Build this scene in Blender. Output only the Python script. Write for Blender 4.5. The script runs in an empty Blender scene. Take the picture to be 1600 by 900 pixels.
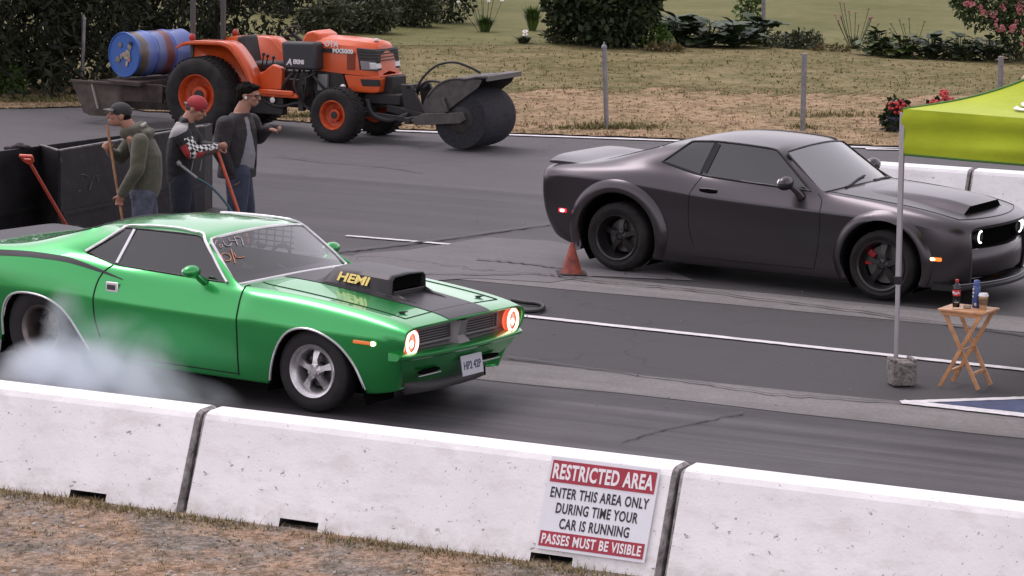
import bpy, bmesh, math, random
import numpy as np
from mathutils import Vector, Matrix
from mathutils.bvhtree import BVHTree
R = math.radians
S = bpy.context.scene
COL = S.collection

# ------------------------------------------------------------------ camera
CAM_H = 4.605
FPX = 4500.0
PITCH, ROLL, YAW = 0.16029, 0.01908, 0.43853
FW = Vector((-math.sin(YAW)*math.cos(PITCH), math.cos(YAW)*math.cos(PITCH), -math.sin(PITCH)))
_r0 = Vector((math.cos(YAW), math.sin(YAW), 0)); _u0 = _r0.cross(FW)
RT = math.cos(ROLL)*_r0 + math.sin(ROLL)*_u0
UP = -math.sin(ROLL)*_r0 + math.cos(ROLL)*_u0
cam = bpy.data.objects.new('camera', bpy.data.cameras.new('camera'))
COL.objects.link(cam)
cam.data.sensor_width = 36.0
cam.data.lens = FPX*36.0/1600.0
cam.data.clip_start = 0.5
cam.data.clip_end = 2000
M = Matrix((( RT.x, UP.x, -FW.x, 0), (RT.y, UP.y, -FW.y, 0), (RT.z, UP.z, -FW.z, CAM_H), (0, 0, 0, 1)))
cam.matrix_world = M
S.camera = cam

# ------------------------------------------------------------------ light
SUN_EL, SUN_AZ = R(64), R(290)      # azimuth clockwise from +Y
w = bpy.data.worlds.new('World'); S.world = w; w.use_nodes = True
nt = w.node_tree
bg = nt.nodes['Background']
sky = nt.nodes.new('ShaderNodeTexSky'); sky.sky_type = 'NISHITA'; sky.sun_disc = False
sky.sun_elevation = SUN_EL; sky.sun_rotation = SUN_AZ; sky.air_density = 1.0; sky.dust_density = 1.5; sky.ozone_density = 1.0
hs = nt.nodes.new('ShaderNodeHueSaturation'); hs.inputs['Saturation'].default_value = 0.12   # overcast: a nearly white sky
wb = nt.nodes.new('ShaderNodeMix'); wb.data_type = 'RGBA'; wb.blend_type = 'MULTIPLY'; wb.inputs[0].default_value = 1.0; wb.inputs[7].default_value = (1.0, .925, .985, 1)
nt.links.new(sky.outputs[0], hs.inputs['Color']); nt.links.new(hs.outputs[0], wb.inputs[6]); nt.links.new(wb.outputs[2], bg.inputs[0])
bg.inputs[1].default_value = 0.15
sl = bpy.data.lights.new('sun', 'SUN'); sl.energy = 0.65; sl.angle = R(25); sl.color = (1.0, 0.92, 0.94)
sun = bpy.data.objects.new('sun', sl); COL.objects.link(sun)
sd = Vector((math.sin(SUN_AZ)*math.cos(SUN_EL), math.cos(SUN_AZ)*math.cos(SUN_EL), math.sin(SUN_EL)))
sun.rotation_euler = sd.to_track_quat('Z', 'Y').to_euler()
S.view_settings.view_transform = 'Standard'; S.view_settings.look = 'None'
S.view_settings.gamma = 1.0; S.view_settings.exposure = 0.82; S.view_settings.use_curve_mapping = False
S.cycles.max_bounces = 6; S.cycles.volume_bounces = 6; S.cycles.transparent_max_bounces = 12; S.cycles.volume_step_rate = 2.0
S.cycles.caustics_reflective = False; S.cycles.caustics_refractive = False

# ------------------------------------------------------------------ helpers
def at(px, py, z=0.0):
    'the place at height z that a pixel of the 1600x900 photograph shows'
    d = FW + RT*((px-800)/FPX) - UP*((py-450)/FPX)
    t = (z-CAM_H)/d.z
    return Vector((0, 0, CAM_H)) + d*t

def at_y(px, py, Y):
    d = FW + RT*((px-800)/FPX) - UP*((py-450)/FPX)
    return Vector((0, 0, CAM_H)) + d*(Y/d.y)

MATS = {}
def mat(name, col, rough=0.5, metal=0.0, coat=0.0, spec=0.5, var=None, bump=None, emit=None, estr=0.0, alpha=1.0, island=None, sheen=0.0, coatrough=0.05):
    if name in MATS: return MATS[name]
    m = bpy.data.materials.new(name); m.use_nodes = True
    t = m.node_tree; b = t.nodes['Principled BSDF']
    b.inputs['Base Color'].default_value = (*col, 1); b.inputs['Roughness'].default_value = rough
    b.inputs['Metallic'].default_value = metal; b.inputs['Coat Weight'].default_value = coat
    b.inputs['Coat Roughness'].default_value = coatrough
    b.inputs['Specular IOR Level'].default_value = spec; b.inputs['Alpha'].default_value = alpha
    b.inputs['Sheen Weight'].default_value = sheen
    if emit: b.inputs['Emission Color'].default_value = (*emit, 1); b.inputs['Emission Strength'].default_value = estr
    tc = t.nodes.new('ShaderNodeTexCoord')
    src = None
    if var:                       # var = (scale, amount, second colour or None)
        n = t.nodes.new('ShaderNodeTexNoise'); n.inputs['Scale'].default_value = var[0]; n.inputs['Detail'].default_value = 6; n.inputs['Roughness'].default_value = 0.62
        t.links.new(tc.outputs['Object'], n.inputs['Vector'])
        rp = t.nodes.new('ShaderNodeValToRGB')
        rp.color_ramp.elements[0].position = 0.36; rp.color_ramp.elements[1].position = 0.66
        c2 = var[2] if len(var) > 2 and var[2] else tuple(c*(1+var[1]) for c in col)
        c1 = col if len(var) > 2 and var[2] else tuple(c*(1-var[1]) for c in col)
        rp.color_ramp.elements[0].color = (*c1, 1); rp.color_ramp.elements[1].color = (*c2, 1)
        t.links.new(n.outputs[0], rp.inputs[0]); src = rp.outputs[0]
    if island:                    # each leaf or blade of a mesh takes its own tone between two colours
        g = t.nodes.new('ShaderNodeNewGeometry'); rp = t.nodes.new('ShaderNodeValToRGB')
        els = rp.color_ramp.elements; els[0].color = (*island[0], 1); els[1].color = (*island[-1], 1)
        for i, c in enumerate(island[1:-1]):
            e = els.new((i+1)/(len(island)-1)); e.color = (*c, 1)
        t.links.new(g.outputs['Random Per Island'], rp.inputs[0]); src = rp.outputs[0]
    if src: t.links.new(src, b.inputs['Base Color'])
    if bump:
        n = t.nodes.new('ShaderNodeTexNoise'); n.inputs['Scale'].default_value = bump[0]; n.inputs['Detail'].default_value = 5
        t.links.new(tc.outputs['Object'], n.inputs['Vector'])
        bp = t.nodes.new('ShaderNodeBump'); bp.inputs['Strength'].default_value = bump[1]; bp.inputs['Distance'].default_value = bump[2] if len(bump) > 2 else 0.02
        t.links.new(n.outputs[0], bp.inputs['Height']); t.links.new(bp.outputs[0], b.inputs['Normal'])
    MATS[name] = m
    return m

def glass(name, tint, refl=1.0, rough=0.02, ior=1.55):
    'a window pane: tinted, partly see-through, reflecting the sky at a slant'
    if name in MATS: return MATS[name]
    m = bpy.data.materials.new(name); m.use_nodes = True; t = m.node_tree
    t.nodes.remove(t.nodes['Principled BSDF']); out = t.nodes['Material Output']
    tr = t.nodes.new('ShaderNodeBsdfTransparent'); tr.inputs[0].default_value = (*tint, 1)
    gl = t.nodes.new('ShaderNodeBsdfGlossy'); gl.inputs['Roughness'].default_value = rough; gl.inputs[0].default_value = (refl, refl, refl, 1)
    fr = t.nodes.new('ShaderNodeFresnel'); fr.inputs[0].default_value = ior
    mx = t.nodes.new('ShaderNodeMixShader')
    t.links.new(fr.outputs[0], mx.inputs[0]); t.links.new(tr.outputs[0], mx.inputs[1]); t.links.new(gl.outputs[0], mx.inputs[2])
    t.links.new(mx.outputs[0], out.inputs[0])
    MATS[name] = m
    return m

def link(name, me, mt=None, parent=None):
    o = bpy.data.objects.new(name, me); COL.objects.link(o)
    if mt is not None:
        for x in (mt if isinstance(mt, (list, tuple)) else [mt]): me.materials.append(x)
    if parent is not None: o.parent = parent
    return o

def tag(o, label=None, cat=None, group=None, kind=None):
    if label: o['label'] = label
    if cat: o['category'] = cat
    if group: o['group'] = group
    if kind: o['kind'] = kind
    return o

def empty(name, loc=(0, 0, 0), rz=0.0):
    o = bpy.data.objects.new(name, None); COL.objects.link(o); o.empty_display_size = 0.2
    o.location = loc; o.rotation_euler = (0, 0, rz)
    return o

def children(o): return [c for c in COL.objects if c.parent == o]
def copy_tree(o, parent=None):
    c = o.copy(); COL.objects.link(c)
    if parent is not None: c.parent = parent
    for ch in children(o): copy_tree(ch, c)
    return c

def frames(pts, closed=False):
    P = [Vector(p) for p in pts]; n = len(P); T = []
    for i in range(n):
        a = P[(i-1) % n] if (closed or i > 0) else P[i]; b = P[(i+1) % n] if (closed or i < n-1) else P[i]
        d = (b-a); T.append(d.normalized() if d.length > 1e-9 else Vector((0, 0, 1)))
    ref = Vector((0, 0, 1)) if abs(T[0].z) < 0.9 else Vector((1, 0, 0))
    N = (ref - T[0]*ref.dot(T[0])).normalized(); out = []
    for i in range(n):
        N = (N - T[i]*N.dot(T[i])).normalized(); out.append((P[i], N, T[i].cross(N)))
    return out

def crom(pts, n=6, closed=False):
    'a smooth curve through points'
    P = [np.array(p, float) for p in pts]; m = len(P); out = []
    for i in range(m if closed else m-1):
        p0 = P[(i-1) % m] if (closed or i > 0) else 2*P[0]-P[1]
        p1, p2 = P[i], P[(i+1) % m]
        p3 = P[(i+2) % m] if (closed or i+2 < m) else 2*P[-1]-P[-2]
        for k in range(n):
            t = k/n
            out.append(0.5*((2*p1)+(-p0+p2)*t+(2*p0-5*p1+4*p2-p3)*t*t+(-p0+3*p1-3*p2+p3)*t**3))
    if not closed: out.append(P[-1])
    return [tuple(o) for o in out]

class MB:
    'collects shapes; build() links them as ONE mesh object'
    def __init__(s): s.v = []; s.f = []; s.m = []; s.mi = 0
    def add(s, vs, fs):
        o = len(s.v); s.v += [tuple(v) for v in vs]; s.f += [tuple(i+o for i in f) for f in fs]; s.m += [s.mi]*len(fs); return s
    def box(s, c, d, rot=None, taper=1.0):
        x, y, z = (k/2 for k in d); t = taper
        vs = [(-x, -y, -z), (x, -y, -z), (x, y, -z), (-x, y, -z), (-x*t, -y*t, z), (x*t, -y*t, z), (x*t, y*t, z), (-x*t, y*t, z)]
        Mx = rot if rot is not None else Matrix.Identity(3)
        return s.add([Mx @ Vector(v) + Vector(c) for v in vs], [(0, 3, 2, 1), (4, 5, 6, 7), (0, 1, 5, 4), (1, 2, 6, 5), (2, 3, 7, 6), (3, 0, 4, 7)])
    def bar(s, a, b, wd, ht=None, up=(0, 0, 1)):
        'square bar from a to b'
        a, b = Vector(a), Vector(b); ht = ht or wd; d = b-a; L = d.length; d.normalize()
        u = Vector(up); u = u-d*u.dot(d)
        if u.length < 1e-4: u = Vector((1, 0, 0)); u = u-d*u.dot(d)
        u.normalize(); sd_ = d.cross(u)
        Mx = Matrix((d, sd_, u)).transposed()
        return s.box((a+b)/2, (L, wd, ht), Mx)
    def tube(s, pts, r, n=8, closed=False, caps=True):
        fr = frames(pts, closed); k = len(fr); rs = r if isinstance(r, (list, tuple)) else [r]*k
        vs = []
        for (p, N, B), rr in zip(fr, rs):
            for j in range(n):
                a = 2*math.pi*j/n; vs.append(p + N*(math.cos(a)*rr) + B*(math.sin(a)*rr))
        fs = []
        for i in range(k if closed else k-1):
            for j in range(n):
                fs.append((i*n+j, i*n+(j+1) % n, ((i+1) % k)*n+(j+1) % n, ((i+1) % k)*n+j))
        if caps and not closed: fs += [tuple(range(n))[::-1], tuple((k-1)*n+j for j in range(n))]
        return s.add(vs, fs)
    def lathe(s, prof, c=(0, 0, 0), axis='Z', n=32, cap0=False, cap1=False):
        'prof = (radius, height) pairs'
        vs = []
        for r, h in prof:
            for j in range(n):
                a = 2*math.pi*j/n; x, y = r*math.cos(a), r*math.sin(a)
                p = (x, y, h) if axis == 'Z' else ((x, h, y) if axis == 'Y' else (h, x, y))
                vs.append((p[0]+c[0], p[1]+c[1], p[2]+c[2]))
        fs = []
        for i in range(len(prof)-1):
            for j in range(n):
                q = (i*n+j, i*n+(j+1) % n, (i+1)*n+(j+1) % n, (i+1)*n+j)
                fs.append(q if axis != 'Y' else q[::-1])
        if cap0: fs.append(tuple(range(n))[::-1])
        if cap1: fs.append(tuple((len(prof)-1)*n+j for j in range(n)))
        return s.add(vs, fs)
    def ball(s, c, r, n=12, m=8, rot=None):
        rx, ry, rz = r if isinstance(r, (list, tuple)) else (r, r, r)
        vs = [(0, 0, rz)]
        for i in range(1, m):
            a = math.pi*i/m
            for j in range(n):
                b = 2*math.pi*j/n; vs.append((rx*math.sin(a)*math.cos(b), ry*math.sin(a)*math.sin(b), rz*math.cos(a)))
        vs.append((0, 0, -rz)); fs = []
        for j in range(n): fs.append((0, 1+j, 1+(j+1) % n))
        for i in range(m-2):
            for j in range(n): fs.append((1+i*n+j, 1+(i+1)*n+j, 1+(i+1)*n+(j+1) % n, 1+i*n+(j+1) % n))
        L = len(vs)-1
        for j in range(n): fs.append((L, 1+(m-2)*n+(j+1) % n, 1+(m-2)*n+j))
        Mx = rot if rot is not None else Matrix.Identity(3)
        return s.add([Mx @ Vector(v) + Vector(c) for v in vs], fs)
    def prism(s, poly, y0, y1, plane='xz'):
        'a polygon pushed along the third axis'
        n = len(poly)
        f3 = (lambda a, b, h: (a, h, b)) if plane == 'xz' else ((lambda a, b, h: (a, b, h)) if plane == 'xy' else (lambda a, b, h: (h, a, b)))
        vs = [f3(a, b, y0) for a, b in poly] + [f3(a, b, y1) for a, b in poly]
        fs = [tuple(range(n)), tuple(range(2*n-1, n-1, -1))] + [(i, i+n, (i+1) % n+n, (i+1) % n) for i in range(n)]
        return s.add(vs, fs)
    def grid(s, rows, closed=False):
        n = len(rows[0]); vs = [p for r in rows for p in r]; fs = []
        for i in range(len(rows)-1):
            for j in range(n if closed else n-1):
                fs.append((i*n+j, i*n+(j+1) % n, (i+1)*n+(j+1) % n, (i+1)*n+j))
        return s.add(vs, fs)
    def build(s, name, mt, parent=None, smooth=35, bevel=0.0, seg=2, fix=True, xf=None):
        me = bpy.data.meshes.new(name)
        vs = s.v if xf is None else [xf @ Vector(v) for v in s.v]
        me.from_pydata([tuple(v) for v in vs], [], s.f)
        if any(s.m): me.polygons.foreach_set('material_index', s.m)
        if fix:
            bm = bmesh.new(); bm.from_mesh(me); bmesh.ops.recalc_face_normals(bm, faces=bm.faces); bm.to_mesh(me); bm.free()
        if smooth:
            me.polygons.foreach_set('use_smooth', [True]*len(me.polygons)); me.set_sharp_from_angle(angle=R(smooth))
        o = link(name, me, mt, parent)
        if bevel:
            b = o.modifiers.new('bevel', 'BEVEL'); b.width = bevel; b.segments = seg; b.limit_method = 'ANGLE'; b.angle_limit = R(40)
            b.harden_normals = False
        return o

def text_mesh(name, body, mt, parent, size, loc, rot, extrude=0.002, xs=1.0, shear=0.0, align='CENTER', bold=0.0, ys=1.0, space=1.0):
    'lettering as a mesh standing on a surface; rot = 3x3 whose columns are reading direction, up, outwards'
    cu = bpy.data.curves.new(name, 'FONT'); cu.body = body; cu.size = size; cu.extrude = extrude; cu.align_x = align; cu.align_y = 'CENTER'
    cu.offset = bold; cu.space_character = space; cu.shear = shear; cu.resolution_u = 3
    o = bpy.data.objects.new(name, cu); COL.objects.link(o)
    dg = bpy.context.evaluated_depsgraph_get(); me = bpy.data.meshes.new_from_object(o.evaluated_get(dg))
    COL.objects.unlink(o); bpy.data.objects.remove(o)
    for v in me.vertices: v.co = rot @ Vector((v.co.x*xs, v.co.y*ys, v.co.z)) + Vector(loc)
    me.materials.clear()
    return link(name, me, mt, parent)

def evaluated(me, mods):
    'mesh after modifiers'
    o = bpy.data.objects.new('work', me); COL.objects.link(o)
    mods(o)
    dg = bpy.context.evaluated_depsgraph_get(); out = bpy.data.meshes.new_from_object(o.evaluated_get(dg))
    COL.objects.unlink(o); bpy.data.objects.remove(o)
    return out
# ------------------------------------------------------------------ ground
def asphalt(name, base, speck=0.25, streak=0.0, patch=0.2, light=None, rough=0.82, tint=(1, .955, .985), cracks=0.0, streak_scale=(0.35, 9.0), bumpy=0.25):
    m = bpy.data.materials.new(name); m.use_nodes = True; t = m.node_tree; L = t.links
    b = t.nodes['Principled BSDF']; b.inputs['Roughness'].default_value = rough; b.inputs['Specular IOR Level'].default_value = 0.2
    tc = t.nodes.new('ShaderNodeTexCoord')
    def noise(scale, detail=4, vec=None, rough_=0.6):
        n = t.nodes.new('ShaderNodeTexNoise'); n.inputs['Scale'].default_value = scale; n.inputs['Detail'].default_value = detail; n.inputs['Roughness'].default_value = rough_
        L.new(vec if vec is not None else tc.outputs['Object'], n.inputs['Vector']); return n.outputs[0]
    def mth(op, a, bb, clamp=False):
        n = t.nodes.new('ShaderNodeMath'); n.operation = op; n.use_clamp = clamp
        for i, x in enumerate((a, bb)):
            if isinstance(x, (int, float)): n.inputs[i].default_value = x
            else: L.new(x, n.inputs[i])
        return n.outputs[0]
    def centred(x, amt): return mth('ADD', mth('MULTIPLY', mth('SUBTRACT', x, 0.5), amt*2), 1.0)
    f = centred(noise(0.45, 5), patch)
    f = mth('MULTIPLY', f, centred(noise(3.1, 6), patch*0.8))
    f = mth('MULTIPLY', f, centred(noise(90, 3), speck))
    f = mth('MULTIPLY', f, centred(noise(28, 4), speck*0.8))
    if streak:
        mp = t.nodes.new('ShaderNodeMapping'); mp.inputs['Scale'].default_value = (streak_scale[0]*.4, streak_scale[1]*.5, 1); L.new(tc.outputs['Object'], mp.inputs['Vector'])
        f = mth('MULTIPLY', f, centred(noise(1.0, 7, mp.outputs[0], 0.7), streak))
        mp2 = t.nodes.new('ShaderNodeMapping'); mp2.inputs['Scale'].default_value = (0.05, 1.6, 1); L.new(tc.outputs['Object'], mp2.inputs['Vector'])
        f = mth('MULTIPLY', f, centred(noise(1.0, 4, mp2.outputs[0]), streak))
    if cracks:
        v = t.nodes.new('ShaderNodeTexVoronoi'); v.feature = 'DISTANCE_TO_EDGE'; v.inputs['Scale'].default_value = 0.22
        nn = t.nodes.new('ShaderNodeTexNoise'); nn.inputs['Scale'].default_value = 1.3; nn.inputs['Detail'].default_value = 5
        L.new(tc.outputs['Object'], nn.inputs['Vector'])
        va = t.nodes.new('ShaderNodeVectorMath'); va.operation = 'ADD'; sc = t.nodes.new('ShaderNodeVectorMath'); sc.operation = 'SCALE'; sc.inputs['Scale'].default_value = 0.9
        L.new(nn.outputs['Color'], sc.inputs[0]); L.new(tc.outputs['Object'], va.inputs[0]); L.new(sc.outputs[0], va.inputs[1]); L.new(va.outputs[0], v.inputs['Vector'])
        k = mth('MULTIPLY', mth('SUBTRACT', 0.004, v.outputs['Distance']), 1/0.004, True)
        f = mth('MULTIPLY', f, mth('SUBTRACT', 1.0, mth('MULTIPLY', k, cracks)))
    cm = t.nodes.new('ShaderNodeVectorMath'); cm.operation = 'SCALE'; cm.inputs[0].default_value = tuple(base*x for x in tint); L.new(f, cm.inputs['Scale'])
    L.new(cm.outputs[0], b.inputs['Base Color'])
    bp = t.nodes.new('ShaderNodeBump'); bp.inputs['Strength'].default_value = bumpy; bp.inputs['Distance'].default_value = 0.01
    L.new(noise(60, 4), bp.inputs['Height']); L.new(bp.outputs[0], b.inputs['Normal'])
    return m

def sheet(name, poly, z, mt):
    me = bpy.data.meshes.new(name); me.from_pydata([(p[0], p[1], z) for p in poly], [], [tuple(range(len(poly)))])
    bm = bmesh.new(); bm.from_mesh(me); bmesh.ops.recalc_face_normals(bm, faces=bm.faces)
    for f in bm.faces:
        if f.normal.z < 0: f.normal_flip()
    bm.to_mesh(me); bm.free()
    return tag(link(name, me, mt), kind='structure')

def wob(y, x0, x1, n, amp, seed):
    rr = random.Random(seed); return [(x0+(x1-x0)*i/n, y+rr.uniform(-amp, amp)) for i in range(n+1)]

M_far = asphalt('worn tarmac', 0.108, 0.20, 0.10, 0.13, cracks=0.35)
M_mid = asphalt('newer tarmac', 0.070, 0.16, 0.05, 0.10, cracks=0.25)
M_lane = asphalt('rubbered lane', 0.060, 0.22, 1.1, 0.25, rough=0.6, tint=(1, .93, 1.0))
M_lane2 = asphalt('rubbered lane far', 0.066, 0.2, 0.4, 0.2, rough=0.65, tint=(1, .95, .99))
M_conc = asphalt('weathered strip', 0.165, 0.45, 0.45, 0.22, tint=(1, .95, .93), streak_scale=(0.8, 5))
M_pad = asphalt('old launch pad', 0.155, 0.25, 0.15, 0.2, cracks=0.5)
sheet('ground', [(-300, -60), (260, -60), (260, 400), (-300, 400)], 0.0, M_far)
sheet('track_tarmac', wob(21.3, -60, 60, 90, 0.02, 1)+wob(26.55, 60, -60, 90, 0.03, 2), 0.004, M_mid)
sheet('near_lane', [(-60, 16.3), (60, 16.3)]+wob(21.42, 60, -60, 90, 0.05, 3), 0.008, M_lane)
sheet('edge_strip', wob(21.30, -60, 60, 160, 0.05, 4)+wob(22.16, 60, -60, 160, 0.03, 5), 0.012, M_conc)
sheet('far_lane', wob(26.55, -60, 60, 90, 0.04, 6)+[(60, 32.6), (-60, 32.6)], 0.004, M_lane2)
sheet('far_edge_strip', wob(25.95, -60, 60, 160, 0.03, 7)+wob(26.80, 60, -60, 160, 0.05, 8), 0.008, M_conc)
# the lighter old pad behind the bonnet scoop and the joints around it
pad = [at(*p) for p in ((470, 432), (560, 398), (640, 392), (760, 372), (862, 378), (980, 398), (1085, 440), (930, 433), (860, 443), (740, 436), (600, 445))]
sheet('launch_pad', pad, 0.012, M_pad)
M_line = mat('worn white paint', (0.62, 0.60, 0.61), 0.7, var=(7, 0.16), bump=(60, 0.2))
def line(name, a, b, wd, z=0.016, seed=0, n=40):
    a, b = Vector(a), Vector(b); d = (b-a).normalized(); s = Vector((-d.y, d.x, 0)); rr = random.Random(seed)
    up = [a.lerp(b, i/n)+s*(wd/2+rr.uniform(-.006, .006)) for i in range(n+1)]; dn = [a.lerp(b, i/n)-s*(wd/2+rr.uniform(-.006, .006)) for i in range(n+1)]
    return sheet(name, up+dn[::-1], z, M_line)
l0, l1 = at(830, 497), at(1600, 580)
dd = (l1-l0)
line('lane_line', l0-dd*0.35, l1+dd*2, 0.11, seed=3, n=160)
line('short_line', at(541, 370), at(703, 383.5), 0.085, seed=4)
line('kerb_line', at(560, 203.5), at(1420, 234), 0.17, seed=5)
line('kerb_line', at(1352, 233.5), at(1700, 239), 0.22, seed=7)
# the white and blue painted arrow at the lower right
M_blue = mat('worn blue paint', (0.035, 0.05, 0.12), 0.7, var=(6, 0.3))
tip, A1, B1 = at(1408, 631.5), at(1720, 621), at(1720, 666)
sheet('blue_marking', [tip+Vector((.05, .0, 0)), A1, B1], 0.016, M_blue)
line('arrow_line', tip, A1, 0.10, 0.020, 8); line('arrow_line', tip, B1, 0.15, 0.024, 9)
# tar-filled joints
M_tar = mat('tar', (0.022, 0.02, 0.022), 0.55)
def crack(pts, wd, seed, z=0.028):
    rr = random.Random(seed); P = [at(*p) for p in pts]; C = []
    for a, b in zip(P, P[1:]):
        for i in range(14): C.append(a.lerp(b, i/14)+Vector((rr.uniform(-.02, .02), rr.uniform(-.03, .03), 0)))
    C.append(P[-1]); up = []; dn = []
    for i, c in enumerate(C):
        d = (C[min(i+1, len(C)-1)]-C[max(i-1, 0)]).normalized(); s = Vector((-d.y, d.x, 0)); h = wd*rr.uniform(.25, .6)
        up.append(c+s*h); dn.append(c-s*h)
    mb = MB(); mb.grid([up, dn]); o = mb.build('tar_joint', M_tar, None, 0)
    for v in o.data.vertices: v.co.z = z
    tag(o, kind='structure')
crack([(470, 402), (600, 388), (720, 372), (860, 352)], .06, 1)
crack([(745, 408), (800, 412), (890, 424)], .05, 2)
crack([(655, 430), (760, 432), (835, 430), (900, 437)], .04, 3)
crack([(975, 692), (1040, 672), (1160, 648)], .025, 4)
crack([(880, 438), (1040, 452), (1300, 484), (1600, 527)], .035, 5)
crack([(790, 561), (1000, 590), (1210, 620), (1408, 634)], .03, 6)
crack([(430, 245), (500, 254), (600, 262), (660, 271)], .03, 7)
# ------------------------------------------------------------------ grass
def turf(name, cols, scale, bump=0.6):
    m = bpy.data.materials.new(name); m.use_nodes = True; t = m.node_tree; L = t.links; b = t.nodes['Principled BSDF']
    b.inputs['Roughness'].default_value = 0.95; b.inputs['Specular IOR Level'].default_value = 0.1
    tc = t.nodes.new('ShaderNodeTexCoord'); last = None
    prev = None
    for i, (sc, c1, c2, lo, hi) in enumerate(cols):
        n = t.nodes.new('ShaderNodeTexNoise'); n.inputs['Scale'].default_value = sc; n.inputs['Detail'].default_value = 6; n.inputs['Roughness'].default_value = 0.68
        L.new(tc.outputs['Object'], n.inputs['Vector'])
        rp = t.nodes.new('ShaderNodeValToRGB'); rp.color_ramp.elements[0].position = lo; rp.color_ramp.elements[1].position = hi
        rp.color_ramp.elements[0].color = (*c1, 1); rp.color_ramp.elements[1].color = (*c2, 1); L.new(n.outputs[0], rp.inputs[0])
        if prev is None: prev = rp.outputs[0]
        else:
            mx = t.nodes.new('ShaderNodeMix'); mx.data_type = 'RGBA'; mx.blend_type = 'MULTIPLY'; mx.inputs[0].default_value = 1.0
            L.new(prev, mx.inputs[6]); L.new(rp.outputs[0], mx.inputs[7]); prev = mx.outputs[2]
    L.new(prev, b.inputs['Base Color'])
    n = t.nodes.new('ShaderNodeTexNoise'); n.inputs['Scale'].default_value = scale; n.inputs['Detail'].default_value = 6; L.new(tc.outputs['Object'], n.inputs['Vector'])
    bp = t.nodes.new('ShaderNodeBump'); bp.inputs['Strength'].default_value = bump; bp.inputs['Distance'].default_value = 0.06; L.new(n.outputs[0], bp.inputs['Height']); L.new(bp.outputs[0], b.inputs['Normal'])
    return m
STRAW, OLIVE, GREEN = (0.37, 0.265, 0.175), (0.165, 0.14, 0.066), (0.125, 0.125, 0.05)
M_dry = turf('dry verge', [(0.55, STRAW, (0.25, 0.20, 0.115), .40, .64), (1.9, (.72, .70, .66), (1.08, 1.06, 1.04), .40, .56), (6, (.42, .42, .40), (1.10, 1.08, 1.04), .36, .50), (30, (.6, .6, .6), (1.2, 1.2, 1.2), .35, .65)], 14)
M_olive = turf('olive lawn', [(0.35, OLIVE, (0.225, 0.19, 0.10), .38, .62), (1.3, (.72, .76, .66), (1.12, 1.08, 1.1), .40, .58), (5, (.62, .64, .58), (1.1, 1.1, 1.1), .36, .52), (30, (.7, .7, .7), (1.15, 1.15, 1.15), .35, .65)], 12)
M_lawn = turf('far lawn', [(0.2, GREEN, (0.175, 0.165, 0.075), .38, .62), (2.0, (.85, .88, .8), (1.05, 1.05, 1.05), .36, .6)], 9)
kl = [at(-700, 178), at(-150, 174), at(130, 168), at(450, 190), at(640, 203.5), at(800, 209.5), at(1100, 219), at(1420, 231), at(1800, 237), at(2600, 250)]
kr = random.Random(11)
edge = []
for a, b in zip(kl, kl[1:]):
    for i in range(24): edge.append(a.lerp(b, i/24)+Vector((0, kr.uniform(-.06, .10), 0)))
edge.append(kl[-1])
mid = [at(-700, 140), at(130, 135), at(500, 142), at(700, 148), at(900, 140), at(1100, 146), at(1300, 150), at(1500, 150), at(1800, 150), at(2600, 150)]
sheet('dry_verge', edge+[Vector((p.x, p.y+6, 0)) for p in mid[::-1]], 0.020, M_dry)
mf = [Vector(p) for p in crom(mid, 60)]
def strip(name, rows, z, mt):
    mb = MB(); mb.grid([[(p.x, p.y, z) for p in r] for r in rows]); o = mb.build(name, mt, None, 0, fix=False)
    bm = bmesh.new(); bm.from_mesh(o.data)
    for f in bm.faces:
        f.normal_update()
        if f.normal.z < 0: f.normal_flip()
    bm.to_mesh(o.data); bm.free(); return tag(o, kind='structure')
jag = []
w1 = 0.0
for k, p in enumerate(mf):
    w1 = .8*w1+kr.gauss(0, .28); jag.append(Vector((p.x, p.y+w1+kr.uniform(-.35, .35), 0)))
strip('mown_grass', [jag, [Vector((p.x, p.y+24, 0)) for p in mf]], 0.026, M_olive)
sheet('lawn', [at(-700, 75), at(300, 75), at(900, 72), at(1600, 80), at(2600, 80), Vector((200, 390, 0)), Vector((-280, 390, 0))], 0.032, M_lawn)
M_dirt = turf('dry dirt', [(1.6, (0.42, 0.29, 0.205), (0.30, 0.265, 0.235), .42, .58), (6, (.62, .60, .56), (1.12, 1.1, 1.08), .38, .56), (22, (.6, .6, .58), (1.15, 1.15, 1.15), .36, .6), (90, (.6, .6, .6), (1.3, 1.3, 1.3), .35, .65)], 30, 1.0)
sheet('dirt_strip', [(-60, -20), (60, -20), (60, 16.14), (-60, 16.14)], 0.012, M_dirt)

def blades(name, spots, mt, hmin, hmax, wd, seed, per=3, lean=0.5):
    'grass: many thin bent blades, one object'
    rr = np.random.default_rng(seed); V = []; F = []; k = 0
    for (x, y, z, sc) in spots:
        for _ in range(per):
            a = rr.uniform(0, 6.283); h = rr.uniform(hmin, hmax)*sc; ww = wd*rr.uniform(.6, 1.2)
            ox, oy = rr.normal(0, .025, 2)*sc; l = rr.uniform(.1, lean)*h; dx, dy = math.cos(a), math.sin(a); sx, sy = -dy*ww, dx*ww
            bx, by = x+ox, y+oy
            V += [(bx-sx, by-sy, z), (bx+sx, by+sy, z), (bx+dx*l*.4+sx*.6, by+dy*l*.4+sy*.6, z+h*.6), (bx+dx*l*.4-sx*.6, by+dy*l*.4-sy*.6, z+h*.6), (bx+dx*l, by+dy*l, z+h)]
            F += [(k, k+1, k+2, k+3), (k+3, k+2, k+4)]; k += 5
    me = bpy.data.meshes.new(name); me.from_pydata(V, [], F)
    return tag(link(name, me, mt), kind='stuff')
rg = random.Random(21)
M_bl_dry = mat('dry blades', (.2, .16, .08), 0.9, spec=.1, island=[(.38, .28, .19), (.30, .225, .13), (.22, .175, .09), (.40, .31, .22)])
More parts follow.
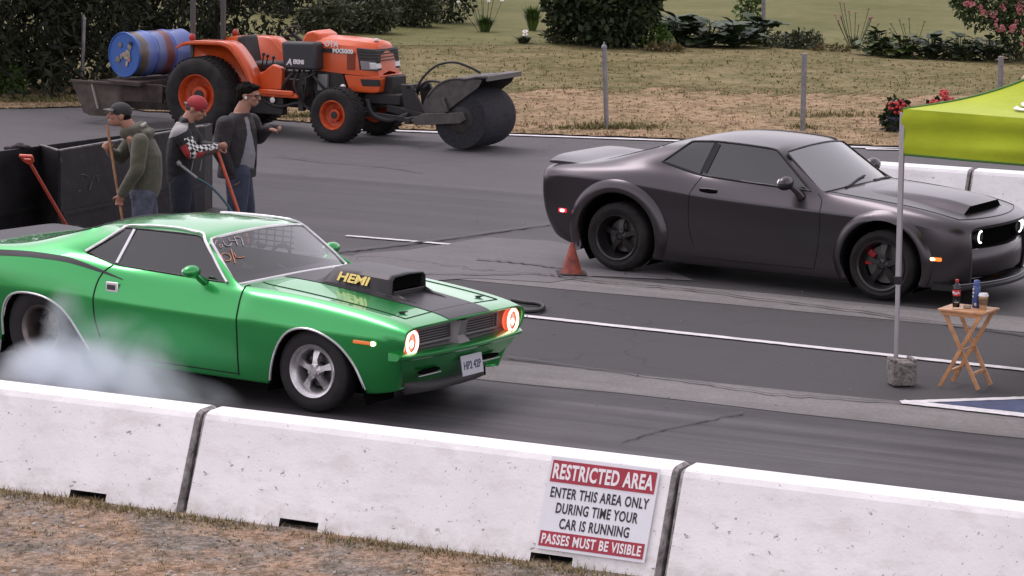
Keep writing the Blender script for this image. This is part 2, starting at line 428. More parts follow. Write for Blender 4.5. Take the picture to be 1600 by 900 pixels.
M_bl_green = mat('green blades', (.1, .12, .04), 0.9, spec=.1, island=[(.13, .125, .045), (.18, .16, .07), (.10, .105, .035), (.24, .20, .11)])
sp = []
for _ in range(4200):                                    # verge beyond the tarmac
    u = rg.uniform(-60, 1660); v = rg.random()
    y0 = np.interp(u, [0, 130, 450, 640, 800, 1420, 1660], [172, 168, 190, 203, 209, 230, 234]); y1 = 138
    p = at(u, y0+(y1-y0)*v**1.3); sp.append((p.x, p.y, .02, rg.uniform(.6, 1.2)))
tag(blades('dry_grass', sp, M_bl_dry, .015, .05, .010, 1, 3, 1.5), 'short dry straw coloured grass on the verge beyond the tarmac', 'dry grass')
sp = []
for _ in range(3600):
    u = rg.uniform(-60, 1660); p = at(u, rg.uniform(62, 150)); sp.append((p.x, p.y, .026, rg.uniform(.6, 1.2)))
for cx, cy, n, s_ in ((948, 203, 260, 2.2), (1255, 203, 60, 1.5), (1300, 184, 120, 2.0), (470, 185, 200, 1.6), (60, 160, 500, 1.6)):
    for _ in range(n):
        p = at(cx+rg.gauss(0, 45 if n > 100 else 12), cy-abs(rg.gauss(0, 4))+2); sp.append((p.x, p.y, .026, s_*rg.uniform(.5, 1)))
tag(blades('green_grass', sp, M_bl_green, .02, .05, .011, 2, 3, 1.3), 'olive green grass of the lawn behind the fence posts', 'grass')
sp = []
for _ in range(4200):                                    # foot of the near barrier
    x = rg.uniform(-13, -3.5); d = abs(rg.gauss(0, .12)) if rg.random() < .5 else rg.uniform(0, 1.6)
    if math.sin(x*2.3)+math.sin(x*5.1+1) < -0.9 and d < .3 and rg.random() < .75: continue
    sp.append((x, 16.0-d, .012, rg.uniform(.35, 1.0)*(1.15 if d < .2 else .6)))
tag(blades('barrier_grass', sp, mat('foot blades', (.2, .16, .08), .9, spec=.1, island=[(.40, .29, .19), (.15, .145, .05), (.31, .235, .14), (.12, .13, .04), (.36, .27, .18)]), .012, .055, .0042, 3, 3, 1.6), 'thin dry and green grass along the foot of the near white barrier', 'grass')

# small stones on the dirt and crumbs of rubber and grit on the track
rr = random.Random(77); mb = MB()
for i in range(420):
    x = rr.uniform(-13, -4); y = 16.0-rr.random()**.8*1.9; r_ = rr.uniform(.006, .02)
    mb.ball((x, y, .012+r_*.3), (r_, r_*rr.uniform(.6, 1), r_*.6), 6, 4, Matrix.Rotation(rr.uniform(0, 3), 3, 'Z'))
tag(mb.build('stones', mat('stones', (.3, .27, .25), .9, island=[(.38, .33, .30), (.20, .18, .165), (.50, .46, .43), (.12, .10, .09)]), None, 0, fix=False), 'small pale and dark stones scattered on the dirt before the near barrier', 'stones', kind='stuff')
mb = MB()
for i in range(90):
    p = at(rr.uniform(430, 1600), rr.uniform(250, 640)); r_ = rr.uniform(.003, .009); mb.ball((p.x, p.y, .02+r_*.4), (r_*1.4, r_, r_*.6), 6, 4, Matrix.Rotation(rr.uniform(0, 3), 3, 'Z'))
tag(mb.build('grit', mat('grit', (.3, .3, .3), .9, island=[(.5, .48, .46), (.03, .03, .03), (.28, .26, .25), (.02, .02, .02)]), None, 0, fix=False), 'tiny pale and black crumbs lying on the track surface', 'grit', kind='stuff')
# ------------------------------------------------------------------ white concrete barriers
def painted_concrete(name, base=(.90, .885, .89), chips=1.0, top=False):
    m = bpy.data.materials.new(name); m.use_nodes = True; t = m.node_tree; L = t.links; b = t.nodes['Principled BSDF']
    b.inputs['Roughness'].default_value = 0.75; b.inputs['Specular IOR Level'].default_value = 0.3
    tc = t.nodes.new('ShaderNodeTexCoord')
    def noise(sc, det, rough=.6, mp=None):
        n = t.nodes.new('ShaderNodeTexNoise'); n.inputs['Scale'].default_value = sc; n.inputs['Detail'].default_value = det; n.inputs['Roughness'].default_value = rough
        if mp:
            q = t.nodes.new('ShaderNodeMapping'); q.inputs['Scale'].default_value = mp[0]; q.inputs['Rotation'].default_value = mp[1]; L.new(tc.outputs['Object'], q.inputs['Vector']); L.new(q.outputs[0], n.inputs['Vector'])
        else: L.new(tc.outputs['Object'], n.inputs['Vector'])
        return n.outputs[0]
    def ramp(x, lo, hi, c0, c1):
        r = t.nodes.new('ShaderNodeValToRGB'); r.color_ramp.elements[0].position = lo; r.color_ramp.elements[1].position = hi
        r.color_ramp.elements[0].color = (*c0, 1); r.color_ramp.elements[1].color = (*c1, 1); L.new(x, r.inputs[0]); return r.outputs[0]
    def mix(f, a, c):
        mx = t.nodes.new('ShaderNodeMix'); mx.data_type = 'RGBA'
        L.new(f, mx.inputs[0])
        for i, x in ((6, a), (7, c)):
            if isinstance(x, tuple): mx.inputs[i].default_value = (*x, 1)
            else: L.new(x, mx.inputs[i])
        return mx.outputs[2]
    k = tuple(x*0.90 for x in base)
    col = ramp(noise(2.5, 6), .35, .65, k, base)
    W = (1, 1, 1); B = (0, 0, 0)
    grime = ramp(noise(5, 7, .7, ((.6, 1, 1.6), (0, 0, 0))), .50, .66, B, (.30, .30, .30))
    col = mix(grime, col, (.50, .46, .44))
    chip = ramp(noise(13, 8, .72, ((1, 1, 1.5), (0, .5, 0))), .632, .648, B, (.8*chips,)*3)
    col = mix(chip, col, (.20, .18, .17))
    chip2 = ramp(noise(34, 6, .7), .655, .675, B, (.7*chips,)*3)
    col = mix(chip2, col, (.16, .15, .14))
    # splashes of soil low on the face
    sp = t.nodes.new('ShaderNodeSeparateXYZ'); L.new(tc.outputs['Object'], sp.inputs[0])
    low = ramp(sp.outputs[2], 0.0, .16, W, B)
    mul = t.nodes.new('ShaderNodeMath'); mul.operation = 'MULTIPLY'; L.new(low, mul.inputs[0]); L.new(ramp(noise(8, 7, .75), .42, .72, B, (.75, .75, .75)), mul.inputs[1])
    col = mix(mul.outputs[0], col, (.34, .29, .23))
    L.new(col, b.inputs['Base Color'])
    h = t.nodes.new('ShaderNodeMath'); h.operation = 'SUBTRACT'; L.new(noise(45, 6, .7), h.inputs[0]); L.new(chip, h.inputs[1])
    bp = t.nodes.new('ShaderNodeBump'); bp.inputs['Strength'].default_value = 0.5; bp.inputs['Distance'].default_value = 0.006; L.new(h.outputs[0], bp.inputs['Height']); L.new(bp.outputs[0], b.inputs['Normal'])
    return m
M_white = painted_concrete('white painted concrete')
M_bare = mat('bare concrete', (.30, .28, .275), .9, var=(14, .45), bump=(60, .6))
M_slot = mat('slot painted shade', (.05, .042, .038), .95)  # slot insides coloured dark: the shade of the hollow put into the colour
PROF = [(16.03, 0), (16.055, .06), (16.275, .605), (16.30, .64), (16.345, .655), (16.50, .655), (16.545, .64), (16.56, .605), (16.78, .06), (16.80, 0)]

def barrier(x0, x1, label, group='white barrier sections along the near lane', oy=0.0, yaw=0.0, scale=1.0, origin=None):
    L = x1-x0; ch = .028
    mb = MB()
    slots = [(L*.215, L*.215+.29), (L*.745, L*.745+.29)]
    xs = [0, ch]+[v for s_ in slots for v in s_]+[L-ch, L]
    n = len(PROF); yc = (PROF[0][0]+PROF[-1][0])/2
    def ring(x, inset): return [(x, (y-yc)*(1-inset)+0, z*(1-inset*.22) if z else 0) for y, z in PROF]
    rings = [ring(x, .12 if i in (0, len(xs)-1) else 0) for i, x in enumerate(xs)]
    # subdivide long spans so the edges can be a little uneven
    for i in range(len(rings)-1):
        a, b = rings[i], rings[i+1]; slot = i in (2, 4)
        mb.mi = 1 if i in (0, len(rings)-2) else 0
        for j in range(n-1):
            if slot and j in (0, n-2): continue
            mb.add([a[j], a[j+1], b[j+1], b[j]], [(0, 1, 2, 3)])
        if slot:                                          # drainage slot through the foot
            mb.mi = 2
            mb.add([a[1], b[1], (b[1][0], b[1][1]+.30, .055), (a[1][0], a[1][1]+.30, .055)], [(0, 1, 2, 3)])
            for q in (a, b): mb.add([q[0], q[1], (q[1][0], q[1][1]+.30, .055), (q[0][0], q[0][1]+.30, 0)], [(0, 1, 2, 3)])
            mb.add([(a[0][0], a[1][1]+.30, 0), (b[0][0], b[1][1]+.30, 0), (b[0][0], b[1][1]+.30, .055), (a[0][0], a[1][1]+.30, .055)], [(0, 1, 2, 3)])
    mb.mi = 1
    mb.add(rings[0], [tuple(range(n))]); mb.add(rings[-1], [tuple(range(n))])
    o = mb.build('concrete_barrier', [M_white, M_bare, M_slot], None, 0)
    o.location = (x0, yc+oy, .006) if origin is None else origin
    o.rotation_euler = (0, 0, yaw)
    return tag(o, label, 'barrier', group)
J1, J2 = -9.93, -6.475
barrier(J1-3.45, J1-.012, 'white concrete barrier section at lower left, in front of the tyre smoke')
barrier(J1+.012, J2-.012, 'middle white concrete barrier section carrying the red and white sign')
barrier(J2+.012, J2+3.45, 'white concrete barrier section at lower right, right of the sign')
# the dark joint hollow showing in the top between two sections
# sign on the sloping face of the middle section
SL = Vector((0, .22, .545)).normalized(); NO = Vector((0, -SL.z, SL.y))
fp = Vector((0, 16.055, .066))
def on_face(px, py, off=0.0):
    d = FW + RT*((px-800)/FPX) - UP*((py-450)/FPX); o = Vector((0, 0, CAM_H)); P0 = fp+NO*off
    return o + d*((P0-o).dot(NO)/d.dot(NO))
c4 = [on_face(*p) for p in ((860, 712), (1030, 735), (1012, 880), (842, 858))]
sc = sum(c4, Vector())/4; sw = ((c4[1]-c4[0]).length+(c4[2]-c4[3]).length)/2; sh = ((c4[3]-c4[0]).length+(c4[2]-c4[1]).length)/2
tilt = math.atan2((c4[1]-c4[0]).dot(SL)+(c4[2]-c4[3]).dot(SL), 2*sw)
ux = Vector((1, 0, 0))*math.cos(tilt)+SL*math.sin(tilt); uy = NO.cross(ux)
print('SIGN', sw, sh, tilt)
SR = Matrix((ux, uy, NO)).transposed()
sc = sc + NO*.012
sg = empty('safety_sign', sc)
tag(sg, 'rectangular red, white and black RESTRICTED AREA sign fixed to the near white barrier', 'sign')
M_sgw = mat('sign white', (.74, .75, .80), .4, var=(3, .05)); M_sgr = mat('sign red', (.36, .022, .045), .4, var=(9, .15)); M_sgk = mat('sign black', (.012, .012, .018), .45)
def sbox(name, cx, cy, wd, ht, t0, t1, mt):
    mb = MB(); mb.box((cx, cy, (t0+t1)/2), (wd, ht, t1-t0)); return mb.build(name, mt, sg, 0, xf=SR.to_4x4())
sbox('panel', 0, 0, sw, sh, 0, .006, M_sgw)
b1 = sbox('top_band', 0, sh*.5-sh*.155, sw*.955, sh*.235, .0055, .0085, M_sgr)
b2 = sbox('bottom_band', 0, -sh*.5+sh*.115, sw*.955, sh*.165, .0055, .0085, M_sgr)
def stext(body, cy, h, wd, mt, z, bold):
    o = text_mesh('lettering', body, mt, sg, 1.0, (0, 0, 0), Matrix.Identity(3), 0.0008, bold=bold, space=1.10)
    co = [v.co for v in o.data.vertices]; x0, x1 = min(c.x for c in co), max(c.x for c in co); y0, y1 = min(c.y for c in co), max(c.y for c in co)
    for v in o.data.vertices:
        v.co = SR @ Vector(((v.co.x-(x0+x1)/2)/(x1-x0)*wd, cy+(v.co.y-(y0+y1)/2)/(y1-y0)*h, z+v.co.z))
    return o
stext('RESTRICTED AREA', sh*.5-sh*.155, sh*.17, sw*.92, mat('sign letter white', (.8, .78, .8), .4), .0095, .032)
stext('ENTER THIS AREA ONLY', sh*.118, sh*.116, sw*.90, M_sgk, .0075, .022)
stext('DURING TIME YOUR', -sh*.045, sh*.116, sw*.75, M_sgk, .0075, .022)
stext('CAR IS RUNNING', -sh*.208, sh*.116, sw*.64, M_sgk, .0075, .022)
stext('PASSES MUST BE VISIBLE', -sh*.5+sh*.115, sh*.112, sw*.91, MATS['sign letter white'], .0095, .028)

# the wall between the lanes' far side and the pits, behind the black coupe
wl = at(1300, 246, .66); wr = at(1600, 266.5, .66); wd_ = (wr-wl); wy = math.atan2(wd_.y, wd_.x)
wj = at(1526, 262, .66)
ln = 3.6
def far_wall(p, label):
    o = barrier(0, ln-.02, label, 'white wall sections beyond the dark coupe', origin=(p.x, p.y, .006), yaw=wy)
u_ = Vector((math.cos(wy), math.sin(wy), 0)); off = Vector((0, -.12, 0))
far_wall(wj-u_*(ln-.01)+off, 'white wall section behind the dark coupe windshield, left of the wall joint')
far_wall(wj+u_*.01+off, 'white wall section under the green canopy edge, right of the wall joint')
# ------------------------------------------------------------------ car bodies
GL = {1: 'windshield', 2: 'rear_window', 3: 'door_window', 4: 'door_window', 5: 'quarter_window', 6: 'quarter_window'}
def car_shell(st, creases, glass_mat, corner=(), level=4):
    '''st: stations from tail to nose, each a list of NK (x, y, z) keys from the rocker up to the centre line.
    Returns {material index: (verts, faces)} of the smoothed two-sided shell.'''
    NS, NK = len(st), len(st[0]); V = []; idx = {}
    for i in range(NS):
        for k in range(NK):
            x, y, z = st[i][k]
            for sd_ in (1, -1):
                if k == NK-1 and sd_ == -1: idx[i, k, -1] = idx[i, k, 1]; continue
                idx[i, k, sd_] = len(V); V.append((x, 0.0 if k == NK-1 else y*sd_, z))
    F = []; MI = []
    for i in range(NS-1):
        for k in range(NK-1):
            for sd_ in (1, -1):
                q = [idx[i, k, sd_], idx[i+1, k, sd_], idx[i+1, k+1, sd_], idx[i, k+1, sd_]]
                if sd_ == -1: q = q[::-1]
                F.append(q[::-1]); MI.append(glass_mat(i, k, sd_))
    me = bpy.data.meshes.new('cage'); me.from_pydata(V, [], F); me.polygons.foreach_set('material_index', MI)
    for _ in range(7): me.materials.append(None)
    ek = {tuple(sorted(e.vertices)): e.index for e in me.edges}
    ca = me.attributes.new('crease_edge', 'FLOAT', 'EDGE'); va = me.attributes.new('crease_vert', 'FLOAT', 'POINT')
    def cr(a, b, wgt):
        e = ek.get(tuple(sorted((a, b))))
        if e is not None: ca.data[e].value = max(ca.data[e].value, wgt)
    for kind, n, rng, wgt in creases:
        for sd_ in (1, -1):
            if kind == 'k':
                for i in range(rng[0], rng[1]): cr(idx[i, n, sd_], idx[i+1, n, sd_], wgt)
            else:
                for k in range(rng[0], rng[1]): cr(idx[n, k, sd_], idx[n, k+1, sd_], wgt)
    ef = {}
    for f, mi in zip(F, MI):
        for a, b in zip(f, f[1:]+f[:1]): ef.setdefault(tuple(sorted((a, b))), []).append(mi)
    for (a, b), ms in ef.items():
        if len(set(ms)) > 1 or len(ms) == 1: cr(a, b, 1.0)
    for i, k, wgt in corner:
        for sd_ in (1, -1): va.data[idx[i, k, sd_]].value = wgt
    def mods(o):
        s_ = o.modifiers.new('s', 'SUBSURF'); s_.levels = level; s_.render_levels = level; s_.boundary_smooth = 'PRESERVE_CORNERS'
    ev = evaluated(me, mods)
    nv = len(ev.vertices); co = np.empty(nv*3); ev.vertices.foreach_get('co', co); co = co.reshape(-1, 3)
    nf = len(ev.polygons); mi = np.empty(nf, int); ev.polygons.foreach_get('material_index', mi)
    lv = np.empty(len(ev.loops), int); ev.loops.foreach_get('vertex_index', lv); fa = lv.reshape(nf, 4)
    return co, fa, mi

def submesh(co, fa):
    u, inv = np.unique(fa.reshape(-1), return_inverse=True)
    return co[u].copy(), inv.reshape(fa.shape)

def inside_poly(px, pz, poly):
    r = np.zeros(len(px), bool); n = len(poly)
    for i in range(n):
        x1, z1 = poly[i]; x2, z2 = poly[(i+1) % n]
        if z1 == z2: continue
        c = ((z1 > pz) != (z2 > pz)) & (px < (x2-x1)*(pz-z1)/(z2-z1)+x1); r ^= c
    return r
def nearest_on(px, pz, poly):
    best = np.full(len(px), 1e9); bx = px.copy(); bz = pz.copy(); n = len(poly)
    for i in range(n-1):
        x1, z1 = poly[i]; x2, z2 = poly[i+1]; dx, dz = x2-x1, z2-z1; L = dx*dx+dz*dz
        t = np.clip(((px-x1)*dx+(pz-z1)*dz)/L, 0, 1); qx, qz = x1+t*dx, z1+t*dz; d = (px-qx)**2+(pz-qz)**2
        m = d < best; best[m] = d[m]; bx[m] = qx[m]; bz[m] = qz[m]
    return bx, bz
def cut_arch(co, fa, poly, ymin=0.5):
    ins = inside_poly(co[:, 0], co[:, 2], poly) & (np.abs(co[:, 1]) > ymin)
    keep = ~ins[fa].all(axis=1); fa = fa[keep]
    # faces with three inside corners fold when snapped: drop those as well
    keep = ins[fa].sum(axis=1) < 3; fa = fa[keep]
    used = np.zeros(len(co), bool); used[fa.reshape(-1)] = True
    s_ = ins & used
    nx, nz = nearest_on(co[s_, 0], co[s_, 2], poly); co[s_, 0] = nx; co[s_, 2] = nz
    return co, fa
def np_obj(name, co, fa, mt, parent, smooth=40):
    co, fa = submesh(co, fa); me = bpy.data.meshes.new(name); me.from_pydata([tuple(c) for c in co], [], [tuple(int(i) for i in f) for f in fa])
    me.polygons.foreach_set('use_smooth', [True]*len(me.polygons))
    if smooth: me.set_sharp_from_angle(angle=R(smooth))
    return link(name, me, mt, parent)
def boundary(fa):
    'ordered boundary loop of a quad patch'
    cnt = {}
    for f in fa:
        for a, b in zip(f, np.roll(f, -1)): cnt[(a, b)] = 1
    nxt = {a: b for (a, b) in cnt if (b, a) not in cnt}; loops = []
    while nxt:
        s0 = next(iter(nxt)); l = [s0]; c = nxt.pop(s0)
        while c != s0 and c in nxt: l.append(c); c = nxt.pop(c)
        loops.append(l)
    return max(loops, key=len)

class Skin:
    'ray casts onto a body so that trim lies on it'
    def __init__(s, co, fa): s.t = BVHTree.FromPolygons([tuple(c) for c in co], [tuple(int(i) for i in f) for f in fa])
    def side(s, x, z, sd_, off=0.0):
        h = s.t.ray_cast(Vector((x, 3*sd_, z)), Vector((0, -sd_, 0)))
        if h[0] is None: return None
        n = h[1] if h[1].y*sd_ > 0 else -h[1]
        return h[0]+n*off
    def top(s, x, y, off=0.0):
        h = s.t.ray_cast(Vector((x, y, 3)), Vector((0, 0, -1)))
        if h[0] is None: return None
        n = h[1] if h[1].z > 0 else -h[1]
        return h[0]+n*off
    def front(s, y, z, off=0.0):
        h = s.t.ray_cast(Vector((6, y, z)), Vector((-1, 0, 0)))
        return None if h[0] is None else h[0]+Vector((off, 0, 0))

def wheel(root, x, y, r, wd, rim, spokes, mt_rim, mt_tyre, sd_, lip=.03, face=.0, sp_w=.05, hubr=.06, mt_hub=None, dish=.06, steer=0.0, tread=True, label=None, disc=None, caliper=None):
    'sd_ = -1 for the car\'s right; the rim is the part, tyre (and brake) its sub-parts'
    h = wd/2
    rm = MB()
    fy = h-face
    prof = [(rim+.012, h-.005), (rim+.006, h+.004), (rim-.012, h-.004), (rim-lip, h-.03), (rim-lip-.012, h-dish-.03), (rim-lip-.02, -h*.8), (rim-.0, -h)]
    rm.lathe([(a, b*sd_) for a, b in prof], axis='Y', n=48)
    ro = rim-lip-.008
    for k in range(spokes):
        a = 2*math.pi*(k+.25)/spokes; ca, sa = math.cos(a), math.sin(a); ta = (-sa, ca)
        yo, yi = (h-dish-.02)*sd_, (h-dish+.01)*sd_
        vs = []
        for rr_, ww, yy in ((hubr*.6, sp_w*.62, yi), (ro*.55, sp_w*.42, yi), (ro, sp_w*.66, yo)):
            for s2 in (-1, 1):
                vs.append((ca*rr_+ta[0]*ww*s2, yy, sa*rr_+ta[1]*ww*s2))
            for s2 in (-1, 1):
                vs.append((ca*rr_+ta[0]*ww*s2*.8, yy-.04*sd_, sa*rr_+ta[1]*ww*s2*.8))
        fs = []
        for i in (0, 4): fs += [(i, i+1, i+5, i+4), (i+2, i+6, i+7, i+3), (i, i+4, i+6, i+2), (i+1, i+3, i+7, i+5)]
        rm.add(vs, fs)
    rm.lathe([(0, (h-dish+.03)*sd_), (hubr*.5, (h-dish+.03)*sd_), (hubr*.62, (h-dish+.02)*sd_), (hubr, (h-dish+.012)*sd_), (hubr*1.1, (h-dish-.03)*sd_)], axis='Y', n=24)
    for k in range(5):
        a = 2*math.pi*(k+.75)/5
        rm.lathe([(0, (h-dish+.03)*sd_), (.011, (h-dish+.03)*sd_), (.012, (h-dish)*sd_)], c=(math.cos(a)*hubr*.8, 0, math.sin(a)*hubr*.8), axis='Y', n=8)
    wo = rm.build('wheel', mt_rim, root, 40)
    wo.location = (x, y, r); wo.rotation_euler = (0, 0, steer)
    ty = MB(); tw = wd*.5
    prof = [(rim-.004, -tw*.86), (rim+.02, -tw*.97), ((rim+r)/2, -tw*1.06), (r-.04, -tw*1.0), (r-.014, -tw*.9), (r, -tw*.74), (r, -tw*.3), (r, tw*.3), (r, tw*.74), (r-.014, tw*.9), (r-.04, tw*1.0), ((rim+r)/2, tw*1.06), (rim+.02, tw*.97), (rim-.004, tw*.86)]
    ty.lathe(prof, axis='Y', n=64)
    to = ty.build('tyre', mt_tyre, wo, 40)
    bk = MB(); bk.lathe([(0, 0), (rim-lip-.03, 0)], c=(0, -h*.25*sd_, 0), axis='Y', n=32); bk.build('backing', mat('wheel dark', (.012, .011, .012), .8), wo, 0)
    if disc:
        d = MB(); d.lathe([(hubr, 0), (disc, 0), (disc, -.02*sd_), (hubr, -.02*sd_)], c=(0, (h-dish-.075)*sd_, 0), axis='Y', n=40); d.build('brake_disc', mat('brake iron', (.16, .15, .15), .35, .8), wo, 40)
    if caliper:
        c = MB(); a0 = caliper; pts = []
        for i in range(7):
            a = a0-.42+.84*i/6; pts.append((math.cos(a)*disc*.86, math.sin(a)*disc*.86))
        vs = []
        for (px, pz), q in zip(pts, range(7)):
            n = Vector((px, 0, pz)).normalized(); p = Vector((px, 0, pz))
            for rr_, yy in ((-.035, .045), (.04, .045), (.04, -.03), (-.035, -.03)): vs.append(p+n*rr_+Vector((0, (h-dish-.075+yy)*sd_, 0)))
        fs = [(i*4+j, i*4+(j+1) % 4, i*4+4+(j+1) % 4, i*4+4+j) for i in range(6) for j in range(4)]+[(0, 1, 2, 3), (24, 27, 26, 25)]
        c.add(vs, fs); c.build('brake_caliper', mat('red caliper', (.45, .012, .02), .35, coat=.5), wo, 40)
    return wo

def arch_well(poly, sd_, y0, y1, mt, root, cap=True):
    mb = MB(); P = [(px, pz) for px, pz in poly]
    cx = sum(p[0] for p in P)/len(P)
    mb.grid([[(x, sd_*y0, z) for x, z in P], [(x, sd_*y1, z) for x, z in P]])
    mb.add([(x, sd_*y1, z) for x, z in P], [tuple(range(len(P)))])
    return mb.build('wheel_well', mt, root, 0)

M_tyre = mat('tyre rubber', (.024, .022, .023), .75, var=(9, .2), spec=.35)
M_tyre2 = mat('dusty tyre rubber', (.026, .024, .024), .85, var=(5, .35), spec=.25)
M_blk = mat('satin black', (.014, .013, .014), .45, spec=.4)
M_void = mat('dark cavity', (.006, .006, .006), .95, spec=0)
M_chrome = mat('chrome', (.80, .80, .82), .12, 1.0)
M_polish = mat('polished alloy', (.66, .64, .65), .34, .85, var=(20, .12))
# ------------------------------------------------------------------ green muscle car
GP = Vector((-13.42577, 20.50304, 0.016)); GYAW = -0.10559; GROLL = R(-1.1)
M_green = mat('green paint', (0.030, 0.37, 0.085), 0.33, coat=1.0, coatrough=.02, spec=.5, metal=.72)
M_flat = mat('flat black', (.035, .032, .036), .42, spec=.4)
g = empty('muscle_car', GP, GYAW)
tag(g, 'glossy green vintage muscle car with black bonnet scoop, spinning its rear tyres in smoke', 'car')
def low(x, w3, z3, z0=.17, w1=.86, w4=None, z4=None, w5=None, z5=None, w2=None):
    w2 = w2 or w3-.035
    return [(x, w1-.10, z0), (x, w1, z0-.005), (x, w2, z0+.16), (x, w3, z3), (x, w4, z4), (x, w5, z5)]
ST = [
 low(-1.03, .87, .66, .36, .76, .86, .80, .82, .90, .84)+[(-1.03, .74, .945), (-1.03, .52, .95), (-1.03, .26, .955), (-1.03, 0, .957)],
 low(-.80, .92, .67, .28, .82, .91, .83, .86, .945)+[(-.80, .77, .985), (-.80, .54, .99), (-.80, .27, .995), (-.80, 0, .998)],
 low(-.42, .945, .68, .19, .86, .935, .85, .885, .97)+[(-.42, .79, 1.01), (-.36, .58, 1.015), (-.36, .29, 1.02), (-.36, 0, 1.023)],
 low(.0, .955, .68, .17, .87, .935, .86, .885, .978)+[(.0, .795, 1.022), (.33, .60, 1.20), (.36, .31, 1.238), (.37, 0, 1.252)],
 low(.40, .955, .68, .165, .87, .932, .85, .88, .965)+[(.40, .79, 1.022), (.69, .655, 1.238), (.72, .33, 1.290), (.73, 0, 1.306)],
 low(.74, .95, .67, .165, .87, .918, .82, .872, .915)+[(.735, .812, .952), (.825, .665, 1.243), (.85, .33, 1.300), (.86, 0, 1.317)],
 low(1.28, .945, .66, .165, .87, .905, .80, .862, .885)+[(1.28, .82, .935), (1.16, .67, 1.248), (1.18, .33, 1.305), (1.19, 0, 1.321)],
 low(1.84, .945, .655, .165, .87, .905, .795, .862, .875)+[(1.875, .822, .916), (1.485, .662, 1.243), (1.48, .33, 1.290), (1.50, 0, 1.304)],
 low(1.99, .945, .655, .165, .87, .905, .795, .862, .872)+[(1.94, .815, .908), (1.56, .650, 1.220), (1.60, .34, 1.254), (1.615, 0, 1.266)],
 low(2.08, .945, .655, .165, .87, .905, .795, .862, .870)+[(2.01, .805, .904), (1.93, .785, .898), (2.03, .40, .930), (2.06, 0, .942)],
 low(2.16, .945, .655, .165, .87, .93, .795, .89, .866)+[(2.13, .795, .903), (2.11, .70, .910), (2.13, .36, .943), (2.14, 0, .953)],
 low(2.48, .945, .655, .165, .87, .905, .785, .862, .85)+[(2.48, .785, .888), (2.48, .66, .892), (2.48, .34, .925), (2.48, 0, .935)],
 low(2.88, .945, .655, .165, .87, .905, .765, .858, .825)+[(2.88, .78, .858), (2.88, .64, .855), (2.88, .33, .875), (2.88, 0, .883)],
 low(3.28, .935, .645, .19, .86, .905, .735, .858, .785)+[(3.28, .78, .812), (3.28, .62, .808), (3.28, .32, .822), (3.28, 0, .826)],
 low(3.50, .915, .635, .225, .77, .91, .705, .87, .745, .85)+[(3.52, .78, .768), (3.54, .61, .772), (3.55, .31, .782), (3.55, 0, .784)],
 [(3.40, .55, .24), (3.44, .66, .24), (3.54, .80, .40), (3.61, .895, .60), (3.615, .89, .68), (3.615, .855, .715), (3.62, .77, .735), (3.635, .60, .741), (3.645, .30, .746), (3.65, 0, .747)],
 [(3.40, .54, .25), (3.44, .64, .26), (3.535, .78, .42), (3.605, .865, .605), (3.61, .86, .672), (3.61, .83, .70), (3.615, .76, .715), (3.62, .60, .722), (3.63, .30, .727), (3.635, 0, .728)],
 [(3.36, .54, .25), (3.39, .64, .26), (3.45, .78, .42), (3.49, .865, .605), (3.49, .86, .672), (3.49, .83, .70), (3.49, .76, .712), (3.50, .60, .718), (3.50, .30, .722), (3.50, 0, .724)],
]
def gmat(i, k, sd_):
    if k == 6 and 4 <= i <= 6: return (5 if sd_ < 0 else 6) if i == 4 else (3 if sd_ < 0 else 4)
    if k in (7, 8) and i == 8: return 1
    if k in (7, 8) and i == 2: return 2
    return 0
CR = [('k', 1, (0, 17), .6), ('k', 3, (0, 14), .5), ('k', 5, (0, 9), .12), ('k', 6, (9, 15), .45), ('k', 5, (9, 15), .1), ('s', 9, (6, 9), .8), ('s', 15, (0, 9), .75), ('s', 16, (0, 9), .75), ('s', 1, (6, 9), .3), ('s', 0, (0, 9), .7), ('k', 6, (0, 4), .35)]
CO = [(4, 6, 1), (4, 7, .85), (7, 6, 1), (7, 7, .75), (5, 6, .6), (5, 7, .6), (8, 7, .8), (9, 7, .9), (2, 7, .8), (3, 7, .8)]
co, fa, mi = car_shell(ST, CR, gmat, CO)
skin = Skin(co, fa)
RA = [(-.43, .10), (-.405, .30), (-.385, .44), (-.345, .55), (-.26, .625), (-.112, .655), (.08, .64), (.24, .58), (.34, .50), (.42, .40), (.50, .28), (.57, .16), (.60, .10)]
FA = [(2.33, .10), (2.35, .22), (2.385, .35), (2.44, .48), (2.52, .585), (2.62, .64), (2.74, .655), (2.87, .632), (3.0, .573), (3.09, .50), (3.165, .405), (3.215, .29), (3.245, .18), (3.255, .10)]
RA = [(p[0], p[1]) for p in crom([(a, b, 0) for a, b in RA], 5)]; FA = [(p[0], p[1]) for p in crom([(a, b, 0) for a, b in FA], 5)]
bf = fa[mi == 0]
for A in (RA, FA): co, bf = cut_arch(co, bf, A)
np_obj('body', co, bf, M_green, g, 38)
M_ws = glass('windshield glass', (.78, .80, .82), ior=2.1); M_sg = glass('tinted side glass', (.10, .095, .10), .9, ior=2.0)
M_open = glass('clear door glass', (.80, .82, .82), .5, ior=1.25)
M_trim = mat('bright trim', (.80, .79, .80), .30, .55)
loops = {}
for k, nm in GL.items():
    f = fa[mi == k]; sub, sf = submesh(co, f)
    o = np_obj(nm, co, f, M_ws if k < 3 else (M_open if k in (4, 6) else M_sg), g, 0)
    lp = boundary(sf); loops[k] = (o, [Vector(sub[i]) for i in lp])
def trim(o, pts, r, mt, name='window_trim', out=.0):
    mb = MB(); mb.tube(pts[::2], r, 6, closed=True); return mb.build(name, mt, o, 60)
trim(loops[1][0], loops[1][1], .014, M_trim); trim(loops[2][0], loops[2][1], .008, M_blk)
for k in (3, 4, 5, 6): trim(loops[k][0], loops[k][1], .009, M_trim if k in (99,) else M_blk)
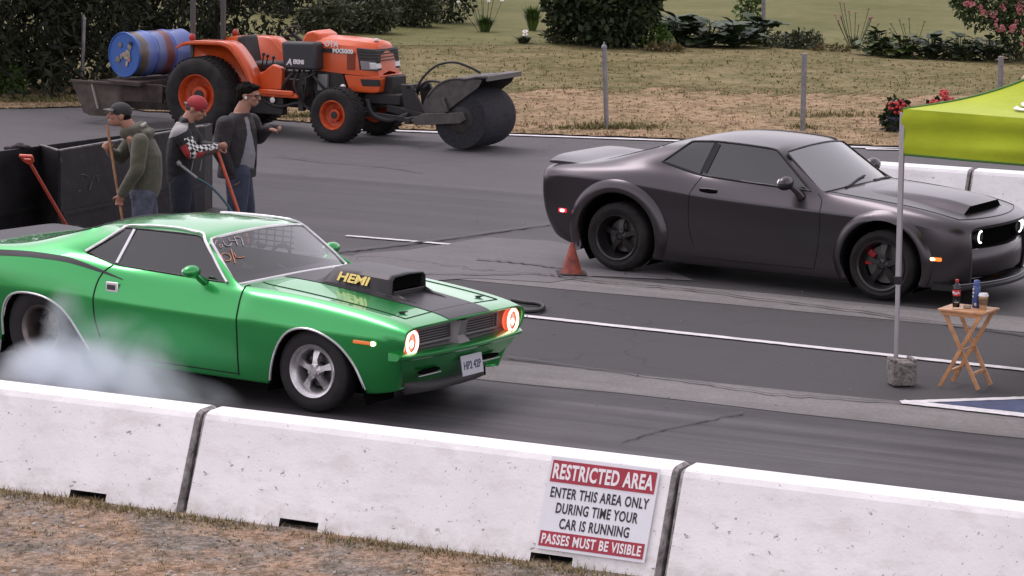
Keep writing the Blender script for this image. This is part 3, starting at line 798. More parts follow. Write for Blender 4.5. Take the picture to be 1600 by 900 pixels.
def lift(v, d):
    return Vector((v.x, v.y+d*(1 if v.y > 0 else -1), v.z))
for sd_ in (-1, 1):
    ob = loops[3 if sd_ < 0 else 4][0]
    rail = []
    for i, (x, z) in enumerate([(.405, 1.035), (.55, 1.135), (.685, 1.232), (.72, 1.252), (.85, 1.262), (1.0, 1.268), (1.2, 1.269), (1.36, 1.262), (1.47, 1.252), (1.53, 1.215), (1.66, 1.105), (1.80, .985), (1.875, .925)]):
        p = skin.side(x, z-.008, sd_, .010)
        if p: rail.append(p)
    mb = MB(); mb.tube(crom(rail, 4), .0125, 6); mb.build('drip_rail', M_trim, g, 60)
    a, b = Vector((.735, .80*sd_, .952)), Vector((.825, .645*sd_, 1.25))
    mb = MB(); mb.bar(skin.side(.742, .965, sd_, .006), skin.side(.815, 1.235, sd_, .006), .012, .026, (1, 0, 0)); mb.build('window_post', M_trim, ob, 0)
    # wheel arch lips
    for nm, A in (('arch_lip', RA), ('arch_lip', FA)):
        pts = []
        for x, z in A[::2]:
            if z < .19: continue
            p = skin.side(x, z, sd_, 0)
            if p: pts.append(p)
        mb = MB(); mb.tube(pts, .0105, 6); mb.build('arch_lip', M_trim, g, 60)
    for A in (RA, FA):
        cx = sum(p[0] for p in A)/len(A)
        arch_well([(cx+(x-cx)*1.01, z*1.0+.004) for x, z in A], sd_, .885, .48, M_void, g)
# shut lines, stripe
M_gap = mat('panel gap', (.004, .02, .007), .9)
def seam(path, sd_, r=.0055, name='panel_gap', mt=None, off=0.0):
    pts = [skin.side(x, z, sd_, off) for x, z in path]; pts = [p for p in pts if p]
    mb = MB(); mb.tube(pts, r, 6); return mb.build(name, mt or M_gap, g, 60)
def dens(path, n=8): return [(p[0], p[1]) for p in crom([(a, b, 0) for a, b in path], n)]
for sd_ in (-1, 1):
    seam(dens([(2.035, .905), (2.05, .88), (2.055, .80), (2.055, .6), (2.052, .4), (2.045, .20)]), sd_, .007)
    seam(dens([(.72, .95), (.66, .88), (.625, .78), (.61, .65), (.62, .5), (.66, .36)]), sd_, .007)
    seam([(.66, .215), (1.2, .213), (2.045, .21)], sd_, .006)
    # black side stripe over the rear haunch
    top_, bot_ = [], []
    for x, z, h in [(-.98, .905, .028), (-.7, .938, .03), (-.386, .962, .032), (-.1, .974, .030), (.233, .968, .028), (.42, .945, .024), (.6, .912, .018), (.74, .884, .012), (.87, .855, .006)]:
        bot_.append((x, z-h)); top_.append((x, z+h*.35))
    rows = [[skin.side(x, z, sd_, .004) for x, z in dens(q, 5)] for q in (top_, bot_)]
    ok = [i for i in range(len(rows[0])) if rows[0][i] and rows[1][i]]
    mb = MB(); mb.grid([[r[i] for i in ok] for r in ([rows[0], [(a+b)/2+Vector((0, .002*sd_, 0)) for a, b in zip(rows[0], rows[1])], rows[1]])]); mb.build('side_stripe', M_flat, g, 60)
# bonnet edges and black centre stripe
def top_line(path, r, name, mt, off=0.0):
    pts = [skin.top(x, y, off) for x, y in path]; pts = [p for p in pts if p]
    mb = MB(); mb.tube(pts, r, 6); return mb.build(name, mt, g, 60)
for s_ in (-1, 1): top_line([(p[0], p[1]*s_) for p in dens([(2.06, .60), (2.2, .645), (2.6, .665), (3.0, .67), (3.3, .675), (3.47, .675)])], .006, 'panel_gap', M_gap)
top_line([(3.475, -.675+1.35*i/20) for i in range(21)], .0055, 'panel_gap', M_gap)
def top_patch(name, rows, mt, off, parent=g):
    mb = MB(); mb.grid([[skin.top(x, y, off) for x, y in r] for r in rows]); return mb.build(name, mt, parent, 60)
hw = lambda x: .34 if x < 2.6 else max(.305, .34-(x-2.6)*.04)
xs = [2.07+i*(3.640-2.07)/60 for i in range(61)]
top_patch('bonnet_stripe', [[(x, hw(x)*(j/8-1)) for j in range(17)] for x in xs], M_flat, .004)
for s_ in (-1, 1):
    p = skin.top(3.37, .56*s_, .004); mb = MB(); mb.lathe([(0, .012), (.008, .012), (.009, .004), (.024, .004), (.026, 0)], c=p, n=16)
    mb.bar(p+Vector((-.01, -.04, .008)), p+Vector((.03, .03, .008)), .008); mb.build('bonnet_pin', mat('dark steel', (.07, .07, .075), .35, .9), g, 40)
# scoop: flat black, open at the front
sc_ = MB(); x0, x1 = 2.36, 3.06; W0, W1 = .33, .255
def hz(x, y): return skin.top(x, y, 0).z
prof = []
for i in range(13):
    u = i/12; x = x0+(x1-x0)*u
    rise = min(1, u/.20); rise = rise*rise*(3-2*rise)
    wtop = .222*(.6+.4*rise); wb = W0-(W0-W1)*u
    zt = hz(x, 0)+.004+.108*rise+u*.050*rise
    r = [(x, -wb-.02, hz(x, wb)-.006), (x, -wb+.005, hz(x, wb)+.02*rise), (x, -wtop-.02, zt-.03*rise), (x, -wtop+.02, zt), (x, 0, zt+.008*rise)]
    r += [(a, -b, c) for a, b, c in r[-2::-1]]
    prof.append(r)
sc_.grid(prof)
for s_ in (-1, 1):       # side skirt running forward from the mouth
    sc_.grid([[(x1-.02, s_*(W1+.015), hz(x1, W1)), (x1-.02, s_*(W1-.02), hz(x1, W1)+.055), (x1-.02, s_*(W1-.06), hz(x1, W1)+.0)], [(x1+.12, s_*(W1-.005), hz(x1+.12, W1)), (x1+.12, s_*(W1-.03), hz(x1+.12, W1)+.018), (x1+.12, s_*(W1-.06), hz(x1+.12, W1))], [(x1+.24, s_*(W1-.03), hz(x1+.24, W1)), (x1+.24, s_*(W1-.04), hz(x1+.24, W1)+.004), (x1+.24, s_*(W1-.06), hz(x1+.24, W1))]])
scp = sc_.build('bonnet_scoop', M_flat, g, 28)
sm = scp.modifiers.new('thick', 'SOLIDIFY'); sm.thickness = .012; sm.offset = -1
mo = MB(); mo.box((x1-.09, 0, hz(x1-.1, 0)+.085), (.12, .43, .10)); mo.build('scoop_mouth', M_void, scp, 0)
li = MB(); li.box((x1-.006, 0, hz(x1, 0)+.022), (.02, .47, .04)); li.build('scoop_lip', M_flat, scp, 30, bevel=.005)
# yellow engine badge letters on the scoop's side
a_, b_ = Vector(prof[3][1]), Vector(prof[3][2]); c_ = Vector(prof[9][1]); e_ = Vector(prof[9][2])
M_yel = mat('yellow decal', (.74, .58, .16), .5)
for s_ in (-1, 1):
    P0, P1 = (a_+b_)/2, (c_+e_)/2
    if s_ > 0: P0, P1 = [Vector((q.x, -q.y, q.z)) for q in (P1, P0)]
    ux_ = (P1-P0).normalized(); ref = (b_-a_) if s_ < 0 else Vector(((b_-a_).x, -(b_-a_).y, (b_-a_).z)); uy_ = (ref-ux_*ref.dot(ux_)).normalized(); n_ = ux_.cross(uy_)
    text_mesh('lettering', 'HEMI', M_yel, scp, .108, (P0+P1)/2+n_*.015, Matrix((ux_, uy_, n_)).transposed(), .002, xs=1.2, bold=.0035)
# nose: grille, lamps, bumper, valance
M_grl = mat('dark silver grille', (.23, .215, .225), .45, .4); M_mesh = mat('grille mesh', (.016, .015, .016), .6)
gr = MB()
gr.box((3.49, 0, .60), (.02, 1.70, .29))
go = gr.build('grille', M_grl, g, 0)
for s_ in (-1, 1):
    q = MB(); q.box((3.506, s_*.345, .632), (.012, .44, .115)); q.build('grille_mesh', M_mesh, go, 0)
    q = MB()
    for k in range(5): q.box((3.515, s_*.345, .592+.02*k), (.008, .44, .006))
    q.build('grille_bar', M_grl, go, 0)
    q = MB()                                             # raised frame round each opening
    for (a, b) in (((.105, .57), (.585, .57)), ((.105, .694), (.585, .694)), ((.105, .57), (.105, .694)), ((.585, .57), (.585, .694))): q.bar((3.525, s_*a[0], a[1]), (3.525, s_*b[0], b[1]), .018, .03, (1, 0, 0))
    q.build('grille_frame', M_grl, go, 30, bevel=.004)
q = MB(); q.grid([[(3.60, -.05, .705), (3.60, .05, .705)], [(3.585, -.045, .66), (3.585, .045, .66)], [(3.56, -.05, .58), (3.56, .05, .58)], [(3.61, -.09, .51), (3.61, .09, .51)]]); q.grid([[(3.50, -.10, .70), (3.60, -.05, .705)], [(3.50, -.10, .58), (3.56, -.05, .58)], [(3.50, -.13, .50), (3.61, -.09, .51)]]); q.grid([[(3.60, .05, .705), (3.50, .10, .70)], [(3.56, .05, .58), (3.50, .10, .58)], [(3.61, .09, .51), (3.50, .13, .50)]]); q.build('grille_divider', M_grl, go, 50)
q = MB(); q.grid([[(3.50, y_, .555), (3.60, y_*1.02, .505)] for y_ in (-.80, -.4, 0, .4, .80)]); q.build('grille_sill', M_grl, go, 0)
M_lens = mat('lamp glass', (.30, .10, .08), .25, emit=(1, .16, .08), estr=.55); M_ring = mat('lamp ring', (.9, .8, .75), .3, emit=(1.0, .66, .56), estr=1.9); M_red = mat('lamp surround', (.35, .05, .03), .35, coat=.6, emit=(1, .10, .03), estr=.55)
for s_ in (-1, 1):
    y_ = .745*s_; hl = MB(); hl.lathe([(0, 3.575), (.05, 3.573), (.085, 3.56), (.09, 3.54)], c=(0, y_, .612), axis='X', n=32); ho = hl.build('headlight', M_lens, g, 60)
    q = MB(); q.tube([(3.588, y_+.074*math.cos(a), .612+.074*1.18*math.sin(a)) for a in [2*math.pi*i/28 for i in range(28)]], .012, 8, closed=True); q.build('light_ring', M_ring, ho, 60)
    q = MB(); q.tube([(3.578, y_+.094*math.cos(a), .612+.094*1.12*math.sin(a)) for a in [2*math.pi*i/28 for i in range(28)]], .012, 8, closed=True); q.build('lamp_surround', M_red, ho, 60)
    q = MB(); q.ball((3.585, y_, .60), (.012, .022, .03)); q.build('bulb', M_ring, ho, 60)
bp_ = MB(); rows = []
for i in range(29):
    y_ = -.905+1.81*i/28; t_ = abs(y_)/.905; xx = 3.655-.045*t_**3-(.035 if t_ > .985 else 0); th = .026 if t_ < .985 else .012
    rows.append([(xx-.10, y_, .468+.01*t_), (xx-.02, y_, .470+.012*t_), (xx, y_, .485+.014*t_), (xx+.004, y_, .505+.014*t_), (xx-.02, y_, .522+.014*t_), (xx-.10, y_, .528+.014*t_)])
bp_.grid(rows); bp_.add(rows[0], [tuple(range(6))]); bp_.add(rows[-1], [tuple(range(6))]); bp_.build('front_bumper', M_green, g, 35)
va = MB(); rows = []
for i in range(25):
    v_ = i/12-1; t_ = abs(v_); rows.append([(3.585-.02*t_**2, .855*v_, .478), (3.565-.03*t_**2, .80*v_, .40), (3.51-.05*t_**2, .72*v_, .30), (3.45-.05*t_**2, .655*v_, .235)])
va.grid(rows); vo = va.build('front_valance', M_green, g, 40)
for s_ in (-1, 1):
    q = MB(); q.tube([(3.552, s_*y_, .352) for y_ in (.30, .36, .50, .58)], [.012, .02, .02, .012], 8); q.build('valance_slot', M_void, vo, 40)
    q = MB(); q.tube([(3.562, s_*y_, .325) for y_ in (.28, .36, .52, .60)], [.004, .006, .006, .004], 6); q.build('slot_trim', M_trim, vo, 40)
cs = MB(); cs.grid([[(3.44, -.60+1.2*i/20, .255), (3.46-.05*abs(i/10-1)**3, -.60+1.2*i/20, .215), (3.49-.06*abs(i/10-1)**3, -.58+1.16*i/20, .165)] for i in range(21)]); so = cs.build('chin_spoiler', mat('spoiler grey', (.045, .041, .043), .5), g, 40); m_ = so.modifiers.new('t', 'SOLIDIFY'); m_.thickness = .012
# number plate, tilted a little
PR = Matrix((Vector((0, 1, 0)), Vector((-.18, 0, .98)).normalized(), Vector((.98, 0, .18)).normalized())).transposed()
pl = MB(); pl.box((0, 0, 0), (.31, .16, .006)); po = pl.build('number_plate', mat('plate white', (.55, .55, .60), .5), g, 0, xf=Matrix.Translation((3.60, .115, .335)) @ PR.to_4x4())
for tx, sz, dy in (('HP2 42P', .088, -.006), ('', 0, 0)):
    if tx: text_mesh('plate_number', tx, mat('plate blue', (.05, .06, .13), .5), po, sz, Vector((3.60, .115, .335))+PR @ Vector((0, dy, .004)), PR, .001, xs=.82, bold=.002)
# side markers, handle, mirror
for s_ in (-1, 1):
    a, b = skin.side(3.17, .602, s_, .004), skin.side(3.335, .600, s_, .004)
    q = MB(); q.bar(a, b, .02, .026, (0, 0, 1)); mo_ = q.build('side_marker', mat('amber lens', (.45, .10, .02), .3, emit=(1, .25, .05), estr=.25), g, 30, bevel=.006)
    c = skin.side(3.345, .600, s_, .006); q = MB(); q.ball(c, (.026, .012, .019)); q.build('marker_lamp', mat('lit marker', (1, .8, .5), .4, emit=(1, .72, .38), estr=2.6), mo_, 60)
    c = skin.side(.79, .785, s_, .006); q = MB(); q.box(c, (.125, .014, .082)); ho = q.build('door_handle', M_trim, g, 30, bevel=.008)
    q = MB(); q.box(c+Vector((-.004, .005*s_, -.002)), (.085, .012, .042)); q.build('handle_recess', mat('handle dark', (.05, .045, .05), .4), ho, 20, bevel=.004)
    base = skin.side(1.66, .905, s_, 0)
    q = MB(); q.tube([base, base+Vector((-.012, .05*s_, .03)), base+Vector((-.028, .095*s_, .075))], [.035, .028, .024], 10)
    c = base+Vector((-.03, .135*s_, .095)); q.ball(c, (.058, .10, .052), 16, 10)
    mo_ = q.build('door_mirror', M_green, g, 60)
    q = MB(); q.ball(c+Vector((-.028, 0, -.002)), (.036, .085, .043), 16, 10); q.build('mirror_glass', M_chrome, mo_, 60)
# rear spoiler and tail panel
rows = []
for i in range(21):
    t_ = i/10-1; y_ = .60*t_; e_ = 1-abs(t_)**8*.8
    rows.append([(-.74, y_, .985), (-.82, y_, .995+.008*e_), (-.94, y_, 1.0+.012*e_), (-1.06, y_, 1.0+.018*e_), (-1.075, y_, .99+.012*e_), (-1.02, y_, .98+.004*e_), (-.95, y_, .965)])
q = MB(); q.grid(rows); q.add(rows[0], [tuple(range(7))]); q.add(rows[-1], [tuple(range(7))]); q.build('rear_spoiler', M_flat, g, 30)
q = MB(); q.box((-1.035, 0, .66), (.02, 1.62, .30)); q.build('tail_panel', M_blk, g, 0)
q = MB(); rows = [[(-1.09+.05*abs(t/10-1)**4, .9*(t/10-1), z) for z in (.44, .47, .53, .55)] for t in range(21)]; q.grid(rows); q.build('rear_bumper', M_trim, g, 40)
for s_ in (-1, 1):
    q = MB(); q.box((-1.05, .5*s_, .70), (.012, .5, .10)); q.build('tail_light', mat('tail red', (.3, .01, .01), .3, coat=.5), g, 20, bevel=.01)
# cabin
M_int = mat('black trim', (.085, .08, .088), .7)
q = MB(); q.box((1.1, 0, .30), (2.3, 1.5, .06)); q.box((1.1, 0, .22), (4.4, 1.30, .06)); q.box((3.0, 0, .45), (.9, .9, .3)); q.build('floor_pan', M_void, g, 0)
q = MB(); rows = [[(1.98, y_, .90), (1.72, y_, .91), (1.60, y_, .87), (1.62, y_, .62)] for y_ in (-.70, 0, .70)]; q.grid(rows); q.build('dashboard', M_int, g, 40)
for s_ in (-1, 1):
    q = MB(); q.box((1.0, .36*s_, .50), (.52, .5, .14)); q.box((.76, .36*s_, .78), (.12, .48, .52), Matrix.Rotation(R(-14), 3, 'Y')); q.box((.70, .36*s_, 1.06), (.09, .26, .16), Matrix.Rotation(R(-12), 3, 'Y')); q.build('seat', M_int, g, 30, bevel=.03)
q = MB(); q.tube([(1.50+.05*math.sin(a)*.9, .36+.18*math.cos(a), .90+.18*math.sin(a)) for a in [2*math.pi*i/24 for i in range(24)]], .015, 6, closed=True); q.bar((1.50, .36, .9), (1.75, .36, .8), .04); q.build('steering_wheel', M_int, g, 40)
q = MB(); q.tube([(.55, -.55, .35), (.56, -.56, 1.05), (.6, -.45, 1.20), (.6, .45, 1.20), (.56, .56, 1.05), (.55, .55, .35)], .02, 8); q.build('roll_hoop', M_int, g, 40)
q = MB()                                                 # window net in the far door window
for i in range(7): q.bar((.86+.085*i, .745-.012, 1.0), (.90+.085*i, .69, 1.19), .012, .003, (0, 1, 0))
for j in range(5): q.bar((.84+.01*j, .742-.012*j*1.1, .995+.05*j), (1.40+.008*j, .742-.012*j*1.1, .995+.05*j), .012, .003, (0, 1, 0))
q.build('window_net', M_blk, g, 0)
# chalk writing on the windshield: number and mark
M_chalk = mat('chalk paint', (.50, .42, .40), .8); M_chalk2 = mat('orange chalk', (.62, .30, .18), .8)
def ws_pt(px, py, off=.006):
    o = Vector((0, 0, CAM_H)); d = FW + RT*((px-800)/FPX) - UP*((py-450)/FPX)
    MR = Matrix.Translation(GP) @ Matrix.Rotation(GYAW, 4, 'Z') @ Matrix.Rotation(GROLL, 4, 'X'); inv = MR.inverted()
    h = skin.t.ray_cast(inv @ o, (inv.to_3x3() @ d).normalized())
    n = h[1] if h[1].z > 0 else -h[1]
    return h[0]+n*off
def stroke(name, paths, mt, r, par):
    mb = MB()
    for p in paths: mb.tube([ws_pt(320+x*120/1350, 350+y*80/900) for x, y in p], r, 5)
    return mb.build(name, mt, par, 60)
wsob = loops[1][0]
stroke('chalk_number', [[(215, 290), (185, 320), (180, 370)], [(255, 395), (275, 425), (310, 405), (300, 370), (265, 370), (250, 395)], [(315, 310), (350, 370), (400, 400), (450, 385), (465, 345)], [(410, 255), (430, 310), (540, 300)], [(510, 235), (545, 310), (575, 380)], [(520, 235), (590, 240), (635, 245), (655, 310), (675, 385)]], M_chalk, .0042, wsob)
stroke('chalk_mark', [[(340, 520), (280, 550), (300, 610), (370, 660), (440, 650), (460, 600), (420, 545), (345, 520)], [(455, 450), (490, 560), (530, 700)], [(510, 520), (540, 590), (600, 605), (690, 585)]], M_chalk2, .0042, wsob)
# wheels: polished five-spokes in front, slicks behind
for s_ in (-1, 1):
    wheel(g, 2.743, .765*s_, .325, .21, .203, 5, M_polish, M_tyre, s_, lip=.034, sp_w=.047, hubr=.058, dish=.055, disc=.135)
    wheel(g, 0.0, .715*s_, .37, .32, .195, 5, mat('dull steel rim', (.20, .17, .16), .4, .9), M_tyre, s_, lip=.03, sp_w=.05, hubr=.06, dish=.14)
for o in children(g):
    if not o.name.startswith('wheel') or o.name.startswith('wheel_well'): o.rotation_euler = (GROLL, 0, 0)
# ------------------------------------------------------------------ dark grey modern coupe
CP = Vector((-11.5050, 28.238, 0.016)); CYAW = -0.11
M_gry = mat('charcoal satin paint', (.088, .079, .086), 0.30, coat=.18, coatrough=.12, spec=.5, metal=.88)
c = empty('modern_coupe', CP, CYAW); c.scale = (1.015, 1.015, 1.0)
tag(c, 'charcoal grey widebody modern coupe with bonnet intake waiting in the far lane', 'car')
def lw(x, z0, y0, k2, k3, k4, k5): return [(x, y0-.10, z0), (x, y0, z0-.004), (x, *k2), (x, *k3), (x, *k4), (x, *k5)]
ST = [
 [(-.80, .70, .34), (-.86, .76, .36), (-.93, .80, .50), (-.965, .82, .74), (-.955, .83, .93), (-.945, .79, .99)]+[(-.93, .72, 1.015), (-.93, .50, 1.025), (-.93, .25, 1.03), (-.93, 0, 1.032)],
 [(-.74, .76, .27), (-.80, .83, .28), (-.885, .885, .46), (-.925, .905, .72), (-.90, .915, .95), (-.87, .86, 1.01)]+[(-.80, .77, 1.05), (-.80, .52, 1.06), (-.80, .26, 1.065), (-.80, 0, 1.067)],
 lw(-.46, .19, .87, (.925, .40), (.94, .70), (.955, .955), (.885, 1.035))+[(-.46, .79, 1.075), (-.40, .58, 1.085), (-.40, .29, 1.09), (-.40, 0, 1.092)],
 lw(-.02, .16, .88, (.935, .38), (.945, .68), (.968, .945), (.90, 1.055))+[(-.02, .79, 1.115), (.33, .615, 1.305), (.36, .31, 1.335), (.37, 0, 1.342)],
 lw(.44, .15, .885, (.93, .36), (.935, .66), (.955, .915), (.89, 1.06))+[(.435, .795, 1.165), (.70, .66, 1.385), (.73, .34, 1.425), (.74, 0, 1.437)],
 lw(.87, .145, .885, (.925, .34), (.925, .64), (.945, .868), (.865, .99))+[(.87, .80, 1.06), (.98, .675, 1.405), (1.0, .33, 1.447), (1.01, 0, 1.458)],
 lw(1.45, .14, .885, (.925, .33), (.922, .62), (.942, .842), (.862, .955))+[(1.45, .81, 1.03), (1.33, .680, 1.398), (1.34, .33, 1.442), (1.35, 0, 1.452)],
 lw(2.08, .14, .885, (.925, .33), (.922, .62), (.942, .825), (.862, .935))+[(2.12, .825, 1.003), (1.655, .668, 1.373), (1.67, .33, 1.418), (1.69, 0, 1.428)],
 lw(2.24, .14, .885, (.925, .33), (.922, .62), (.942, .82), (.862, .93))+[(2.20, .82, .997), (1.755, .655, 1.350), (1.81, .34, 1.388), (1.83, 0, 1.399)],
 lw(2.36, .14, .885, (.925, .33), (.922, .62), (.942, .816), (.862, .925))+[(2.29, .805, .993), (2.225, .79, .990), (2.35, .41, 1.028), (2.39, 0, 1.038)],
 lw(2.46, .14, .885, (.925, .33), (.922, .62), (.942, .812), (.862, .922))+[(2.43, .795, .983), (2.42, .70, .996), (2.46, .38, 1.038), (2.48, 0, 1.048)],
 lw(2.78, .15, .885, (.93, .36), (.935, .64), (.945, .805), (.862, .905))+[(2.78, .79, .962), (2.78, .68, .972), (2.78, .36, 1.01), (2.78, 0, 1.015)],
 lw(3.20, .15, .885, (.93, .36), (.935, .62), (.94, .795), (.88, .885))+[(3.20, .785, .925), (3.20, .66, .925), (3.20, .34, .952), (3.20, 0, .957)],
 lw(3.52, .16, .87, (.905, .34), (.915, .58), (.91, .765), (.855, .845))+[(3.54, .765, .865), (3.54, .62, .86), (3.55, .33, .875), (3.55, 0, .878)],
 [(3.62, .72, .17), (3.66, .80, .165), (3.70, .84, .34), (3.715, .855, .56), (3.70, .845, .735), (3.70, .80, .785)]+[(3.735, .71, .806), (3.78, .54, .812), (3.83, .28, .818), (3.84, 0, .82)],
 [(3.70, .62, .17), (3.76, .68, .165), (3.80, .72, .34), (3.80, .745, .57), (3.775, .745, .70), (3.775, .72, .745)]+[(3.80, .63, .768), (3.85, .47, .774), (3.90, .24, .778), (3.91, 0, .78)],
 [(3.70, .58, .20), (3.77, .64, .20), (3.80, .69, .36), (3.80, .715, .585), (3.775, .715, .69), (3.77, .69, .72)]+[(3.80, .60, .735), (3.85, .45, .742), (3.895, .23, .746), (3.905, 0, .748)],
 [(3.62, .58, .20), (3.66, .64, .20), (3.67, .69, .36), (3.66, .715, .585), (3.64, .715, .69), (3.64, .69, .72)]+[(3.67, .60, .735), (3.72, .45, .742), (3.76, .23, .746), (3.77, 0, .748)],
]
CR = [('k', 1, (0, 17), .5), ('k', 4, (1, 13), .88), ('k', 5, (8, 14), .1), ('k', 6, (8, 14), .25), ('s', 9, (6, 9), .8), ('s', 15, (0, 9), .6), ('s', 16, (0, 9), .75), ('s', 1, (6, 9), .4), ('s', 0, (0, 9), .7), ('k', 6, (0, 4), .3)]
CO = [(4, 6, 1), (4, 7, .7), (7, 6, 1), (7, 7, .55), (5, 6, .5), (5, 7, .5), (8, 7, .75), (9, 7, .9), (2, 7, .8), (3, 7, .8)]
co, fa, mi = car_shell(ST, CR, gmat, CO)
skin = Skin(co, fa)
def circ(cx, cz, r, n=48, z0=.08, k=1.0):
    a0 = math.asin((z0-cz)/r); return [(cx+r*k*math.cos(a), cz+r*math.sin(a)) for a in [a0+(math.pi-2*a0)*i/n for i in range(n+1)]][::-1]
CRA, CFA = circ(.0, .375, .445), circ(2.951, .365, .42)
bf = fa[mi == 0]
for A in (CRA, CFA): co, bf = cut_arch(co, bf, A)
np_obj('body', co, bf, M_gry, c, 32)
M_sg2 = glass('grey side glass', (.05, .055, .058), .95, ior=2.0); M_ws2 = glass('coupe windshield glass', (.55, .62, .61), ior=3.4)
loops = {}
for k, nm in GL.items():
    f = fa[mi == k]; sub, sf = submesh(co, f)
    o = np_obj(nm, co, f, M_ws2 if k < 3 else M_sg2, c, 0); loops[k] = (o, [Vector(sub[i]) for i in boundary(sf)])
    trim(o, loops[k][1], (.011 if k == 1 else .006) if k < 3 else .013, M_blk)
def cseam(path, sd_, r=.0055, mt=None, name='panel_gap'):
    pts = [skin.side(x, z, sd_, 0) for x, z in path]; pts = [p for p in pts if p]
    mb = MB(); mb.tube(pts, r, 6); return mb.build(name, mt or M_blk, c, 60)
for sd_ in (-1, 1):
    mb = MB(); mb.bar(skin.side(.905, 1.09, sd_, .004), skin.side(1.0, 1.385, sd_, .004), .012, .075, (1, 0, 0)); mb.build('window_post', M_blk, loops[3 if sd_ < 0 else 4][0], 0)
    cseam(dens([(.90, 1.045), (.865, .97), (.83, .88), (.815, .70), (.83, .50), (.88, .33)]), sd_)
    cseam(dens([(2.20, .985), (2.255, .93), (2.275, .82), (2.27, .6), (2.25, .4), (2.22, .24)]), sd_)
    cseam([(.88, .235), (1.5, .23), (2.22, .235)], sd_)
    # flares: a wide band standing proud of the side round each wheel
    for (cx, cz, r0, r1, x0) in ((0, .375, .445, .585, 1), (2.951, .365, .42, .525, 1)):
        rows = []
        for i in range(41):
            a = R(-24)+R(228)*i/40; ca, sa = math.cos(a), math.sin(a); row = []
            f_ = min(1, max(0, (math.sin(a)+.42)/.5)); f_ = max(.12, f_)
            for u, out in ((0, .0), (.0, .028), (.12, .05), (.45, .052), (.8, .03), (1.0, .004)):
                r_ = r0+(r1-r0)*u*(.75+.25*f_); x, z = cx+r_*ca, cz+r_*sa; z = max(z, .17)
                p = None
                for zz in (z, min(z, .93), .7):
                    q_ = skin.t.ray_cast(Vector((x, 3*sd_, zz)), Vector((0, -sd_, 0)))
                    if q_[0]: p = q_[0]; break
                base_y = max(abs(p.y), .90) if p else .92
                row.append((x, sd_*(base_y+out*(.35+.65*f_)+(.0 if (u or out) else -.06)), z))
            rows.append(row)
        mb = MB(); mb.grid(rows); mb.build('wheel_flare', M_gry, c, 50)
    for A in (CRA, CFA):
        arch_well([(x, z+.004) for x, z in A], sd_, .90, .50, M_void, c)
    # door handle, mirror, markers, fuel flap
    p = skin.side(1.02, .915, sd_, .002); q = MB(); q.ball(p, (.105, .012, .028), 16, 8); ho = q.build('door_handle', M_void, c, 60)
    p = skin.side(1.02, .932, sd_, .008); q = MB(); q.box(p, (.20, .016, .018)); q.build('handle_bar', M_gry, ho, 30, bevel=.006)
    base = skin.side(2.03, .945, sd_, 0)
    q = MB(); q.tube([base, base+Vector((-.02, .05*sd_, .05)), base+Vector((-.06, .11*sd_, .11))], [.05, .035, .03], 10); ctr = base+Vector((-.09, .17*sd_, .145)); q.ball(ctr, (.065, .125, .068), 18, 12); mo_ = q.build('door_mirror', M_gry, c, 60)
    q = MB(); q.ball(ctr+Vector((-.004, .002*sd_, -.022)), (.064, .125, .052), 18, 12); q.build('mirror_base', M_blk, mo_, 60)
    q = MB(); q.ball(ctr+Vector((-.035, 0, 0)), (.036, .108, .054), 18, 10); q.build('mirror_glass', M_chrome, mo_, 60)
    p = skin.side(-.66, .575, sd_, .002); q = MB(); q.box(p, (.10, .02, .045)); mo_ = q.build('side_marker', mat('red marker lens', (.25, .01, .015), .3, emit=(1, .03, .06), estr=.5), c, 30, bevel=.008)
    q = MB(); q.ball(p+Vector((0, .012*sd_, 0)), (.028, .008, .016)); q.build('marker_lamp', mat('lit red marker', (1, .7, .65), .4, emit=(1, .55, .48), estr=3.0), mo_, 60)
    p = skin.side(3.42, .455, sd_, .002); p2 = skin.side(3.56, .455, sd_, .002); q = MB(); q.bar(p, p2, .03, .036, (0, 0, 1)); mo_ = q.build('side_marker', mat('amber marker lens', (.35, .07, .01), .3, emit=(1, .22, .03), estr=.8), c, 30, bevel=.006)
    q = MB(); q.ball((p+p2)/2+Vector((-.015, .018*sd_, .002)), (.03, .009, .015)); q.build('marker_lamp', mat('lit amber marker', (1, .8, .5), .4, emit=(1, .72, .4), estr=3.0), mo_, 60)
    q = MB(); q.bar((-.46, .86*sd_, .30), (-.46, .93*sd_, .30), .03, .24, (0, 0, 1)); q.build('mud_flap', M_blk, c, 0)
# bonnet: shut lines and the wide intake
def ctop(path, r, name='panel_gap'):
    pts = [skin.top(x, y, 0) for x, y in path]; pts = [p for p in pts if p]; mb = MB(); mb.tube(pts, r, 6); return mb.build(name, M_blk, c, 60)
for s_ in (-1, 1): ctop([(p[0], p[1]*s_) for p in dens([(2.30, .72), (2.6, .745), (3.1, .74), (3.5, .725), (3.64, .70)])], .006)
ctop([(3.64+.155*(1-abs(t/10-1)**2), .70*(t/10-1)) for t in range(21)], .006)
def chz(x, y):
    p = skin.top(x, y, 0); return p.z
rows = []
for i in range(15):
    u = i/14; x = 2.60+u*(3.59-2.60); h = .062*min(1, (u*1.25)**1.0); wv = .50-.08*u
    row = []
    for j in range(17):
        t_ = j/8-1; y_ = wv*t_*1.12; prof_ = min(1, max(0, (1-abs(t_))*4.0)); prof_ = prof_*prof_*(3-2*prof_)
        row.append((x+.035*(1-t_*t_)*u, y_, chz(x, y_)-.004+h*prof_+.006*prof_))
    rows.append(row)
q = MB(); q.grid(rows); bo = q.build('bonnet_scoop', M_gry, c, 45)
q = MB(); q.grid([[(p[0]+.004, p[1], p[2]-.009) for p in rows[-1]], [(p[0]+.012, p[1], chz(min(p[0], 3.64), p[1])+.002) for p in rows[-1]]]); q.build('scoop_mouth', M_void, bo, 0)
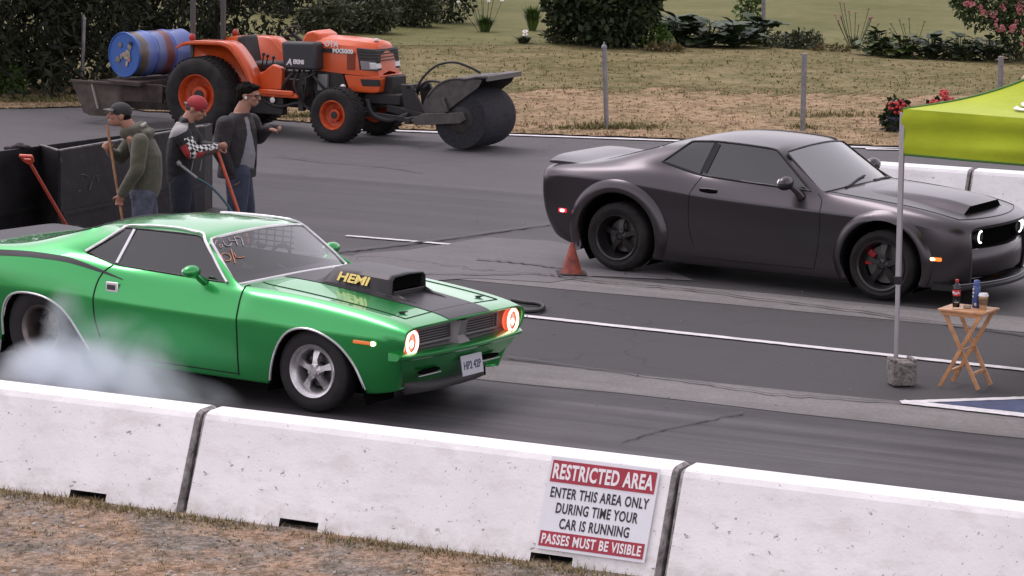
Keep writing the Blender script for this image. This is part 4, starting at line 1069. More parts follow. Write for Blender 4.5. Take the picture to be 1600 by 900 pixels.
# nose: black grille slot with paired round lamps, lower intake, splitter
q = MB(); q.grid([[(3.665+.105*(1-(t/10-1)**2), .715*(t/10-1), .745) for t in range(21)], [(3.665+.105*(1-(t/10-1)**2), .715*(t/10-1), .48) for t in range(21)]]); go = q.build('grille', M_void, c, 0)
for s_ in (-1, 1):
    for yy, xx in ((.655, 3.700), (.50, 3.752)):
        q = MB(); q.lathe([(0, 0), (.07, 0), (.078, .03), (.08, -.02)], c=(xx, yy*s_, .655), axis='X', n=28); ho = q.build('headlight', M_blk, c, 40)
        q = MB(); q.tube([(xx+.04, yy*s_+.056*math.cos(a), .655+.056*math.sin(a)) for a in [R(75)+R(205)*i/28 if s_ < 0 else R(105)-R(205)*i/28 for i in range(29)]], .0085, 8); q.build('light_ring', mat('white lamp ring', (.9, .9, .9), .3, emit=(1, 1, 1), estr=1.5), ho, 60)
rows = []
for t in range(31):
    v = t/15-1; y_ = .80*v; x = 3.705+.205*(1-v*v); rows.append([(x-.12, y_*.93, .545), (x-.025, y_*.96, .55), (x-.01, y_*.97, .535), (x-.005, y_*.985, .42), (x-.015, y_*.985, .30), (x-.06, y_*.97, .25), (x-.16, y_*.95, .24)])
q = MB(); q.grid(rows); q.build('front_bumper', M_gry, c, 50)
q = MB(); q.grid([[(3.69+.205*(1-v*v)-.012, .60*v/1.0, z) for z in (.27, .40)] for v in [t/10-1 for t in range(21)]]); q.build('lower_intake', M_void, c, 0)
rows = []
for t in range(31):
    v = t/15-1; x = 3.72+.25*(1-v*v); rows.append([(x-.25, .90*v, .215), (x-.02, .90*v, .205), (x, .90*v, .19), (x, .90*v, .165), (x-.02, .90*v, .155), (x-.25, .90*v, .15)])
q = MB(); q.grid(rows); q.add(rows[0], [tuple(range(6))]); q.add(rows[-1], [tuple(range(6))]); q.build('splitter', M_blk, c, 40)
q = MB(); q.tube([(3.72+.25*(1-v*v)-.035, .885*v, .212) for v in [t/15-1 for t in range(31)]], .006, 6); q.build('splitter_trim', mat('grey trim', (.25, .24, .25), .3, .6), c, 60)
# spoiler, tail, cabin
rows = []
for i in range(25):
    t_ = i/12-1; y_ = .76*t_; e_ = max(.08, 1-abs(t_)**6)
    rows.append([(-.50, y_, 1.062), (-.66, y_, 1.07+.028*e_), (-.84, y_, 1.072+.044*e_), (-.945+.03*abs(t_)**3, y_, 1.065+.052*e_), (-.955+.03*abs(t_)**3, y_, 1.052+.04*e_), (-.90, y_, 1.045+.02*e_), (-.80, y_, 1.04)])
q = MB(); q.grid(rows); q.add(rows[0], [tuple(range(7))]); q.add(rows[-1], [tuple(range(7))]); q.build('rear_spoiler', M_gry, c, 40)
q = MB(); q.grid([[(xx_, .77*(t/8-1), z) for xx_, z in ((-.78, .36), (-.90, .5), (-.945, .74), (-.935, .94))] for t in range(17)]); q.build('tail_panel', M_blk, c, 0)
q = MB(); q.box((-.965, 0, .82), (.02, 1.46, .12)); q.build('tail_light', MATS['tail red'], c, 20, bevel=.01)
q = MB(); q.box((1.2, 0, .30), (2.5, 1.5, .06)); q.box((1.4, 0, .22), (3.5, 1.30, .08)); q.build('floor_pan', M_void, c, 0)
q = MB(); q.grid([[(2.34, y_, 1.0), (2.0, y_, 1.01), (1.86, y_, .96), (1.88, y_, .66)] for y_ in (-.72, 0, .72)]); q.build('dashboard', mat('grey dash', (.05, .05, .055), .6), c, 40)
for s_ in (-1, 1):
    q = MB(); q.box((1.20, .37*s_, .55), (.54, .52, .16)); q.box((.96, .37*s_, .88), (.14, .50, .62), Matrix.Rotation(R(-14), 3, 'Y')); q.box((.88, .37*s_, 1.22), (.10, .26, .17), Matrix.Rotation(R(-12), 3, 'Y')); q.build('seat', M_int, c, 30, bevel=.03)
q = MB(); q.tube([(1.74+.05*math.sin(a), .37+.18*math.cos(a), .98+.18*math.sin(a)) for a in [2*math.pi*i/24 for i in range(24)]], .016, 6, closed=True); q.build('steering_wheel', M_int, c, 40)
q = MB()
for (x_, y_, x2, y2) in ((2.345, -.50, 2.30, .02), (2.375, .10, 2.33, .58)):
    p = [skin.top(x_+(x2-x_)*k/8, y_+(y2-y_)*k/8, .012) for k in range(9)]; q.tube([a for a in p if a], .012, 6)
q.build('wiper', M_blk, c, 40)
# black ten-spoke wheels
M_bw = mat('black wheel', (.013, .012, .013), .4, coat=.3)
for s_ in (-1, 1):
    wheel(c, 2.951, .805*s_, .345, .30, .245, 5, M_bw, M_tyre2, s_, lip=.022, sp_w=.055, hubr=.06, dish=.06, disc=.19, caliper=R(160))
    wheel(c, 0.0, .795*s_, .355, .31, .235, 5, M_bw, M_tyre2, s_, lip=.022, sp_w=.055, hubr=.06, dish=.11, disc=.17)
# ------------------------------------------------------------------ cone, canopy, table and what stands on it
p = at(893, 430)
k = empty('traffic_cone', p+Vector((0, 0, .008)), .5)
tag(k, 'faded orange traffic cone standing behind the dark coupe', 'traffic cone')
q = MB(); q.lathe([(.115, .022), (.108, .03), (.022, .315), (.016, .33), (0, .332)], n=24); q.build('cone_body', mat('dirty cone orange', (.25, .05, .032), .65, var=(9, .5), bump=(30, .2)), k, 50)
q = MB(); q.box((0, 0, .012), (.30, .30, .024)); q.build('base', mat('cone base', (.035, .015, .015), .7, var=(8, .3)), k, 0, bevel=.006)

# lime canopy
M_lime = mat('lime canopy cloth', (.39, .47, .02), .75, var=(1.5, .08), bump=(5, .35, .05), spec=.2, sheen=.2)
M_limeb = mat('dark green binding', (.05, .14, .02), .7)
M_al = mat('tent pole', (.42, .40, .41), .5, .25)
base = at(1399, 583); pole_d = FW.cross(UP).normalized()
top0 = at_y(1411, 240, base.y+.0)
zt = at_y(1409, 170, base.y).z; zb = at_y(1410, 241, base.y).z
print('TENT', base, zt, zb)
cnr = Vector((base.x, base.y, 0))
cnr = cnr + Vector((at_y(1409, 200, base.y).x-base.x, 0, 0))*0.85
ta = -0.15; TW = 3.15
tn = empty('canopy_tent', (cnr.x, cnr.y, 0), ta)
tag(tn, 'lime green pop-up canopy at the right edge, on slim grey poles', 'canopy')
hv = zt-zb
lean = Vector((base.x-cnr.x, base.y-cnr.y, 0)); lean = Matrix.Rotation(-ta, 3, 'Z') @ lean
corners = [(0, 0), (TW, 0), (TW, TW), (0, TW)]
for i, (x, y) in enumerate(corners):
    q = MB(); l_ = lean if i in (0, 3) else -lean; b0 = Vector((x, y, .10))+l_; t0 = Vector((x, y, zt-.03)); m_ = b0.lerp(t0, .33)
    q.bar(b0, m_, .034); q.bar(m_-Vector((0, 0, .0)), t0, .042); po = q.build('pole', M_al, tn, 30, bevel=.004)
    q = MB(); q.bar(m_-Vector((0, 0, .035)), m_+Vector((0, 0, .035)), .052); q.build('pole_clamp', M_blk, po, 30, bevel=.006)
# roof: four sagging panels to a peak, with a hanging valance all round
PK = Vector((TW/2, TW/2, zt+.95))
for (a, b) in ((0, 1), (1, 2), (2, 3), (3, 0)):
    A, B = Vector((*corners[a], zt)), Vector((*corners[b], zt)); rows = []
    for i in range(19):
        u = i/18; l, r = A.lerp(PK, u), B.lerp(PK, u); row = []
        for j in range(25):
            v = j/24; p = l.lerp(r, v); sag = -.30*math.sin(math.pi*u)*(1-.3*abs(2*v-1))-.0
            row.append(p+Vector((0, 0, sag)))
        rows.append(row)
    q = MB(); q.grid(rows); q.build('roof_panel', M_lime, tn, 60)
    o_ = ((B-A).normalized()).cross(Vector((0, 0, 1))); rows = []
    for i in range(41):
        u = i/40; p = A.lerp(B, u); row = []
        for j in range(13):
            v = j/12; wv = .034*math.sin(v*9.0+u*3+a)*math.sin(math.pi*v)*(.4+.6*math.sin(math.pi*min(1, u*1.0)))+.008*math.sin(u*17+v*4)
            row.append(p+Vector((0, 0, -hv*v))+o_*(wv+.012))
        rows.append(row)
    q = MB(); q.grid(rows); vo = q.build('valance', M_lime, tn, 60)
    q = MB(); q.tube([r[-1] for r in rows], .010, 6); q.build('hem', M_limeb, vo, 60)
    q = MB(); q.tube([A.lerp(PK, i/12)+Vector((0, 0, -.30*math.sin(math.pi*i/12)*.7)) for i in range(13)], .012, 6); q.build('seam', M_limeb, tn, 60)
    q = MB(); q.tube([A+o_*.012, A+o_*.012-Vector((0, 0, hv))], .009, 6); q.build('corner_binding', M_limeb, vo, 60)
# white lettering fragment on the front panel
A, B = Vector((*corners[0], zt)), Vector((*corners[1], zt))
fp_ = [o for o in children(tn) if o.name.startswith('roof_panel')][0]
bt = BVHTree.FromPolygons([tuple(v.co) for v in fp_.data.vertices], [tuple(f.vertices) for f in fp_.data.polygons])
TI = (Matrix.Translation(tn.location) @ Matrix.Rotation(ta, 4, 'Z')).inverted()
_d = FW + RT*((1603-800)/FPX) - UP*((170-450)/FPX); _h = bt.ray_cast(TI @ Vector((0, 0, CAM_H)), (TI.to_3x3() @ _d).normalized())
if _h[0]:
    n_ = _h[1] if _h[1].z > 0 else -_h[1]; ux_ = Vector((1, 0, 0)); ux_ = (ux_-n_*ux_.dot(n_)).normalized(); uy_ = n_.cross(ux_)
    text_mesh('lettering', 'S', MATS['label white'] if 'label white' in MATS else mat('label white', (.8, .76, .76), .5), fp_, .34, _h[0]+n_*.02, Matrix((ux_, uy_, n_)).transposed(), .003, bold=.012)
# concrete block holding the pole down
bl = empty('concrete_block', at(1402, 606)+Vector((0, .10, .016)), .62)
tag(bl, 'rough grey concrete block weighing down the canopy pole', 'concrete block')
q = MB(); q.box((0, 0, .10), (.205, .20, .20)); M_bk = mat('rough block', (.20, .18, .165), .95, var=(22, .45), bump=(45, 1.0, .02))
o = q.build('block', M_bk, bl, 0, bevel=.012)
q = MB()
for s_ in (-1, 1): q.box((.085*s_, 0, .212), (.035, .19, .026))
q.build('rim', M_bk, bl, 0, bevel=.008)

# folding wooden table
tp = at(1502, 612)
fl, fr_ = at(1470, 609), at(1517, 612); bl_, br_ = at(1488, 573), at(1535, 601)
M_wood = mat('varnished pine', (.52, .26, .12), .5, var=(14, .22), coat=.15)
tb = empty('folding_table', (tp.x-.02, tp.y+.18, .016), -.10)
tag(tb, 'small folding pine table with crossed legs beside the canopy pole', 'table')
ht = .66; W, D = .38, .36
q = MB()
for i in range(5): q.box((0, -D/2+D*(i+.5)/5, ht-.008), (W+.03, D/5-.004, .018))
q.build('tabletop', M_wood, tb, 20, bevel=.003)
q = MB()
for s_ in (-1, 1): q.box((0, s_*(D/2-.03), ht-.035), (W-.02, .02, .034))
q.build('apron', M_wood, tb, 20, bevel=.003)
for y_, s_ in ((-.14, 1), (-.14, -1), (.14, 1), (.14, -1)):
    q = MB(); o_ = .018*s_*(1 if y_ < 0 else 1); q.bar((-.165*s_, y_+o_, ht-.03), (.165*s_, y_+o_, .004), .017, .034, (1, 0, 0)); q.build('leg', M_wood, tb, 20, bevel=.003)
q = MB()
for z_, x_ in ((.13, -.104), (.13, .104)): q.bar((x_, -.13, z_), (x_, .15, z_), .024)
q.bar((0, -.16, ht/2-.01), (0, .16, ht/2-.01), .014); q.build('stretcher', M_wood, tb, 20, bevel=.003)
TM = tb.matrix_basis.copy()
TM = Matrix.Translation(tb.location) @ Matrix.Rotation(-.10, 4, 'Z')
def on_table(x, y): return TM @ Vector((x, y, ht+.0015))
b = empty('soda_bottle', on_table(-.105, -.02)); tag(b, 'half empty cola bottle with red cap and label on the pine table', 'bottle')
M_pet = glass('clear bottle', (.72, .68, .66), .9)
q = MB(); q.lathe([(.0, .001), (.027, .002), (.031, .012), (.031, .06), (.029, .075), (.032, .10), (.032, .155), (.028, .178), (.014, .205), (.0125, .215)], n=24); q.build('bottle_body', M_pet, b, 60)
q = MB(); q.lathe([(.0, .003), (.026, .004), (.0295, .013), (.0295, .040), (.0, .040)], n=24); q.build('cola', mat('cola', (.02, .007, .004), .15), b, 60)
q = MB(); q.lathe([(.0325, .098), (.0332, .100), (.0332, .146), (.0325, .148)], n=24); lb = q.build('bottle_label', mat('red label', (.55, .02, .035), .4), b, 60)
q = MB()                                                 # looping white script along the label
for i in range(26):
    pass
pts = []
for i in range(60):
    u = i/59; a = R(-150)+R(120)*u; z = .122+.010*math.sin(u*38)+.004*math.sin(u*9); pts.append((.0342*math.cos(a), .0342*math.sin(a), z))
q.tube(pts, .0022, 5); q.build('label_script', mat('label white', (.8, .76, .76), .5), lb, 60)
q = MB(); q.lathe([(.0135, .212), (.0145, .213), (.0145, .232), (.012, .235), (0, .235)], n=20); q.build('cap', MATS['red label'], b, 60)
b = empty('spray_can', on_table(.035, .07)); tag(b, 'tall blue can with pale printing on the pine table', 'can')
q = MB(); q.lathe([(0, .001), (.031, .001), (.033, .006), (.033, .165), (.030, .178), (.024, .185)], n=24); q.build('can_body', mat('can blue', (.035, .075, .26), .35, coat=.5), b, 60)
q = MB(); q.lathe([(.026, .184), (.027, .188), (.027, .222), (.022, .230), (0, .231)], n=20); q.build('cap', mat('cap blue', (.07, .11, .32), .4), b, 60)
q = MB()
for i, (a, z, r_) in enumerate(((-125, .155, .013), (-122, .125, .015), (-126, .095, .012), (-85, .03, .018))):
    aa = R(a); q.ball((.0335*math.cos(aa), .0335*math.sin(aa), z), (.010, .004, r_*.75), 10, 6, Matrix.Rotation(aa+math.pi/2, 3, 'Z'))
q.build('print', mat('can print', (.62, .60, .38), .5), b, 60)
b = empty('coffee_cup', on_table(.108, .045)); tag(b, 'tan paper coffee cup with white lid on the pine table', 'cup')
q = MB(); q.lathe([(0, .001), (.029, .001), (.040, .108)], n=28); q.build('cup_body', mat('cup tan', (.45, .30, .15), .6, var=(30, .25)), b, 60)
q = MB(); q.lathe([(.0335, .034), (.0352, .034), (.0405, .088), (.0388, .088)], n=28); q.build('sleeve', mat('sleeve brown', (.20, .13, .07), .8), b, 60)
q = MB(); q.tube([(math.cos(a_)*.0, 0, 0) for a_ in (0, 1)], .001, 4) if False else None
q.tube([Vector((.0385*math.cos(R(-112)+.36*math.cos(t)), .0385*math.sin(R(-112)+.36*math.cos(t)), .061+.016*math.sin(t))) for t in [2*math.pi*i/20 for i in range(20)]], .0024, 5, closed=True); q.build('emblem', mat('emblem dark', (.035, .03, .02), .6), b, 60)
q = MB(); q.lathe([(.041, .104), (.0435, .106), (.0425, .116), (.038, .120), (.037, .130), (.034, .132), (0, .128)], n=28); q.build('lid', mat('lid white', (.8, .78, .78), .4), b, 60)
b = empty('tape_roll', on_table(-.01, -.005)); tag(b, 'small tan roll lying between the bottle and the blue can', 'tape roll')
q = MB(); q.lathe([(.018, .002), (.032, .002), (.033, .022), (.031, .024), (.018, .024), (.018, .002)], n=24); q.build('roll', mat('tape tan', (.33, .25, .16), .6), b, 50)
q = MB(); q.lathe([(0, .003), (.016, .003), (.016, .022), (0, .022)], n=20); q.build('core', mat('roll core', (.55, .42, .30), .7), b, 50)
b = empty('folded_paper', on_table(-.055, -.09), .3); tag(b, 'pale folded paper beside the foot of the cola bottle', 'paper')
q = MB(); q.box((0, 0, .004), (.08, .05, .007)); q.build('sheet', mat('paper', (.66, .52, .38), .7), b, 0, bevel=.002)
# black rubber hose looped on the track behind the green car's nose
q = MB(); hp = crom([at(800, 474), at(822, 478), at(843, 480.5), at(849, 486), at(838, 491.5), at(815, 492), at(790, 489), at(770, 484)], 8)
q.tube([(x, y, .034) for x, y, z in hp], .022, 8); tag(q.build('rubber_hose', mat('hose rubber', (.012, .012, .013), .5), None, 60), 'looped black rubber hose on the track behind the green nose', 'hose')
# ------------------------------------------------------------------ orange tractor with drum and rotary broom
TP = Vector((-22.24, 37.03, .006)); TYAW = -.02
t = empty('tractor', TP, TYAW)
tag(t, 'orange compact tractor parked along the grass verge, broom in front and drum behind', 'tractor')
M_or = mat('tractor orange', (.62, .085, .012), .42, coat=.4, var=(2.5, .10))
M_ord = mat('rim orange', (.50, .07, .015), .5, var=(8, .25))
M_dk = mat('tractor dark', (.018, .016, .017), .6, var=(6, .3)); M_stl = mat('dull steel', (.085, .078, .075), .55, .4, var=(7, .25)); M_dstl = mat('dark steel frame', (.034, .030, .030), .6, .3, var=(8, .3))
def twheel(x, y, r, wd, rim, sd_, steer=0):
    h = wd/2; q = MB()
    q.lathe([(a, b*sd_) for a, b in [(rim+.015, h*.9), (rim, h*.98), (rim-.02, h*.86), (rim-.035, h*.35), (rim*.45, h*.18), (rim*.42, h*.55), (.0, h*.58)]], axis='Y', n=40)
    for k in range(6):
        a = 2*math.pi*k/6; q.lathe([(0, h*.30*sd_), (.02, h*.30*sd_), (.02, .05*sd_)], c=(rim*.62*math.cos(a), 0, rim*.62*math.sin(a)), axis='Y', n=8)
    q.lathe([(rim+.015, -h*.9), (rim*.4, -h*.3), (0, -h*.3)] if sd_ > 0 else [(rim+.015, h*.9), (rim*.4, h*.3), (0, h*.3)], axis='Y', n=32)
    wo = q.build('wheel', M_ord, t, 40); wo.location = (x, y, r); wo.rotation_euler = (0, 0, steer)
    q = MB(); q.lathe([(rim*.25, (h*.5)*sd_), (rim*.25, (h*.66)*sd_), (0, (h*.68)*sd_)], axis='Y', n=20); q.build('hub', M_dk, wo, 40)
    q = MB(); q.lathe([(rim, -h*.86), (rim+.03, -h*.99), (rim+(r-rim)*.55, -h*1.08), (r-.05, -h*.98), (r-.012, -h*.78), (r, -h*.4), (r, h*.4), (r-.012, h*.78), (r-.05, h*.98), (rim+(r-rim)*.55, h*1.08), (rim+.03, h*.99), (rim, h*.86)], axis='Y', n=56)
    n = int(r*2*math.pi/.075)
    for k in range(n):                                    # low turf lugs, staggered rows
        for row in range(4):
            a = 2*math.pi*(k+.5*(row % 2))/n; yy = h*(-.63+.42*row)
            q.box((math.cos(a)*(r+.001), yy, math.sin(a)*(r+.001)), (.009, h*.34, .042), Matrix.Rotation(-a, 3, 'Y'))
    q.build('tyre', M_tyre2, wo, 40)
for s_ in (-1, 1):
    twheel(.15, .70*s_, .56, .46, .30, s_); twheel(2.37, .62*s_, .395, .32, .205, s_, -.05)
# bonnet and nose
q = MB()
for x, zt, zl, wt, wb in ((1.78, 1.455, .98, .27, .33), (1.95, 1.475, .98, .29, .34), (2.35, 1.47, .96, .29, .345), (2.75, 1.455, .95, .28, .345), (2.98, 1.43, .95, .26, .335), (3.06, 1.38, .95, .24, .32), (3.13, 1.20, .95, .23, .31), (3.17, 1.0, .95, .22, .30)):
    q.add([], [])
    row = [(x, -wb, zl), (x, -wb, (zl+zt)/2), (x, -wt-.03, zt-.10), (x, -wt+.04, zt-.02), (x, 0, zt+.012), (x, wt-.04, zt-.02), (x, wt+.03, zt-.10), (x, wb, (zl+zt)/2), (x, wb, zl)]
    if x == 1.78: rows = []
    rows.append(row)
q = MB(); q.grid(rows); q.add(rows[0], [tuple(range(9))]); q.build('bonnet', M_or, t, 30, bevel=.012)
q = MB(); q.prism([(2.30, .95), (3.19, .955), (3.24, .93), (3.20, .72), (3.05, .70), (2.45, .70)], -.335, .335); q.build('nose_skirt', M_or, t, 20, bevel=.02)
q = MB(); q.box((3.165, 0, .945), (.14, .66, .035)); q.build('nose_lip', M_or, t, 20, bevel=.012)
q = MB(); q.prism([(2.62, 1.345), (3.085, 1.335), (3.155, 1.03), (2.70, 1.02)], -.345, .345); go = q.build('grille', M_dk, t, 20, bevel=.01)
q = MB()
for k in range(4): q.box((2.90+.018*k, 0, 1.31-.045*k), (.46, .70, .010))
q.build('grille_bar', M_stl, go, 0)
q = MB(); q.prism([(2.72, 1.16), (3.125, 1.155), (3.15, 1.04), (2.76, 1.035)], -.352, .352); q.build('lamp_strip', mat('grey lamp strip', (.22, .21, .22), .3, coat=.4), go, 20, bevel=.006)
for s_ in (-1, 1):
    q = MB(); q.prism([(2.96, 1.145), (3.132, 1.14), (3.15, 1.055), (2.98, 1.05)], s_*.20, s_*.360); q.build('headlight', mat('clear lamp', (.62, .62, .62), .2, coat=1), t, 20, bevel=.01)
    q = MB(); q.prism([(2.72, .90), (3.225, .905), (3.215, .81), (2.78, .80)], s_*.20, s_*.345); q.build('lower_grille', M_dk, go, 20, bevel=.008)
    q = MB(); q.box((2.05, s_*.347, 1.285), (.75, .012, .06)); q.build('side_stripe', M_dk, t, 0)
    q = MB(); q.box((2.50, s_*.350, 1.15), (.20, .012, .25)); q.build('side_vent', mat('vent dark orange', (.20, .035, .012), .6), t, 0, bevel=.004)
MW = mat('decal white', (.75, .72, .70), .5)
R0 = Matrix(((1, 0, 0), (0, 0, -1), (0, 1, 0)))
text_mesh('lettering', 'OTA', MW, t, .115, (2.10, -.352, 1.378), R0, .004, bold=.004, xs=.95)
text_mesh('lettering', 'MX5000', MW, t, .085, (2.30, -.362, 1.285), R0, .004, bold=.004, xs=1.15)
q = MB(); q.lathe([(.045, 1.44), (.05, 1.462), (.04, 1.475), (0, 1.478)], c=(2.92, -.10, .0), n=16); q.build('filler_cap', mat('cap white', (.72, .70, .70), .4), t, 60)
q = MB(); q.prism([(1.55, 1.40), (1.62, 1.52), (1.74, 1.55), (1.86, 1.50), (1.88, 1.42), (1.80, 1.0), (1.55, 1.0)], -.26, .26); q.build('dash_cowl', M_or, t, 30, bevel=.03)
q = MB(); q.tube([(1.22+.03*math.cos(a)+.07*math.sin(a)*.8, .21*math.cos(a), 1.50+.075*math.sin(a)) for a in [2*math.pi*i/24 for i in range(24)]], .016, 6, closed=True)
for a in (0, 2.1, 4.2): q.bar((1.25, 0, 1.46), (1.22+.03*math.cos(a)+.07*math.sin(a)*.8, .21*math.cos(a), 1.50+.075*math.sin(a)), .018)
q.bar((1.25, 0, 1.46), (1.58, 0, 1.25), .05); q.build('steering_wheel', M_dk, t, 40)
# engine, frame, axle
q = MB(); q.box((2.1, 0, .72), (1.9, .40, .46)); q.box((1.0, 0, .62), (1.5, .5, .42)); q.box((.15, 0, .60), (.5, .95, .30)); q.box((2.37, 0, .42), (.16, 1.0, .14)); q.box((2.9, 0, .62), (.6, .52, .16)); q.build('chassis', M_dk, t, 20, bevel=.02)
for s_ in (-1, 1):
    q = MB(); q.prism([(1.72, .96), (2.28, .98), (2.40, .62), (1.85, .58)], s_*.30, s_*.34); q.build('engine_side', M_dstl, t, 20)
q = MB(); q.box((1.98, -.37, .82), (.16, .06, .24)); q.build('battery_box', mat('grey box', (.20, .20, .20), .5), t, 20, bevel=.01)
q = MB(); q.prism([(1.37, 1.39), (1.95, 1.405), (1.97, 1.00), (1.42, .99)], -.56, -.30); bx = q.build('controller_box', mat('grey black box', (.032, .031, .036), .55), t, 20, bevel=.04)
text_mesh('lettering', 'A', MW, bx, .13, (1.52, -.5635, 1.10), R0, .003, bold=.003, shear=.2); text_mesh('lettering', 'ERENS', MW, bx, .085, (1.68, -.5635, 1.11), R0, .003, bold=.004, xs=.75)
q = MB()
for a, b, c_ in (((1.55, -.45, .98), (1.42, -.50, .80), (1.30, -.45, .60)), ((1.70, -.45, .98), (1.78, -.52, .80), (1.70, -.45, .55)), ((1.80, -.42, .98), (1.95, -.5, .86), (2.05, -.4, .70)), ((1.62, -.42, .98), (1.60, -.55, .78), (1.72, -.42, .45)), ((1.5, -.4, .9), (1.75, -.5, .88), (1.9, -.45, .97)), ((1.35, -.3, 1.0), (1.28, -.42, .84), (1.40, -.4, .66))): q.tube(crom([a, b, c_], 6), .022, 6)
q.box((1.72, -.42, .86), (.16, .12, .16)); q.box((1.66, -.42, .60), (.08, .10, .42)); q.build('hydraulic_hose', M_dstl, t, 40)
# fenders, seat, roll bar, platform
for s_ in (-1, 1):
    fl_ = crom([(-.26, 1.26, 0), (-.10, 1.335, 0), (.30, 1.355, 0), (.56, 1.345, 0), (.72, 1.24, 0), (.93, .96, 0), (1.03, .66, 0)], 5)
    q = MB(); q.grid([[(x, s_*y_, z) for x, z, _ in fl_] for y_ in (.44, .80)]); q.grid([[(x, s_*.80, z) for x, z, _ in fl_], [(x-.01, s_*.80, z-.055) for x, z, _ in fl_]])
    q.add([(x, s_*.44, z) for x, z, _ in fl_]+[(.6, s_*.44, .62), (-.2, s_*.44, .80)], [tuple(range(len(fl_)+2))])
    fo = q.build('fender', M_or, t, 30); md = fo.modifiers.new('t', 'SOLIDIFY'); md.thickness = .012
    q = MB(); q.ball((-.12, s_*.6, 1.385), (.045, .05, .055), 12, 8); q.build('fender_lamp', mat('red lamp', (.35, .03, .02), .35), t, 60)
    q = MB(); q.bar((-.22, s_*.42, .7), (-.22, s_*.42, 2.35), .075, .06, (1, 0, 0)); q.build('roll_bar', mat('roll bar grey', (.06, .058, .06), .5), t, 20, bevel=.01)
    q = MB(); q.ball((2.37, s_*.47, .775), (.045, .045, .048), 14, 10); q.build('marker_lamp', MATS['cap white'], t, 60)
q = MB(); q.bar((-.22, -.42, 2.35), (-.22, .42, 2.35), .075); q.build('roll_bar', MATS['roll bar grey'], t, 20, bevel=.01)
q = MB(); q.box((.78, 0, .98), (.46, .46, .13)); q.box((.50, 0, 1.20), (.12, .44, .42), Matrix.Rotation(R(-12), 3, 'Y')); q.build('seat', M_dk, t, 30, bevel=.04)
q = MB(); q.box((.62, 0, .86), (.8, .86, .10)); q.box((1.28, 0, .60), (.75, 1.10, .05)); q.box((1.28, -.56, .645), (.62, .04, .075)); q.build('platform', M_or, t, 20, bevel=.015)
q = MB(); q.prism([(.95, .86), (1.2, 1.05), (1.36, 1.0), (1.36, .68), (.95, .66)], -.5, -.40); q.build('step_panel', M_or, t, 20, bevel=.02)
for x_, z_, ln_ in ((1.02, 1.10, .25), (1.12, 1.08, .22), (.95, 1.12, .2)):
    q = MB(); q.tube([(x_, -.40, .9), (x_+.05, -.42, z_+.05)], .012, 6); q.ball((x_+.05, -.42, z_+.06), .028, 8, 6); q.build('lever', M_dk, t, 60)
q = MB(); q.ball((1.23, -.54, .53), (.045, .02, .045), 14, 8); q.build('reflector', MATS['cap white'], t, 60)
q = MB(); q.tube(crom([(.95, -.44, .62), (1.1, -.5, .5), (1.35, -.5, .44), (1.6, -.45, .5), (1.8, -.42, .42)], 5), .03, 6); q.box((1.1, -.42, .45), (.55, .14, .28)); q.build('side_tank', M_dk, t, 30, bevel=.03)
for o in [o for o in children(t) if o.name.split('.')[0] in ('bonnet', 'nose_skirt', 'nose_lip', 'grille', 'headlight', 'side_vent', 'filler_cap', 'side_stripe')]:
    for ob in [o]+children(o):
        for v in ob.data.vertices:
            if v.co.x > 2.3: v.co.x = 2.3+(v.co.x-2.3)*.66
# blue drum lying across the back, a thing of its own on the carrier
dm = empty('steel_drum', TP+Vector((-1.42, -.45, 1.05)), TYAW-.225)
tag(dm, 'scuffed blue and rust steel drum lying across the rear of the orange tractor', 'drum')
q = MB(); DR = .335; prof = [(0, .012), (DR-.02, .012), (DR-.015, 0), (DR, .0), (DR+.008, .02), (DR, .04)]
for yy in (.38, .80): prof += [(DR, yy-.03), (DR+.014, yy), (DR, yy+.03)]
prof += [(DR, 1.16), (DR+.008, 1.18), (DR, 1.2), (DR-.02, 1.188), (0, 1.188)]
q.lathe(prof, axis='Y', n=48)
m = mat('drum paint', (.05, .13, .40), .45, coat=.3)
tt = m.node_tree; bb = tt.nodes['Principled BSDF']; tcn = tt.nodes.new('ShaderNodeTexCoord'); sx = tt.nodes.new('ShaderNodeSeparateXYZ'); tt.links.new(tcn.outputs['Object'], sx.inputs[0])
nz = tt.nodes.new('ShaderNodeTexNoise'); nz.inputs['Scale'].default_value = 5; nz.inputs['Detail'].default_value = 6; tt.links.new(tcn.outputs['Object'], nz.inputs['Vector'])
ad = tt.nodes.new('ShaderNodeMath'); ad.operation = 'MULTIPLY_ADD'; tt.links.new(nz.outputs[0], ad.inputs[0]); ad.inputs[1].default_value = .16; tt.links.new(sx.outputs[1], ad.inputs[2])
rp = tt.nodes.new('ShaderNodeValToRGB'); rp.color_ramp.interpolation = 'LINEAR'; E_ = rp.color_ramp.elements
stops = [(.0, (.022, .095, .38)), (.115, (.022, .10, .36)), (.135, (.085, .075, .07)), (.26, (.16, .14, .10)), (.30, (.16, .20, .42)), (.44, (.10, .17, .48)), (.49, (.02, .05, .20)), (.53, (.11, .17, .42)), (.66, (.13, .15, .30)), (.70, (.17, .05, .05)), (.82, (.15, .05, .055)), (.86, (.07, .12, .40)), (1.0, (.09, .13, .36))]
E_[0].position, E_[0].color = stops[0][0], (*stops[0][1], 1); E_[1].position, E_[1].color = stops[-1][0], (*stops[-1][1], 1)
for a, b in stops[1:-1]: e = E_.new(a); e.color = (*b, 1)
tt.links.new(ad.outputs[0], rp.inputs[0]); tt.links.new(rp.outputs[0], bb.inputs['Base Color'])
q.build('shell', m, dm, 35)
q = MB()
rr = random.Random(5)
for i in range(16): q.ball((-.02+rr.gauss(0, .09)+.09*(i % 2)*1.0, -.001, -.01+rr.gauss(0, .06)), (rr.uniform(.02, .055), .003, rr.uniform(.02, .05)), 8, 6)
